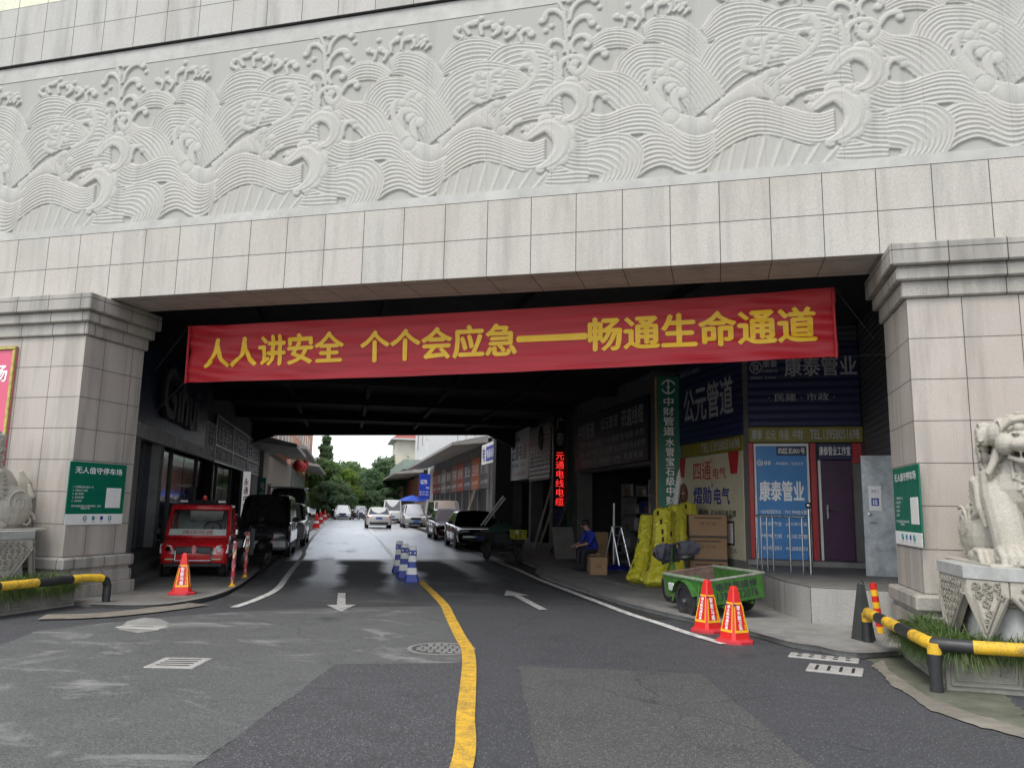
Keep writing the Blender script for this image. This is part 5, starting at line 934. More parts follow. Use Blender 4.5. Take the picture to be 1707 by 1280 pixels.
def trike(loc,ang,label,col,inside,lettering=None,handle_cover=False,bl=1.35,bw=1.0,name='cargo_tricycle',z0=.52,z1=.86):
    e=empty(name,tuple(loc),ang,label,'tricycle'); bx0,bx1=-.62,-.62+bl; hw=bw/2; zr=.27
    spoke_wheel(e,0,hw+.02,.29,.11,True); spoke_wheel(e,0,-hw-.02,.29,.11,True); spoke_wheel(e,bx1+.72,0,.26,.09,True)
    fl=MB(); fl.bb((bx0,-hw,z0),(bx1,hw,z0+.03)); fl.build('bed_floor',inside,e)
    for sg in (-1,1):
        m=MB(); m.bb((bx0+.03,sg*hw,z0+.03),(bx1-.03,sg*(hw-.025),z1)); rl_=MB(); rl_.tube([(bx0,sg*(hw-.01),z1+.012),(bx1,sg*(hw-.01),z1+.012)],.028,8); rl_.build('side_rail',mat('worn_green_rail',(.22,.27,.19),.6,0,.3,9,.1,40,.4) if handle_cover else col,e)
        for k in range(4): x=bx0+.15+k*(bl-.3)/3; m.bb((x,sg*hw,z0-.02),(x+.04,sg*(hw+.018),z1))
        m.build('side_board',col,e)
        m=MB(); m.tube([(-.36,sg*(hw-.02),z1-.05),(-.40,sg*(hw+.08),.26)],.015,6); m.tube([(.30,sg*(hw-.02),z1-.05),(.36,sg*(hw+.08),.26)],.015,6); m.grid(lambda u,v:(.33*math.cos(.35+2.44*u),sg*(hw-.02+v*.12),.28+.33*math.sin(.35+2.44*u)),9,2); m.build('mudguard',col,e)
    m=MB(); m.bb((bx1-.03,-hw,z0),(bx1,hw,z1)); m.tube([(bx1-.01,-hw,z1+.012),(bx1-.01,hw,z1+.012)],.026,8); m.build('front_board',inside,e)
    m=MB(); m.rbox((bx0-.012,0,(z0+z1)/2-.01),(.025,bw*.98,z1-z0+.02),.008); m.build('tailgate',col,e)
    m=MB(); m.tube([(bx0-.012,-hw-.03,z1+.015),(bx0-.012,hw+.03,z1+.015)],.02,8); m.build('tailgate_rail',mat('worn_steel_rail',(.45,.44,.40),.45,.6,.3,8,0,60,.4),e)
    if lettering:
        for tx,zz,hh in lettering: t=text(e,tx,0,0,bw*.74,hh,letd,.02,.0,.002); t.matrix_basis=frameM((bx0-.028,0,zz),(0,-1,0))
    ch=MB(); ch.tube([(bx0,-.25,z0-.06),(bx1+.1,-.25,z0-.06),(bx1+.35,0,z0),(bx1+.55,0,.72)],.025,8); ch.tube([(bx0,.25,z0-.06),(bx1+.1,.25,z0-.06),(bx1+.35,0,z0)],.025,8); ch.tube([(0,-hw,.28),(0,hw,.28)],.03,8); ch.rbox((bx1+.02,.0,.44),(.3,.3,.2),.03)
    for x in (bx0+.1,-.2,.25,bx1-.1):
        for sg in (-1,1): ch.tube([(x,sg*.25,z0-.06),(x,sg*.3,z0)],.018,6)
    ch.build('chassis',col,e)
    fk=MB(); fk.tube([(bx1+.72,.06,.26),(bx1+.60,.06,.62),(bx1+.55,0,.75),(bx1+.48,0,1.02)],.02,8); fk.tube([(bx1+.72,-.06,.26),(bx1+.60,-.06,.62),(bx1+.55,0,.75)],.02,8); fk.build('fork',blackp if not handle_cover else col,e,40)
    hb=MB(); hb.tube([(bx1+.34,-.36,1.06),(bx1+.46,-.18,1.04),(bx1+.48,0,1.02),(bx1+.46,.18,1.04),(bx1+.34,.36,1.06)],.016,8); hb.build('handlebar',blackp,e,40)
    st=MB(); st.tube([(bx1+.08,0,.5),(bx1+.05,0,.80)],.025,8); st.rbox((bx1+.05,0,.85),(.28,.26,.09),.04); st.build('saddle',blackp,e,40)
    hl=MB(); hl.lathe([(.0,.05),(.06,.05),(.07,.03),(.04,-.05)],14,T(bx1+.62,0,.90)@RY(PI/2)); hl.build('headlight',lampg,e,40)
    if handle_cover:
        q=np.random.default_rng(3); clo=mat('quilted_cover',(.045,.045,.06),.9,0,.3,9,.5,25)
        for sg in (-1,1):
            m=MB(); m.grid(lambda u,v:crk((bx1+.42-.10*u+.065*math.cos(2*PI*v)*(.75+.35*math.sin(PI*u)),sg*(.10+.34*u),.99-.06*u+(.075+.04*math.sin(PI*u))*math.sin(2*PI*v)-(.14*(1-u)*(v>.5)*math.sin(2*PI*(v-.5)))),.03,12),18,26); m.build('handle_muff',clo,e,True)
        m=MB(); m.grid(lambda u,v:crk((bx1+.58-.10*v+.03*math.sin(9*u),(u-.5)*(.34-.10*v),.70+.34*v),.035,10),20,16); m.build('apron_cover',clo,e,True)
    return e
trg=mat('tricycle_green',(.035,.15,.018),.55,0,.3,6,.15,30,.9); rustin=mat('rusty_bed',(.17,.11,.09),.85,0,.35,7,.4,50,.5)
a=math.atan2(.85,-.53)
tri=trike((0,0,0),a,'green cargo tricycle with black lettering on its tailgate behind the two red cones',trg,rustin,[('电动车维修',.535,.12),('139 5722076',.395,.11)],True,1.35,.96,'cargo_tricycle',.30,.63)
tri.matrix_world=T(-.02,13.02,.045)@RZ(a)@RX(R(-7))
rf=MB(); rf.rbox((.45,.50,.46),(.18,.03,.13),.02); rf.build('reflector',lampg,tri)
dk=mat('tricycle_dark',(.016,.018,.017),.5,0,.3,5,0,60,.3)
P=SN(25.0,5.0); tr2=trike((P.x,P.y,0),ha+.15,'dark cargo tricycle loaded with white pipes and a yellow basket beside the black saloon',dk,dk,None,False,1.3,1.0)
bk=MB(); 
for z in (.72,.80,.88,.96): bk.tube([(1.42+.16*c,.2*s_,z) for c,s_ in ((-1,-1),(1,-1),(1,1),(-1,1),(-1,-1))],.01,5)
for k in range(12): t_=k/12*4; i=int(t_); f=t_-i; cs=[(-1,-1),(1,-1),(1,1),(-1,1),(-1,-1)]; c=cs[i][0]+(cs[i+1][0]-cs[i][0])*f; s_=cs[i][1]+(cs[i+1][1]-cs[i][1])*f; bk.tube([(1.42+.15*c,.19*s_,.72),(1.42+.17*c,.21*s_,.97)],.01,5)
bk.build('basket',mat('basket_yellow',(.42,.40,.05),.5),tr2)
# load on the dark tricycle: its own things
for k,(y,z) in enumerate(((.36,1.05),(.30,1.12),(.24,1.06))):
    e=empty('pipe',tuple(SN(26,5.1)),0,'white pipe lying slanted in the bed of the dark tricycle','pipe','pipes carried by the dark tricycle'); e.matrix_world=tr2.matrix_world@T(-1.1,-y,z)@RY(-.42)
    MB().lathe([(.02,0),(.03,0),(.03,2.1),(.02,2.1)],10,RY(PI/2),False).build('tube',mat('pvc_white',(.75,.76,.76),.25,0,.05,4,coat=.3),e,40)
e=empty('sack',(0,0,0),0,'lumpy dark green tarpaulin bundle in the bed of the dark tricycle','bundle'); e.matrix_world=tr2.matrix_world@T(.0,0,.56)
q=np.random.default_rng(5); mb=MB(); mb.grid(lambda u,v:((.5+.05*math.sin(9*u*PI))*math.cos(2*PI*u)*math.sin(PI*v*.96+.05),.42*math.sin(2*PI*u)*math.sin(PI*v*.96+.05)+.03*math.sin(14*u),.28-.30*math.cos(PI*v)+.05*math.sin(6*u*PI)*math.sin(PI*v)),26,12,None,True); mb.build('cover',mat('tarpaulin_green',(.02,.06,.045),.7,0,.4,4),e,True)
# ================================================================== BANNER, SIGNS ON THE PILLARS
YB=12.2; bl_,br_,tl_,tr_=onY(308,637,YB),onY(1397,594,YB),onY(308,545,YB),onY(1396,483,YB)
g=NG('banner_cloth'); x,y,z=g.xyz(); wv=g.noise(1,4,.6,g.comb(g.m('MULTIPLY',x,.5),0.,g.m('MULTIPLY',z,9.)))
b=g.mix(g.ramp(wv,.35,.65),(.36,.004,.010),(.48,.009,.018)); g.set(Base_Color=b,Roughness=.5,Sheen_Weight=.08); g.bump(wv,.5,.03)
tr_sh=g.n('BsdfTranslucent'); g.put(tr_sh.inputs[0],(.5,.03,.05)); mx=g.n('MixShader'); mx.inputs[0].default_value=.15; g.t.links.new(g.b.outputs[0],mx.inputs[1]); g.t.links.new(tr_sh.outputs[0],mx.inputs[2]); g.t.links.new(mx.outputs[0],g.out.inputs[0]); cloth=g.mt
L_=br_.x-bl_.x; MBn=frameM(bl_,(br_-bl_)); h_=tl_.z-bl_.z+.01
def wave(u,v):
    e=abs(2*u-1)**3; return .016*math.sin(24*v+4*math.sin(5*u)+9*u)*(.35+.9*e)+.022*math.sin(7*u+2*v)+.02*e*math.sin(60*u+16*v)+.012*math.sin(38*u+5*v)*(1-v)
bn=MB().grid(lambda u,v:(u*L_-.02*math.sin(9*v)*(1-2*u),wave(u,v)+.045*math.sin(PI*v),v*h_-.05*math.sin(PI*u)),160,26); bn=bn.build('banner',cloth,None,True); bn.matrix_world=MBn
tag(bn,'long red cloth banner with yellow Chinese slogan hanging across the passage mouth','banner')
gold_t=mat('banner_yellow',(.72,.43,.02),.55,0,.12,2)
for tx,c0,c1 in (('人人讲安全',335,568),('个个会应急',598,860),('——',862,978),('畅通生命通道',982,1364)):
    def uat(px): f=(px-308)/(1397-308); return onY(px,640-f*43,YB).x-bl_.x
    a_,b_=uat(c0),uat(c1); f=((c0+c1)/2-308)/1089
    hh=.54 if tx!='——' else .06
    t=text(bn,tx,(a_+b_)/2,h_*.52-.05*math.sin(PI*f),b_-a_,hh,gold_t,.03,.0,.002)
    t.data.transform(Matrix.Identity(4))
    co=np.zeros(len(t.data.vertices)*3,np.float32); t.data.vertices.foreach_get('co',co); co=co.reshape(-1,3)
    bmv=bmesh.new(); bmv.from_mesh(t.data); bmesh.ops.subdivide_edges(bmv,edges=[e for e in bmv.edges if e.calc_length()>.12],cuts=2)
    for v in bmv.verts:
        X_=v.co.x+t.location.x; Z_=v.co.z+t.location.z; u=min(max(X_/L_,0),1); vv=min(max((Z_+.05*math.sin(PI*u))/h_,0),1); v.co.y+=wave(u,vv)+.045*math.sin(PI*vv)-.012
    bmv.to_mesh(t.data); bmv.free()
mb=MB(); mb.tube([(.02,-.005,-.02),(.02,-.005,h_)],.022,6); mb.tube([(L_-.02,-.005,-.02),(L_-.02,-.005,h_)],.022,6); mb.build('hem',cloth,bn)
for k,(a,b) in enumerate((((0,0,0),(-.8,.2,-.55)),((0,0,h_),(-.75,.1,.25)),((L_,0,0),(L_+.62,-.1,-.02)),((L_,0,h_),(L_+.5,-.1,.2)))): MB().tube([a,b],.0035,5).build('tie_cord',letd,bn)
def parkboard(X,py0,py1,rt,lb,x_a,x_b):
    a=onX(*py0,X); b=onX(*py1,X); zb_,zt_=onX(x_a[0],x_a[1],X).z,onX(x_b[0],x_b[1],X).z
    y0,y1=sorted((a.y,b.y)); 
    p0=Vector((X,y0 if rt>0 else y1,zb_)); w2=y1-y0; h2=zt_-zb_
    o=panel('parking_board',p0,Vector((0,rt,0)),w2,h2,greens,.02,None,lb,'parking sign','parking boards on the gate pillars'); del o['group']
    lo=panel('white_strip',(0,0,0),(1,0,0),w2,h2*.17,whiteb,.006,o); lo.matrix_basis=T(0,-.003,0)
    text(o,'无人值守停车场',w2*.5,h2*.87,w2*.82,h2*.105,letw,.012)
    for i,tx in enumerate(('1、打开微信/支付宝扫一扫','2、扫描左方二维码','3、输入车牌号','4、支付停车费','5、安全驶离')): 
        t=text(o,tx,0,h2*(.60-.055*i),None,h2*.034,letw,.0); t.location.x=w2*.08+ (tmesh(tx,1.0)[2][0]/tmesh(tx,1.0)[2][1])*h2*.034/2
    text(o,'支付完成后请在15分钟内离场，超时\n将重新计费。',w2*.33,h2*.28,w2*.5,h2*.07,letw,.0)
    q=panel('blank_code_card',(0,0,0),(1,0,0),w2*.27,h2*.33,whiteb,.006,o); q.matrix_basis=T(w2*.66,-.004,h2*.27)
    icg=mat('icon_teal',(.02,.2,.22),.5)
    for k in range(4):
        m=MB(); cx_=w2*(.32+.145*k); cz_=h2*.105
        if k in (0,3): m.tube([(cx_+.032*math.cos(t_),-.008,cz_+.032*math.sin(t_)) for t_ in np.linspace(.3,2*PI-.1,14)],.008,5)
        else: m.rbox((cx_,-.006,cz_),(.062,.006,.06),.002)
        m.build('icon',icg if k!=2 else letb,lo).location=(0,0,0); text(lo,'支付方式',cx_,h2*.045,.07,.02,letd,.0,.008)
    return o
parkboard(-10.28,(118,768),(212,778),1,'green parking notice with white strip on the inner face of the left pillar',(110,875),(118,768))
parkboard(2.405,(1487,778),(1530,772),-1,'green parking notice with white strip on the inner face of the right pillar',(1532,912),(1530,772))
pinkm=mat('pink_board',(.62,.10,.18),.5,0,.06,1); zt_=onY(30,577,10.66).z; zb_=onY(8,742,10.66).z
pk=panel('pink_notice_board',(-13.5,10.66,zb_-.35),(1,0,0),13.5-11.69,zt_-zb_+.35,pinkm,.035,None,'pink notice board with a gold frame on the front of the left pillar','notice board')
w2=13.5-11.69; h2=zt_-zb_+.35; mb=MB(); mb.rbox((w2/2,-.008,h2-.03),(w2,.05,.06),.01); mb.rbox((w2/2,-.008,.03),(w2,.05,.06),.01); mb.rbox((.03,-.008,h2/2),(.06,.05,h2-.12),.01); mb.rbox((w2-.03,-.008,h2/2),(.06,.05,h2-.12),.01); mb.build('gold_frame',mat('old_gold',(.40,.33,.10),.35,.7,.3,12,0,60,.3),pk)
text(pk,'建材市场',w2*.55,h2-.47,w2*.74,.30,letw,.015); text(pk,'停车须知 请有序停放\n严禁占用消防通道\n文明出行 安全第一',w2*.46,h2*.38,w2*.7,.5,letw,.0)
# ================================================================== CONES, POSTS, GOODS
conered=mat('cone_red',(.62,.018,.014),.4,0,.06,3,0,60,.12); conedk=mat('cone_base_red',(.50,.03,.04),.5,0,.1,4,0,60,.2); coney=mat('cone_yellow',(.80,.45,.02),.45,0,.05,3)
def cone_w(z): return .150-.105*(z-.05)/.60      # half width of the tapering body
def cone(loc,ang,label,texts,group='lettered red cones'):
    e=empty('traffic_cone',tuple(loc),ang,label,'traffic cone',group)
    mb=MB(); mb.lathe([(.21,0),(.245,.0),(.245,.03),(.20,.05),(.15,.06)],8,RZ(PI/8)); mb.build('base',conedk,e)
    def oct(h,z,c=.25): q=h*(1-c); return [(-h,-q,z),(-q,-h,z),(q,-h,z),(h,-q,z),(h,q,z),(q,h,z),(-q,h,z),(-h,q,z)]
    zs=[.05,.12,.13,.50,.51,.62,.66,.68,.70]; hs=[cone_w(.05),cone_w(.12),cone_w(.13),cone_w(.5),cone_w(.51),cone_w(.62),.045,.04,.024]
    mb=MB(); vs=[p for h,z in zip(hs,zs) for p in oct(h,z)]; mb.add(vs,[(i*8+j,i*8+(j+1)%8,(i+1)*8+(j+1)%8,(i+1)*8+j) for i in range(8) for j in range(8)]+[tuple(range(64,72))]); mb.build('body',conered,e)
    zl,zh=.135,.50; tl=math.atan(.105/.60)
    for k in range(4):
        wl,wh_=cone_w(zl)*.97,cone_w(zh)*.97; m=MB()
        def fr(x0,x1,z0,z1,o=.003):     # strip on the sloping face, x as a fraction of the local width
            P=[]
            for zz,x in ((z0,x0),(z0,x1),(z1,x1),(z1,x0)): hwz=cone_w(zz); P.append((x*hwz,-hwz-o,zz))
            m.add(P+[(p[0],p[1]+o+.001,p[2]) for p in P],[(0,1,2,3),(0,4,5,1),(1,5,6,2),(2,6,7,3),(3,7,4,0)],RZ(k*PI/2))
        fr(-.80,-.68,zl,zh); fr(.68,.80,zl,zh); fr(-.68,.68,zl,zl+.028); fr(-.68,.68,zh-.022,zh)
        m.build('yellow_border',coney,e)
        main,side=texts[k%2]
        for tx,cx_,wd,mm in ((main,-.10 if side else 0,.36,letw),(side,.50,.15,coney)):
            if not tx: continue
            zc=.315; t=text(e,'\n'.join(tx),0,0,.105*wd*1.5,.30,mm,.02,.0,.002,1.05)
            t.matrix_basis=RZ(k*PI/2)@T(cx_*cone_w(zc)*1.2,-cone_w(zc)-.006,zc)@RX(-tl)
        MB().lathe([(.0,.004),(.016,.004),(.018,0)],10,RZ(k*PI/2)@T(-.06*1.,-cone_w(.47)-.001,.468)@RX(PI/2),False).build('logo_disc',letb,e)
    return e
TX=[('智能马桶','卫浴电器'),('潜水艇地漏防臭','')]; TX2=[('潜水艇卫浴','地漏专家'),('潜水艇地漏防臭','')]
cone(onZ(1180,1052),R(42),'red lettered cone with 智能马桶, the one farther back by the green tricycle',TX)
cone(onZ(1225,1070),R(40),'red lettered cone nearest the viewer at the end of the white line',TX2)
cone(onZ(303,990,.05),R(6)+.45,'red lettered cone in front of the red fire truck',TX)
for k,(a,b) in enumerate(((527,880),(534,872),(541,866),(546,862))):
    P=onZ(a,b,.05); e=empty('traffic_cone',(P.x,P.y,P.z),0,'distant plain orange-red cone along the left kerb','traffic cone','distant cones along the left kerb'); mb=MB(); mb.lathe([(.30,0),(.30,.06),(.2,.07)],8); mb.lathe([(.22,.06),(.10,.85),(.06,.95)],12); mb.build('body',conered,e,40); MB().lathe([(.182,.32),(.14,.58)],12,None,False).build('band',letw,e)
bluep=mat('post_blue',(.025,.05,.30),.4,0,.1,6,0,60,.2); postw=mat('post_white',(.72,.72,.68),.45,0,.08,6,0,60,.25); refl=mat('reflector',(.6,.6,.6),.15,.5)
for k,(a,b) in enumerate(((686,969),(673,962),(664,953))):
    P=onZ(a,b); e=empty('lane_post',tuple(P),SA-.05,['blue and white lane post nearest the viewer, front of a row of three','blue and white lane post in the middle of the row of three','blue and white lane post at the back of the row of three'][k],'lane post','lane posts in the middle of the road')
    def sq(h,z): q=h*.75; return [(-h,-q,z),(-q,-h,z),(q,-h,z),(h,-q,z),(h,q,z),(q,h,z),(-q,h,z),(-h,q,z)]
    bands=[(0,.16,.17,.125,bluep),(.16,.30,.125,.10,postw),(.30,.43,.10,.092,bluep),(.43,.56,.092,.088,postw),(.56,.68,.088,.084,bluep),(.68,.76,.084,.075,postw)]
    for z0,z1,h0,h1,m in bands:
        mb=MB(); vs=sq(h0,z0)+sq(h1,z1); mb.add(vs,[(j,(j+1)%8,8+(j+1)%8,8+j) for j in range(8)]+[tuple(range(8,16))]+[tuple(range(7,-1,-1))]); mb.build('band',m,e)
    mb=MB()
    for q in range(4):
        for sx in (-1,1): mb.box((sx*.05,-.089,.62),(.03,.006,.045),RZ(q*PI/2))
    mb.build('reflector',refl,e)
g=NG('sticker_wrap'); x,y,z=g.xyz(); wn=g.n('TexWhiteNoise'); g.put(wn.inputs[0],g.comb(g.m('FLOOR',g.m('MULTIPLY',z,17.)),g.m('FLOOR',g.m('MULTIPLY',g.m('ARCTAN2',y,x),1.2)),0.)); cr=g.n('ValToRGB'); cr.color_ramp.interpolation='CONSTANT'
cr.color_ramp.elements[0].color=(.42,.03,.04,1); cr.color_ramp.elements[1].position=.35; cr.color_ramp.elements[1].color=(.6,.58,.55,1)
for p_,c_ in ((.5,(.38,.04,.03,1)),(.68,(.55,.25,.3,1)),(.8,(.10,.10,.12,1)),(.9,(.5,.38,.06,1))): k=cr.color_ramp.elements.new(p_); k.color=c_
g.put(cr.inputs[0],wn.outputs[0]); g.set(Base_Color=cr.outputs[0],Roughness=.55); stick=g.mt
for k,(a,b,a2,b2) in enumerate(((387,977,391,903),(408,962,414,888))):
    P=onZ(a,b,.05); h_=onS(a2,b2,P.dot(SV)).z-.05; e=empty('bollard',tuple(P),k*1.3,['thin sticker-covered bollard nearest the viewer beside the red truck','thin sticker-covered bollard farther back beside the dark minivan'][k],'bollard','sticker-covered bollards')
    MB().lathe([(.037,.05),(.037,h_),(.025,h_+.015)],14).build('shaft',stick,e,40); MB().lathe([(.07,0),(.07,.012),(.042,.02),(.042,.055)],14).build('foot',coney,e)
P=onZ(1440,1076); e=empty('traffic_cone',tuple(P),.5,'black unlettered cone with a ring on top beside the guard rail','traffic cone'); mb=MB(); mb.rbox((0,0,.03),(.44,.44,.06),.02); mb.build('base',blackp,e)
mb=MB(); mb.box((0,0,.41),(.21,.21,.70),None,(.30,.30)); mb.tube([(.035*math.cos(t_),0,.775+.035*math.sin(t_)) for t_ in np.linspace(0,2*PI,15)],.010,6,None,False); mb.build('body',mat('cone_charcoal',(.035,.04,.038),.55,0,.2,5,0,60,.2),e)
P=onZ(1470,1064); top=onY(1455,972,P.y-.05); e=empty('warning_post',tuple(P),0,'leaning post striped red and yellow behind the black cone','warning post'); d_=(top-P)
for k in range(9): MB().tube([d_*(k/9),d_*((k+1)/9)],.047,14).build('band',conered if k%2==0 else coney,e,40)
MB().lathe([(.20,.0),(.20,.03),(.06,.06)],16).build('foot',blackp,e)
# yellow wrapped pipe bundles leaning back
g=NG('yellow_wrap'); n1=g.noise(9,4,.6,dist=.8); n2=g.noise(30,3,.6); b=g.mix(g.ramp(n1,.3,.7),(.44,.39,.018),(.66,.60,.05)); x,y,z=g.xyz()
g.set(Base_Color=b,Roughness=.28,Coat_Weight=.35); g.bump(g.m('ADD',n1,g.m('MULTIPLY',n2,.4)),.9,.04); wrap=g.mt
for k,(bp_,tp,r) in enumerate((((1062,970),(1084,862),.20),((1096,976),(1105,850),.21),((1122,974),(1131,845),.20),((1150,968),(1150,842),.22))):
    A_=onZ(*bp_,.10); B_=onY(*tp,A_.y+.75); e=empty('pipe_bundle',tuple(A_),0,['yellow wrapped pipe bundle leaning at the left end of the four','second yellow wrapped pipe bundle from the left, slumped at its foot','third yellow wrapped pipe bundle, behind the tricycle handlebar','rightmost yellow wrapped pipe bundle behind the cardboard boxes'][k],'pipe bundle','yellow pipe bundles leaning by the green sign')
    q=np.random.default_rng(k+10); ph=q.uniform(0,6,6); D=B_-A_
    ax=D.normalized(); ux=ax.cross(Vector((0,1,0))).normalized(); uy=ux.cross(ax)
    def bf(u,v):
        rr=r*(1+.05*math.sin(9*v+ph[0])+.045*math.sin(5*2*PI*u+ph[1]+4*v)+.03*math.sin(11*2*PI*u+ph[2])+(.40,.42,.2,.2)[k]*max(0,1-v*3.2)**1.5)*(1-.08*v)*min(1,(.8+v*8),(.86+(1-v)*6))
        return D*v+Vector((.05*math.sin(3*v+ph[3]),-.10*max(0,1-v*3),0))+(ux*math.cos(2*PI*u)*1.05+uy*math.sin(2*PI*u)*.85)*rr
    sd=Vector((k*7.3,0,0)); NU=56; mb=MB(); mb.grid(lambda u,v:(lambda p:p+mnoise.noise_vector(Vector((p.x*5+p.z*5,p.y*5,p.z*14-p.x*9))+sd)*.020+mnoise.noise_vector(Vector((p.x*13,p.y*13,p.z*30+p.x*16))+sd)*.010)(Vector(bf(u,v))),NU,80,None,True); n=len(mb.v); mb.f+= [tuple(range(NU-1,-1,-1)),tuple(range(n-NU,n))]; mb.m+=[0,0]; mb.build('wrapping',wrap,e,50)
    mb=MB()
    for j in range(9):
        v=q.uniform(.06,.95); u=q.uniform(.45,1.05) ; c=Vector(bf(u,v)); c2=Vector(bf(u+.01,v)); t_=(c2-c).normalized(); up=(Vector(bf(u,v+.01))-c).normalized(); nn=up.cross(t_).normalized()
        if nn.dot(c-D*v)<0: nn=-nn
        c=c+nn*.022; a_=t_*.022; b_=up*.055; mb.add([c-a_-b_,c+a_-b_,c+a_+b_,c-a_+b_],[(0,1,2,3)])
    mb.build('tear',hole,e)
    for v in (): MB().tube([Vector(bf(u,v))*1.0+(Vector(bf(u,v))-(D*v)).normalized()*.006 for u in np.linspace(0,1,27)],.010,5,None,False).build('tie_string',mat('clear_tape',(.62,.55,.12),.3),e)
# cardboard boxes
card=mat('cardboard',(.30,.185,.10),.8,0,.1,3,.1,30,.15); tape=mat('packing_tape',(.14,.09,.06),.3,0,.1,5)
def carton(M,w_,d_,h_,label,txt,group=None,strap=False):
    e=empty('cardboard_box',(0,0,0),0,label,'box',group); e.matrix_world=M
    MB().rbox((0,0,h_/2),(w_,d_,h_),.012).build('carton',card,e)
    mb=MB(); mb.bb((-w_/2-.002,-.03,h_*.7),(-w_/2+.01,.03,h_+.002)); mb.bb((-w_/2-.002,-.03,h_),(w_/2+.002,.03,h_+.002)); mb.build('tape',tape,e)
    if strap: mb=MB(); mb.bb((-w_/2-.003,-d_/2-.003,h_*.02),(w_/2+.003,-d_/2+.006,h_*.08)); mb.build('strap',letd,e)
    for tx,z_,hh,wf in txt: t=text(e,tx,0,0,w_*wf,hh,mat('box_print',(.10,.05,.04),.8),.0,.0,.001); t.matrix_basis=T(0,-d_/2-.002,z_)
    return e
bp_=onZ(1180,972,.08); rot=.1
for k in range(3): carton(T(bp_.x,bp_.y,.08+.50*k)@RZ(rot+(.03,-.02,.02)[k]),.82,.5,.49,['lowest cardboard box of the stack behind the tricycle','middle cardboard box of the stack, with a dark strap','top cardboard box of the stack before the cream poster'][k],[('水暖工程专用管',.30,.07,.42),('—————————',.42,.03,.7)],'stacked cardboard boxes',k>0)
# the seated person, stool and the things round them
skin=mat('skin',(.36,.20,.14),.6,0,.05,6); bluec=mat('blue_shirt',(.012,.025,.28),.8,0,.12,7,.2,40); trous=mat('dark_trousers',(.018,.018,.022),.85,0,.2,6); hairm=mat('black_hair',(.012,.011,.011),.6)
def skinmesh(pts,edges,rad,name,m,par,lv=2):
    me=bpy.data.meshes.new(name); me.from_pydata(pts,edges,[]); o=bpy.data.objects.new(name,me); COL.objects.link(o)
    md=o.modifiers.new('s','SKIN'); md.use_smooth_shade=True; sb=o.modifiers.new('b','SUBSURF'); sb.levels=lv; sb.render_levels=lv
    for i,r in enumerate(rad): me.skin_vertices[0].data[i].radius=(r,r) if not isinstance(r,tuple) else r
    me.skin_vertices[0].data[0].use_root=True
    bpy.context.view_layer.update(); ev=bpy.data.meshes.new_from_object(o.evaluated_get(bpy.context.evaluated_depsgraph_get())); bpy.data.objects.remove(o); ev.name=name
    ev.materials.clear(); ev.materials.append(m); ev.polygons.foreach_set('use_smooth',[True]*len(ev.polygons)); r=bpy.data.objects.new(name,ev); COL.objects.link(r); r.parent=par; return r
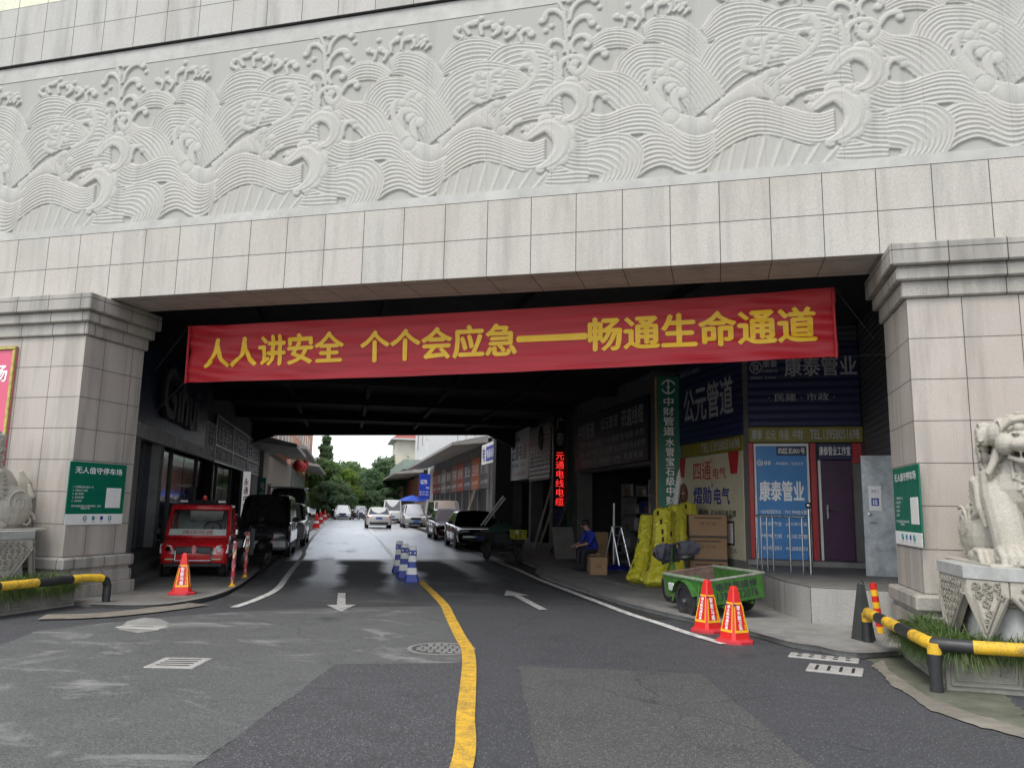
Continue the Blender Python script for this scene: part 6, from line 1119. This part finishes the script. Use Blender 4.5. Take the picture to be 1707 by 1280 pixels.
def person(loc,ang,label,seated,shirt):
    e=empty('person',tuple(loc),ang,label,'person'); sh_=.0 if seated else .42; z=.47+sh_
    J={'pel':(0,0,z+.08),'wai':(.03,0,z+.24),'che':(.12 if seated else 0,0,z+.42),'nec':(.20 if seated else .02,0,z+.56),'hea':(.27 if seated else .05,0,z+.68),'top':(.29 if seated else .05,0,z+.78)}
    P=[J['pel'],J['wai'],J['che'],J['nec'],J['hea'],J['top']]; E=[(0,1),(1,2),(2,3),(3,4),(4,5)]; Rr=[.135,.13,.15,.055,.088,.075]
    for sg in (-1,1):
        i=len(P); P+=[(.02,sg*.10,z+.03)]+([(.40,sg*.13,z+.03),(.38,sg*.12,.10),(.36,sg*.12,.05),(.54,sg*.14,.035)] if seated else [(.03,sg*.11,.50),(.0,sg*.11,.10),(-.02,sg*.11,.05),(.15,sg*.12,.035)]); E+=[(0,i),(i,i+1),(i+1,i+2),(i+2,i+3),(i+3,i+4)]; Rr+=[.095,.068,.042,.045,.035]
        i=len(P); c=J['che']; P+=[(c[0]+.02,sg*.19,z+.47),(c[0]+.12,sg*.23,z+.24),(c[0]+.33,sg*.12,z+.18),(c[0]+.39,sg*.10,z+.16)]if seated else [(c[0],sg*.19,z+.47),(c[0]+.0,sg*.23,z+.20),(c[0]+.12,sg*.21,z-.03),(c[0]+.15,sg*.21,z-.08)]; E+=[(2,i),(i,i+1),(i+1,i+2),(i+2,i+3)]; Rr+=[.065,.046,.032,.03]
        h=P[-1]; d=Vector((1,0,-.2)).normalized() if seated else Vector((.2,0,-1)).normalized()
        for f in range(4): j=len(P); q=Vector(h); y=(f-1.5)*.019; P+=[tuple(q+d*.05+Vector((0,y,0))),tuple(q+d*(.095+.01*(1-abs(f-1.5)))+Vector((0,y,-.03)))]; E+=[(i+3,j),(j,j+1)]; Rr+=[.010,.008]
        j=len(P); P+=[tuple(Vector(h)+d*.03+Vector((0,-sg*.04,.01))),tuple(Vector(h)+d*.06+Vector((0,-sg*.055,0)))]; E+=[(i+3,j),(j,j+1)]; Rr+=[.012,.009]
    o=skinmesh(P,E,Rr,'body',skin,e); me=o.data
    for m in (shirt,trous,hairm): me.materials.append(m)
    hd=Vector(J['hea']); sx=J['che'][0]
    for p in me.polygons:
        c=p.center
        if c.z<z+.13 and not (abs(c.y)<.2 and c.x>.36 and c.z>z+.10 and seated): p.material_index=2
        if c.z>z+.08 and c.z<z+.55 and c.x<sx+.20: p.material_index=1
        if not seated and c.z<z+.1 and abs(c.y)>.165: p.material_index=0 if c.z<z+.02 else 1
    mb=MB(); mb.ball(hd+Vector((-.02,0,.045)),(.112,.098,.105)); mb.build('hair',hairm,e,True)
    mb=MB(); mb.tube([hd+Vector((.085,0,.0)),hd+Vector((.112,0,-.025)),hd+Vector((.09,0,-.035))],[.012,.018,.012],8); 
    for sg in (-1,1): mb.ball(hd+Vector((0,sg*.092,-.01)),(.022,.012,.032))
    mb.build('face',skin,e,True)
    mb=MB()
    for sg in (-1,1): mb.ball(hd+Vector((.083,sg*.035,.012)),(.010,.014,.008))
    mb.ball(hd+Vector((.088,0,-.055)),(.008,.026,.006)); mb.build('eyes_and_mouth',hairm,e,True)
    mb=MB()
    for sg in (-1,1): mb.rbox((.44 if seated else .05,sg*.13,.035),(.26,.095,.07),.03)
    mb.build('shoes',blackp,e,True); return e
pp_=onZ(982,950,.08); fx_=onZ(955,951,.08)-pp_
person((pp_.x+.12,pp_.y,.08),math.atan2(fx_.y,fx_.x)-.15,'person in a blue shirt sitting hunched on a low stool outside the dark shop',True,bluec)
e=empty('stool',(pp_.x+.12,pp_.y,.08),.4,'low stool under the person in the blue shirt','stool'); MB().rbox((0,0,.41),(.30,.30,.04),.01).build('seat',card,e)
for sx in (-1,1):
    for sy in (-1,1): MB().tube([(sx*.12,sy*.12,.40),(sx*.14,sy*.14,0)],.013,6).build('leg',alu,e)
P=onN(456,860,-2.9); person((P.x,P.y,.05),ha,'person in dark clothes standing beyond the dark minivan on the left pavement',False,blackp)
q_=onZ(996,957,.08); carton(T(q_.x,q_.y,.08)@RZ(.35),.42,.36,.42,'small cardboard box standing on the pavement by the seated person',[('易碎',.2,.08,.3)])
q_=onZ(1003,930,.08); q_=SN(22.5,7.4,.08); carton(T(*q_)@RZ(SA),.5,.4,.9,'tall reddish cardboard box just behind the seated person',[('配件',.5,.1,.4)])
bluebag=mat('blue_plastic',(.01,.02,.16),.35,0,.3,8,.4,20)
P=onZ(1030,950,.08); q=np.random.default_rng(9); ph=q.uniform(0,6,8)
o=MB().grid(lambda u,v:((.32+.05*math.sin(5*2*PI*u+ph[0])+.04*math.sin(9*2*PI*u+ph[1]))*math.sin(PI*(.5+v/2))*math.cos(2*PI*u),(.25+.04*math.sin(4*2*PI*u+ph[2]))*math.sin(PI*(.5+v/2))*math.sin(2*PI*u),.16*v+.03*math.sin(7*2*PI*u+ph[3])*v*(1-v)*3),40,10,None,True).build('plastic_heap',bluebag,None,True); o.matrix_world=T(P.x,P.y,.081); tag(o,'crumpled heap of blue plastic sheeting on the pavement','plastic sheet')
def ladder(base,lean,ang,h,w_,label,m,rungs=7,group=None,name='ladder'):
    e=empty(name,tuple(base),ang,label,'ladder',group); d=Vector((0,lean,1)).normalized()*h
    for sg in (-1,1): MB().tube([Vector((sg*w_/2,0,0)),Vector((sg*w_/2*.85,0,0))+d],.022,6).build('rail',m,e)
    for k in range(1,rungs+1): t_=k/(rungs+1); MB().tube([d*t_+Vector((-w_/2*(1-.15*t_),0,0)),d*t_+Vector((w_/2*(1-.15*t_),0,0))],.016,6).build('rung',m,e)
    return e
P=onZ(1043,950,.08); ld=ladder((P.x,P.y,.08),.28,SA+.5,1.15,.42,'small aluminium step ladder by the yellow pipe bundles',alu,4)
for sg in (-1,1): MB().tube([(sg*.17,.32,1.08),(sg*.2,.62,0)],.018,6).build('rear_leg',alu,ld)
MB().rbox((0,.31,1.11),(.36,.12,.03),.01).build('top_step',alu,ld)
pvc=mat('pvc_white',(.75,.76,.76),.25)
P=onZ(1023,940,.08); e=empty('pole',(P.x,P.y,.08),0,'single white pole standing upright beside the step ladder','pole'); MB().tube([(0,0,0),(.0,.1,1.75)],.03,10).build('shaft',pvc,e,40)
A_=onS(1112,872,18.6); B_=onS(1137,762,18.9); e=empty('pipe',tuple(A_),0,'thick white pipe leaning in front of the green vertical sign','pipe'); MB().tube([(0,0,-.9),B_-A_],.075,14).build('tube',pvc,e,40)
grb=mat('grey_board',(.16,.15,.14),.8,0,.2,3)
P=SN(24.2,6.9,.08); e=empty('board',tuple(P),SA+.2,'grey board propped on the pavement left of the seated person','board'); o=MB().box((0,0,.5),(.75,.03,1.05)).build('sheet',grb,e); o.matrix_basis=RX(R(-18))
ladder(SN(27.6,7.3,.08),.32,SA-PI/2-.2,2.3,.4,'dark ladder leaning under the lit red sign',mat('black_metal',(.05,.05,.055),.4,.5),9)
for k,(s_,n_,h_,l_) in enumerate(((30.2,7.5,2.5,.33),(30.6,7.4,2.7,.28),(51.5,7.6,3.0,.3))):
    e=empty('plank',tuple(SN(s_,n_,.08)),SA-PI/2+.1,['pale plank leaning on the shop front under the beige sign','second pale plank beside the first under the beige sign','wooden plank leaning on the shop boards outside the gate'][k],'plank'); o=MB().rbox((0,0,h_/2),(.20,.03,h_),.006).build('board',mat('pale_wood',(.34,.28,.20),.7,0,.2,4),e); o.matrix_basis=RX(-l_)
ladder(SN(50,7.4,.08),.25,SA-PI/2,2.9,.5,'wooden ladder leaning under the grey canopy of the white building',mat('ladder_wood',(.35,.28,.2),.7),9)
pb=empty('parasol',tuple(SN(76,6.3)),0,'blue parasol over a stall beside the far white van','parasol'); MB().tube([(0,0,0),(0,0,2.5)],.03,8).build('pole',alu,pb); MB().lathe([(1.5,2.05),(1.45,2.1),(.8,2.4),(.05,2.62)],8,None,False).build('canopy',mat('parasol_blue',(.03,.08,.45),.6),pb)
for k,s_ in enumerate((84,90)): MBx=rowpanel('red_cloth_banner',NR-.8,s_+.9,s_,.4,2.6,redp,.03,None,['red cloth strip hanging at the nearer far shop door','red cloth strip hanging at the farther shop door'][k],'cloth strip')
# ================================================================== LIONS, PLANTERS, GUARD RAILS
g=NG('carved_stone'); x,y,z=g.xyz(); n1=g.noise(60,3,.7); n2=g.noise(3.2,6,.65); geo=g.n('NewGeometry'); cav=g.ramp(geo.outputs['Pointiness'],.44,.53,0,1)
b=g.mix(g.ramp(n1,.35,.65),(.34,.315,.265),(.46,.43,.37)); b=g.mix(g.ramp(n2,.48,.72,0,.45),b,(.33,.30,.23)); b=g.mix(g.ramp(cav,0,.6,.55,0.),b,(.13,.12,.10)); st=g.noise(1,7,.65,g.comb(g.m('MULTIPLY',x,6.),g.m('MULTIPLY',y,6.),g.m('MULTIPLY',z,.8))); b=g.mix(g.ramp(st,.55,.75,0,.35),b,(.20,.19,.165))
g.set(Base_Color=b,Roughness=.8,Specular_IOR_Level=.3); g.bump(n1,.35,.004); stone=g.mt
def remeshed(mb,vox,name,smooth=2):
    me=bpy.data.meshes.new(name); me.from_pydata(mb.v,[],mb.f); o=bpy.data.objects.new(name,me); COL.objects.link(o)
    r=o.modifiers.new('r','REMESH'); r.mode='VOXEL'; r.voxel_size=vox; sm=o.modifiers.new('s','SMOOTH'); sm.iterations=smooth; sm.factor=.5
    bpy.context.view_layer.update(); ev=bpy.data.meshes.new_from_object(o.evaluated_get(bpy.context.evaluated_depsgraph_get())); bpy.data.objects.remove(o); ev.name=name
    ev.polygons.foreach_set('use_smooth',[True]*len(ev.polygons)); return ev
def spiral(mb,c,ux,uy,r0,turns,rt,start=0.,out=None,n=26):
    c,ux,uy=Vector(c),Vector(ux),Vector(uy); pts=[];rr=[]
    for i in range(n):
        t=i/(n-1); a=start+turns*2*PI*t; r=r0*(1-t*.88); pts.append(c+ux*r*math.cos(a)+uy*r*math.sin(a)+(Vector(out)*t*.25*r0 if out else Vector((0,0,0)))); rr.append(rt*(1-.45*t))
    mb.tube(pts,rr,7)
def chest_y(x,z):
    best=.3
    for (cy,cz,rx,ry,rz) in ((-.14,.98,.35,.30,.34),(.02,.86,.37,.36,.42),(-.16,.82,.40,.31,.36)):
        q=1-(x/rx)**2-((z-cz)/rz)**2
        if q>0: best=min(best,cy-ry*math.sqrt(q))
    return best
def on_chest(mb,P,r):
    mb.tube([(x,chest_y(x,z)-.004,z) for x,z in P],r,7)
def chest_spiral(mb,cx,cz,r0,turns,rt,start,s,tail):
    P=[tail] if tail else []
    for i in range(26):
        t=i/25; a=start+turns*2*PI*t; r=r0*(1-t*.85); P.append((cx+s*r*math.cos(a),cz+r*math.sin(a)))
    on_chest(mb,P,rt)
def lion_mesh():
    mb=MB(); B=mb.ball
    B((0,.30,.62),(.36,.50,.46)); B((0,.02,.86),(.37,.36,.42)); B((0,-.14,.98),(.35,.30,.34)); B((0,.62,.36),(.40,.36,.36)); B((0,-.05,1.18),(.33,.30,.26)); B((0,-.12,.66),(.30,.26,.32)); B((0,-.16,.82),(.40,.31,.36))
    for s in (-1,1):
        B((s*.34,.44,.36),(.20,.40,.36)); B((s*.33,.30,.30),(.19,.28,.28))
        mb.tube([(s*.29,-.04,1.0),(s*.31,-.18,.72),(s*.30,-.30,.44),(s*.29,-.36,.20),(s*.29,-.40,.08)],[.16,.175,.165,.16,.17],14)
        B((s*.29,-.47,.075),(.185,.20,.085))
        for k in range(5):
            x=s*.29+(k-2)*.070; y0=-.66+abs(k-2)*.03
            mb.tube([(x*.98,-.42,.18),(x,y0+.10,.165),(x,y0+.015,.10),(x,y0,.02)],[.038,.041,.040,.036],8); mb.tube([(x,y0-.005,.075),(x,y0-.035,.03)],[.020,.012],6)
        B((s*.46,.02,.08),(.12,.30,.095))
        for k in range(4):
            x=s*.46+(k-1.5)*.062; mb.tube([(x,-.10,.15),(x,-.26,.14),(x,-.32,.03)],[.036,.038,.032],8)
        # fan tuft behind the elbow
        for k in range(9):
            a=-.5+k*.27; mb.tube([(s*.40,.0,.62),(s*(.46+.02*math.sin(a)),.06+.10*math.cos(a),.62+.26*math.sin(a)*1.0+.05),(s*.47,.10+.16*math.cos(a),.64+.33*math.sin(a))],[.05,.045,.02],7)
        mb.tube([(s*.43,-.12,.40),(s*.475,-.09,.62),(s*.47,-.03,.85),(s*.42,.08,.96)],[.03,.045,.045,.03],8)
        # thigh swirls
        spiral(mb,(s*.52,.42,.44),(0,1,0),(0,0,1),.20,1.6,.022,1.)
        chest_spiral(mb,s*.17,.93,.065,1.3,.017,-.2,s,(s*.22,1.12)); chest_spiral(mb,s*.13,.78,.07,1.4,.017,.2,s,(s*.16,1.02)); chest_spiral(mb,s*.05,.66,.055,1.4,.015,.6,s,(s*.09,.86)); on_chest(mb,[(s*(.02+.012*k),1.16-.045*k) for k in range(7)],.014)
        # head, per side
        mb.tube([(s*.30,-.02,1.55),(s*.42,-.14,1.46),(s*.46,-.20,1.34)],[.05,.07,.02],8,None,True,.6); B((s*.40,-.16,1.40),(.085,.05,.11))
        B((s*.155,-.475,1.475),(.070,.06,.062)); mb.tube([(s*.05,-.52,1.52),(s*.13,-.53,1.565),(s*.22,-.48,1.55),(s*.29,-.38,1.47)],[.026,.034,.034,.02],8); mb.tube([(s*.07,-.52,1.43),(s*.16,-.53,1.405),(s*.25,-.45,1.42)],[.014,.02,.012],7)
        spiral(mb,(s*.31,-.33,1.47),(0,1,0),(0,0,1),.09,1.4,.02,1.)
        B((s*.085,-.63,1.395),(.062,.055,.052)); B((s*.17,-.53,1.285),(.13,.13,.085)); B((s*.28,-.40,1.30),(.10,.14,.12))
        mb.tube([(0,-.68,1.315),(s*.09,-.67,1.295),(s*.19,-.60,1.265),(s*.27,-.47,1.235),(s*.30,-.36,1.20)],[.024,.028,.026,.022,.014],8)
        mb.tube([(0,-.60,1.10),(s*.10,-.585,1.10),(s*.19,-.52,1.115),(s*.27,-.42,1.16)],[.034,.036,.034,.022],8)
        for k in range(4): mb.rbox((s*(.025+.047*k),-.640+.012*k*k*.6,1.245),(.040,.03,.052),.008)
        mb.tube([(s*.205,-.58,1.26),(s*.205,-.575,1.17)],[.024,.008],7); mb.tube([(s*.185,-.53,1.11),(s*.19,-.53,1.19)],[.022,.008],7)
        for k in range(7):      # rows of mane curls behind the cheek
            a=-1.15+k*.38; c=(s*(.31+.05*math.cos(a)),.06+.03*(k%2),1.28+.27*math.sin(a)); B(c,(.07,.08,.07)); spiral(mb,(c[0]+s*.06,c[1]-.02,c[2]),(0,1,0),(0,0,1),.055,1.5,.017,k)
        for k in range(6):
            a=-1.0+k*.4; c=(s*.26,.20,1.22+.32*math.sin(a)); B(c,(.09,.09,.085)); spiral(mb,(c[0]+s*.075,c[1],c[2]),(0,1,0),(0,0,1),.055,1.5,.017,k*2)
        for k in range(4): mb.tube([(s*.33,-.30,1.26-.03*k),(s*(.36+.02*k),-.26,1.14-.05*k),(s*(.30+.03*k),-.22,1.05-.05*k)],[.03,.04,.02],7)
    B((0,-.14,1.40),(.34,.34,.25)); B((.27,-.2,1.42),(.14,.2,.15)); B((-.27,-.2,1.42),(.14,.2,.15)); B((0,-.36,1.40),(.24,.22,.19)); B((0,-.52,1.35),(.20,.17,.095)); B((0,-.44,1.10),(.19,.19,.075)); B((0,-.30,1.18),(.24,.14,.16)); mb.tube([(0,-.46,1.55),(0,-.56,1.47),(0,-.64,1.42)],[.05,.055,.06],10)
    B((0,-.40,1.60),(.09,.07,.05)); mb.tube([(0,-.38,1.15),(0,-.56,1.165),(0,-.625,1.12),(0,-.62,1.03)],[.085,.095,.09,.07],12,None,True,.4)
    for k in range(5):
        for j in range(3): c=(-.20+.10*k,-.02+.14*j,1.63-.03*abs(k-2)-.05*j); B(c,(.07,.075,.06)); spiral(mb,(c[0],c[1]-.02,c[2]+.05),(1,0,0),(0,1,0),.05,1.4,.016,k+j)
    mb.tube([(0,.90,.30),(0,1.02,.50),(0,.98,.78),(0,.90,.98)],[.07,.10,.10,.03],10)
    for s in (-1,1): mb.tube([(s*.05,.92,.35),(s*.14,1.02,.55),(s*.12,.98,.75)],[.05,.07,.02],8); spiral(mb,(s*.42,.72,.16),(0,1,0),(0,0,1),.14,1.5,.03,0)
    mb.rbox((0,.16,.005),(1.16,1.62,.05),.01)
    return remeshed(mb,.0095,'lion_body',1)
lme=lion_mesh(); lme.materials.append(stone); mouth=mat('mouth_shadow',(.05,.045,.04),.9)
grey_st=mat('pedestal_stone',(.40,.405,.39),.7,0,.12,3,.25,70,.35)
def pedestal(cx,yf,label):
    e=empty('pedestal',(cx,yf+.85,.42),0,label,'pedestal'); h=.80; dpt=.82
    def octa(hx,hy,c): return [(-hx,-hy+c),(-hx+c,-hy),(hx-c,-hy),(hx,-hy+c),(hx,hy-c),(hx-c,hy),(-hx+c,hy),(-hx,hy-c)]
    mb=MB(); P=octa(h,dpt,.32); mb.prism(P,.605,.725); mb.build('top_slab',grey_st,e)
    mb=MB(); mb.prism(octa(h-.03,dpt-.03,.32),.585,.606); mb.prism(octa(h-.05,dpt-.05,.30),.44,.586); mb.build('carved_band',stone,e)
    mb=MB(); mb.tube([(a*.93,b*.93,.415) for a,b in octa(h,dpt,.32)+[octa(h,dpt,.32)[0]]],.03,8); mb.tube([(a*.89,b*.89,.365) for a,b in octa(h,dpt,.32)+[octa(h,dpt,.32)[0]]],.022,8); mb.build('moulding',stone,e,40)
    mb=MB(); P0,P1=octa(h-.14,dpt-.14,.27),octa(h-.10,dpt-.10,.27); mb.add([(a,b,.0) for a,b in P1]+[(a,b,.44) for a,b in P0],[(i,(i+1)%8,8+(i+1)%8,8+i) for i in range(8)]+[tuple(range(8,16))]); mb.build('waist',grey_st,e)
    # cloth carved over each side and corner: triangles hanging from the slab
    def drape(c,rx,w_,dr,kind):
        M=T(*c)@RZ(rx); m=MB(); m.add([(-w_,-.03,.44),(w_,-.03,.44),(.0,-.075,.44-dr),(-w_,.02,.44),(w_,.02,.44),(0,-.01,.44-dr)],[(0,2,1),(3,4,5),(0,3,5,2),(1,2,5,4),(0,1,4,3)])
        m.add([(-w_,-.03,.595),(w_,-.03,.595),(w_,-.03,.44),(-w_,-.03,.44),(-w_,.02,.595),(w_,.02,.595),(w_,.02,.44),(-w_,.02,.44)],[(0,3,2,1),(0,1,5,4),(0,4,7,3),(1,2,6,5)])
        for sg in (-1,1): m.tube([(sg*w_,-.045,.45),(0,-.09,.44-dr)],.018,6); m.tube([(sg*(w_-.07),-.045,.45),(0,-.085,.44-dr+.09)],.010,6)
        n_=int(w_/.07)
        for k in range(-n_,n_+1):
            for j in range(5):
                zz=.54-.085*j; lim=w_*(1-max(0,(.44-zz)/dr))-.075
                if abs(k*.11)<lim:
                    yy=-.035-.045*max(0,(.44-zz)/dr)
                    spiral(m,(k*.11+.03*(j%2),yy-.006,zz),(1,0,0),(0,0,1),.040,1.4,.014,j+k,None,12)
                    m.tube([(k*.11+.03*(j%2)-.05,yy,zz-.03),(k*.11+.03*(j%2)+.02,yy-.008,zz-.042)],[.006,.011],5)
        for v in range(len(m.v)): m.v[v]=tuple(M@Vector(m.v[v]))
        return m.build('carved_drape',stone,e)
    drape((0,-dpt+.045,0),0,.47,.52,0)
    for sg in (-1,1): drape((sg*(h-.045),0,0),sg*PI/2,.48,.52,0); drape((sg*(h-.19),-dpt+.19,0),sg*PI/4,.205,.44,1); drape((sg*(h-.19),dpt-.19,0),sg*3*PI/4,.205,.44,1)
    return e
def lion(cx,yf,label):
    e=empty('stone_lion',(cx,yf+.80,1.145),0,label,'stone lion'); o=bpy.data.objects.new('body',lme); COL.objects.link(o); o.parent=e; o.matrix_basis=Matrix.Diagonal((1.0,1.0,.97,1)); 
    mb=MB(); mb.ball((0,-.42,1.185*.97),(.215,.135,.055)); mb.build('mouth',mouth,e,True)
    return e
grassm=[]
for nm,c1,c2 in (('grass_blade',(.035,.085,.018),(.10,.17,.04)),('grass_blade_dry',(.13,.14,.05),(.20,.19,.08))):
    g=NG(nm); b=g.mix(g.ramp(g.noise(14,2),.35,.65),c1,c2); g.set(Base_Color=b,Roughness=.5); tr=g.n('BsdfTranslucent'); g.put(tr.inputs[0],c2); mx=g.n('MixShader'); mx.inputs[0].default_value=.25; g.t.links.new(g.b.outputs[0],mx.inputs[1]); g.t.links.new(tr.outputs[0],mx.inputs[2]); g.t.links.new(mx.outputs[0],g.out.inputs[0]); grassm.append(g.mt)
plst=mat('planter_stone',(.25,.24,.205),.85,0,.25,2.5,.3,60,.4); soil=mat('planter_soil',(.04,.032,.022),.95,0,.3,8,.5,30)
def grass(x0,x1,y0,y1,zt,hole_box,label,seed,edges):
    q=np.random.default_rng(seed); V=[];F=[];Mi=[]
    def blade(x,y,z,a,l,bend,w,drop):
        b=len(V); n=6
        for i in range(n):
            t=i/(n-1); d=bend*l*t**1.3; zz=z+l*(t-drop*t*t); ww=w*(1-t)**.7+.0008
            px,py=x+math.cos(a)*d,y+math.sin(a)*d; ox,oy=-math.sin(a)*ww,math.cos(a)*ww
            V.append((px-ox,py-oy,zz)); V.append((px+ox,py+oy,zz))
        for i in range(n-1): F.append((b+2*i,b+2*i+1,b+2*i+3,b+2*i+2)); Mi.append(1 if dry else 0)
    for i in range(9000):
        x,y=q.uniform(x0,x1),q.uniform(y0,y1)
        if hole_box[0]<x<hole_box[1] and hole_box[2]<y<hole_box[3]: continue
        dry=q.uniform()<.13; cl=math.sin(x*9+seed)*math.cos(y*8)*.5+.5
        blade(x,y,zt,q.uniform(0,2*PI),q.uniform(.16,.30)*(.7+.5*cl),q.uniform(.35,1.1),q.uniform(.003,.006),q.uniform(.25,.8))
    for (ax,ay,bx,by,out) in edges:       # tufts spilling over the edge
        for i in range(3200):
            t=q.uniform(); x,y=ax+(bx-ax)*t,ay+(by-ay)*t; dry=q.uniform()<.22; cl=.5+.5*math.sin(t*23+seed)*math.sin(t*9)
            blade(x,y,zt+.01,out+q.normal(0,.5),q.uniform(.18,.34)*(.6+.6*cl),q.uniform(.7,1.05),q.uniform(.003,.006),q.uniform(1.15,1.75))
    me=bpy.data.meshes.new('grass'); me.from_pydata(V,[],F); me.materials.append(grassm[0]); me.materials.append(grassm[1]); me.polygons.foreach_set('material_index',Mi); o=bpy.data.objects.new('grass',me); COL.objects.link(o)
    return tag(o,label,'grass',None,'stuff')
def planter(x0,x1,y0,y1,label,side):
    e=empty('planter',((x0+x1)/2,y0,0),0,label,'planter'); zt=.40
    def Wd(mb,n,m): return wb(mb,n,m,e)
    mb=MB(); mb.bb((x0,y0,0),(x1,y0+.12,zt)); mb.bb((x0,y0+.12,0),(x0+.12,y1,zt)); mb.bb((x1-.12,y0+.12,0),(x1,y1,zt)); Wd(mb,'stone_wall',plst)
    wb(MB().bb((x0+.12,y0+.12,0),(x1-.12,y1,zt-.05)),'soil',soil,e)
    def carve(M,L):
        n_=max(1,int(L/.62)); w_=L/n_
        for k in range(n_):
            a=k*w_+.05; b_=(k+1)*w_-.05; m=MB(); m.tube([(a,-.008,.06),(b_,-.008,.06),(b_,-.008,.34),(a,-.008,.34),(a,-.008,.06)],.014,6); 
            m.tube([(a+.04,-.004,.10),(b_-.04,-.004,.10),(b_-.04,-.004,.30),(a+.04,-.004,.30),(a+.04,-.004,.10)],.008,5)
            for j in range(3): cx_=a+(b_-a)*(.25+.25*j); spiral(m,(cx_,-.004,.20+.02*(-1)**j),(1,0,0),(0,0,1),.06,1.6,.012,j*2.+k,None,16)
            for v in range(len(m.v)): m.v[v]=tuple(M@Vector(m.v[v]))
            wb(m,'carved_panel',plst,e)
    carve(T(x0,y0,0),x1-x0); 
    if side<0: carve(frameM((x0,y1,0),(0,-1,0)),y1-y0)
    else: carve(frameM((x1,y0,0),(0,1,0)),y1-y0)
    return e
planter(2.10,4.9,8.62,10.5,'carved stone planter with overhanging grass under the right-hand lion',-1); planter(-12.9,-9.80,8.62,10.5,'carved stone planter with grass under the left-hand lion',1)
grass(2.16,4.8,8.68,10.45,.37,(2.45,3.8,9.0,10.4),'long drooping grass spilling over the right-hand planter',1,((2.16,8.66,4.8,8.66,-PI/2),(2.15,8.7,2.15,10.45,PI)))
grass(-12.8,-9.86,8.68,10.45,.37,(-11.6,-10.25,9.0,10.4),'long drooping grass spilling over the left-hand planter',2,((-12.8,8.66,-9.86,8.66,-PI/2),(-9.84,8.7,-9.84,10.45,0)))
pedestal(3.24,8.78,'carved grey stone pedestal carrying the right-hand lion'); pedestal(-11.12,8.78,'carved grey stone pedestal at the left edge of the picture')
lion(3.24,8.84,'seated pale stone lion with open mouth in front of the right pillar'); lion(-11.17,8.84,'pale stone lion at the left edge, only its haunch in view')
gy=linepaint('rail_yellow',(.75,.45,.02),.5); gk=mat('rail_black',(.022,.023,.024),.45,0,.3,6,.1,40,.25)
def guard(pts,posts,label,lens,start):
    e=empty('guard_rail',tuple((pts[0][0],pts[0][1],0)),0,label,'guard rail'); P=catmull([np.array(p) for p in pts],2) if False else np.array(pts,float)
    d=np.r_[0,np.cumsum(np.linalg.norm(np.diff(P,axis=0),axis=1))]; at_=lambda q: tuple(np.interp(q,d,P[:,k]) for k in range(3)); q0=0; col=start; i=0
    while q0<d[-1]-.01:
        q1=min(d[-1],q0+lens[i%len(lens)]); inn=[x for x in d if q0<x<q1]; wb(MB().tube([at_(q0)]+[at_(x) for x in inn]+[at_(q1)],.062,14),'rail_section',(gk,gy)[col],e,40); q0=q1; col=1-col; i+=1
    for (x,y,z) in posts: wb(MB().tube([(x,y,0),(x,y,z-.10)],.06,14),'post',gk,e,40); wb(MB().tube([(x,y,z-.10),(x,y,z)],.064,14),'post_joint',gy,e,40)
    return e
zr=.44
guard([(1.80,10.9,.40),(1.80,10.85,zr)]+[(1.80+.15*k/6*0+.15*(10.85-y)/2.3,y,zr) for k,y in enumerate((10.3,9.6,8.9))]+[(1.95,8.58,zr),(2.02,8.50,zr),(2.3,8.44,zr),(6.2,8.40,zr)],[(1.80,10.92,.42),(1.98,8.50,.45)],'black and yellow pipe guard rail round the right-hand planter',(.55,.36,.50,.48,.50,.34,.42,.75,.9),1)
guard([(-9.42,10.74,.30),(-9.425,10.70,.385),(-9.45,10.6,.425),(-9.50,10.4,zr),(-9.58,8.9,zr),(-9.62,8.55,zr),(-9.8,8.44,zr),(-13,8.4,zr)],[],'black and yellow pipe guard rail round the left-hand planter',(.16,.55,.60,.60,.6,.6),0)
gr_=[o for o in COL.objects if o.name.startswith('guard_rail')][-1]; wb(MB().tube([(-9.42,10.74,0),(-9.42,10.74,.31)],.062,14),'post',gk,gr_,40)
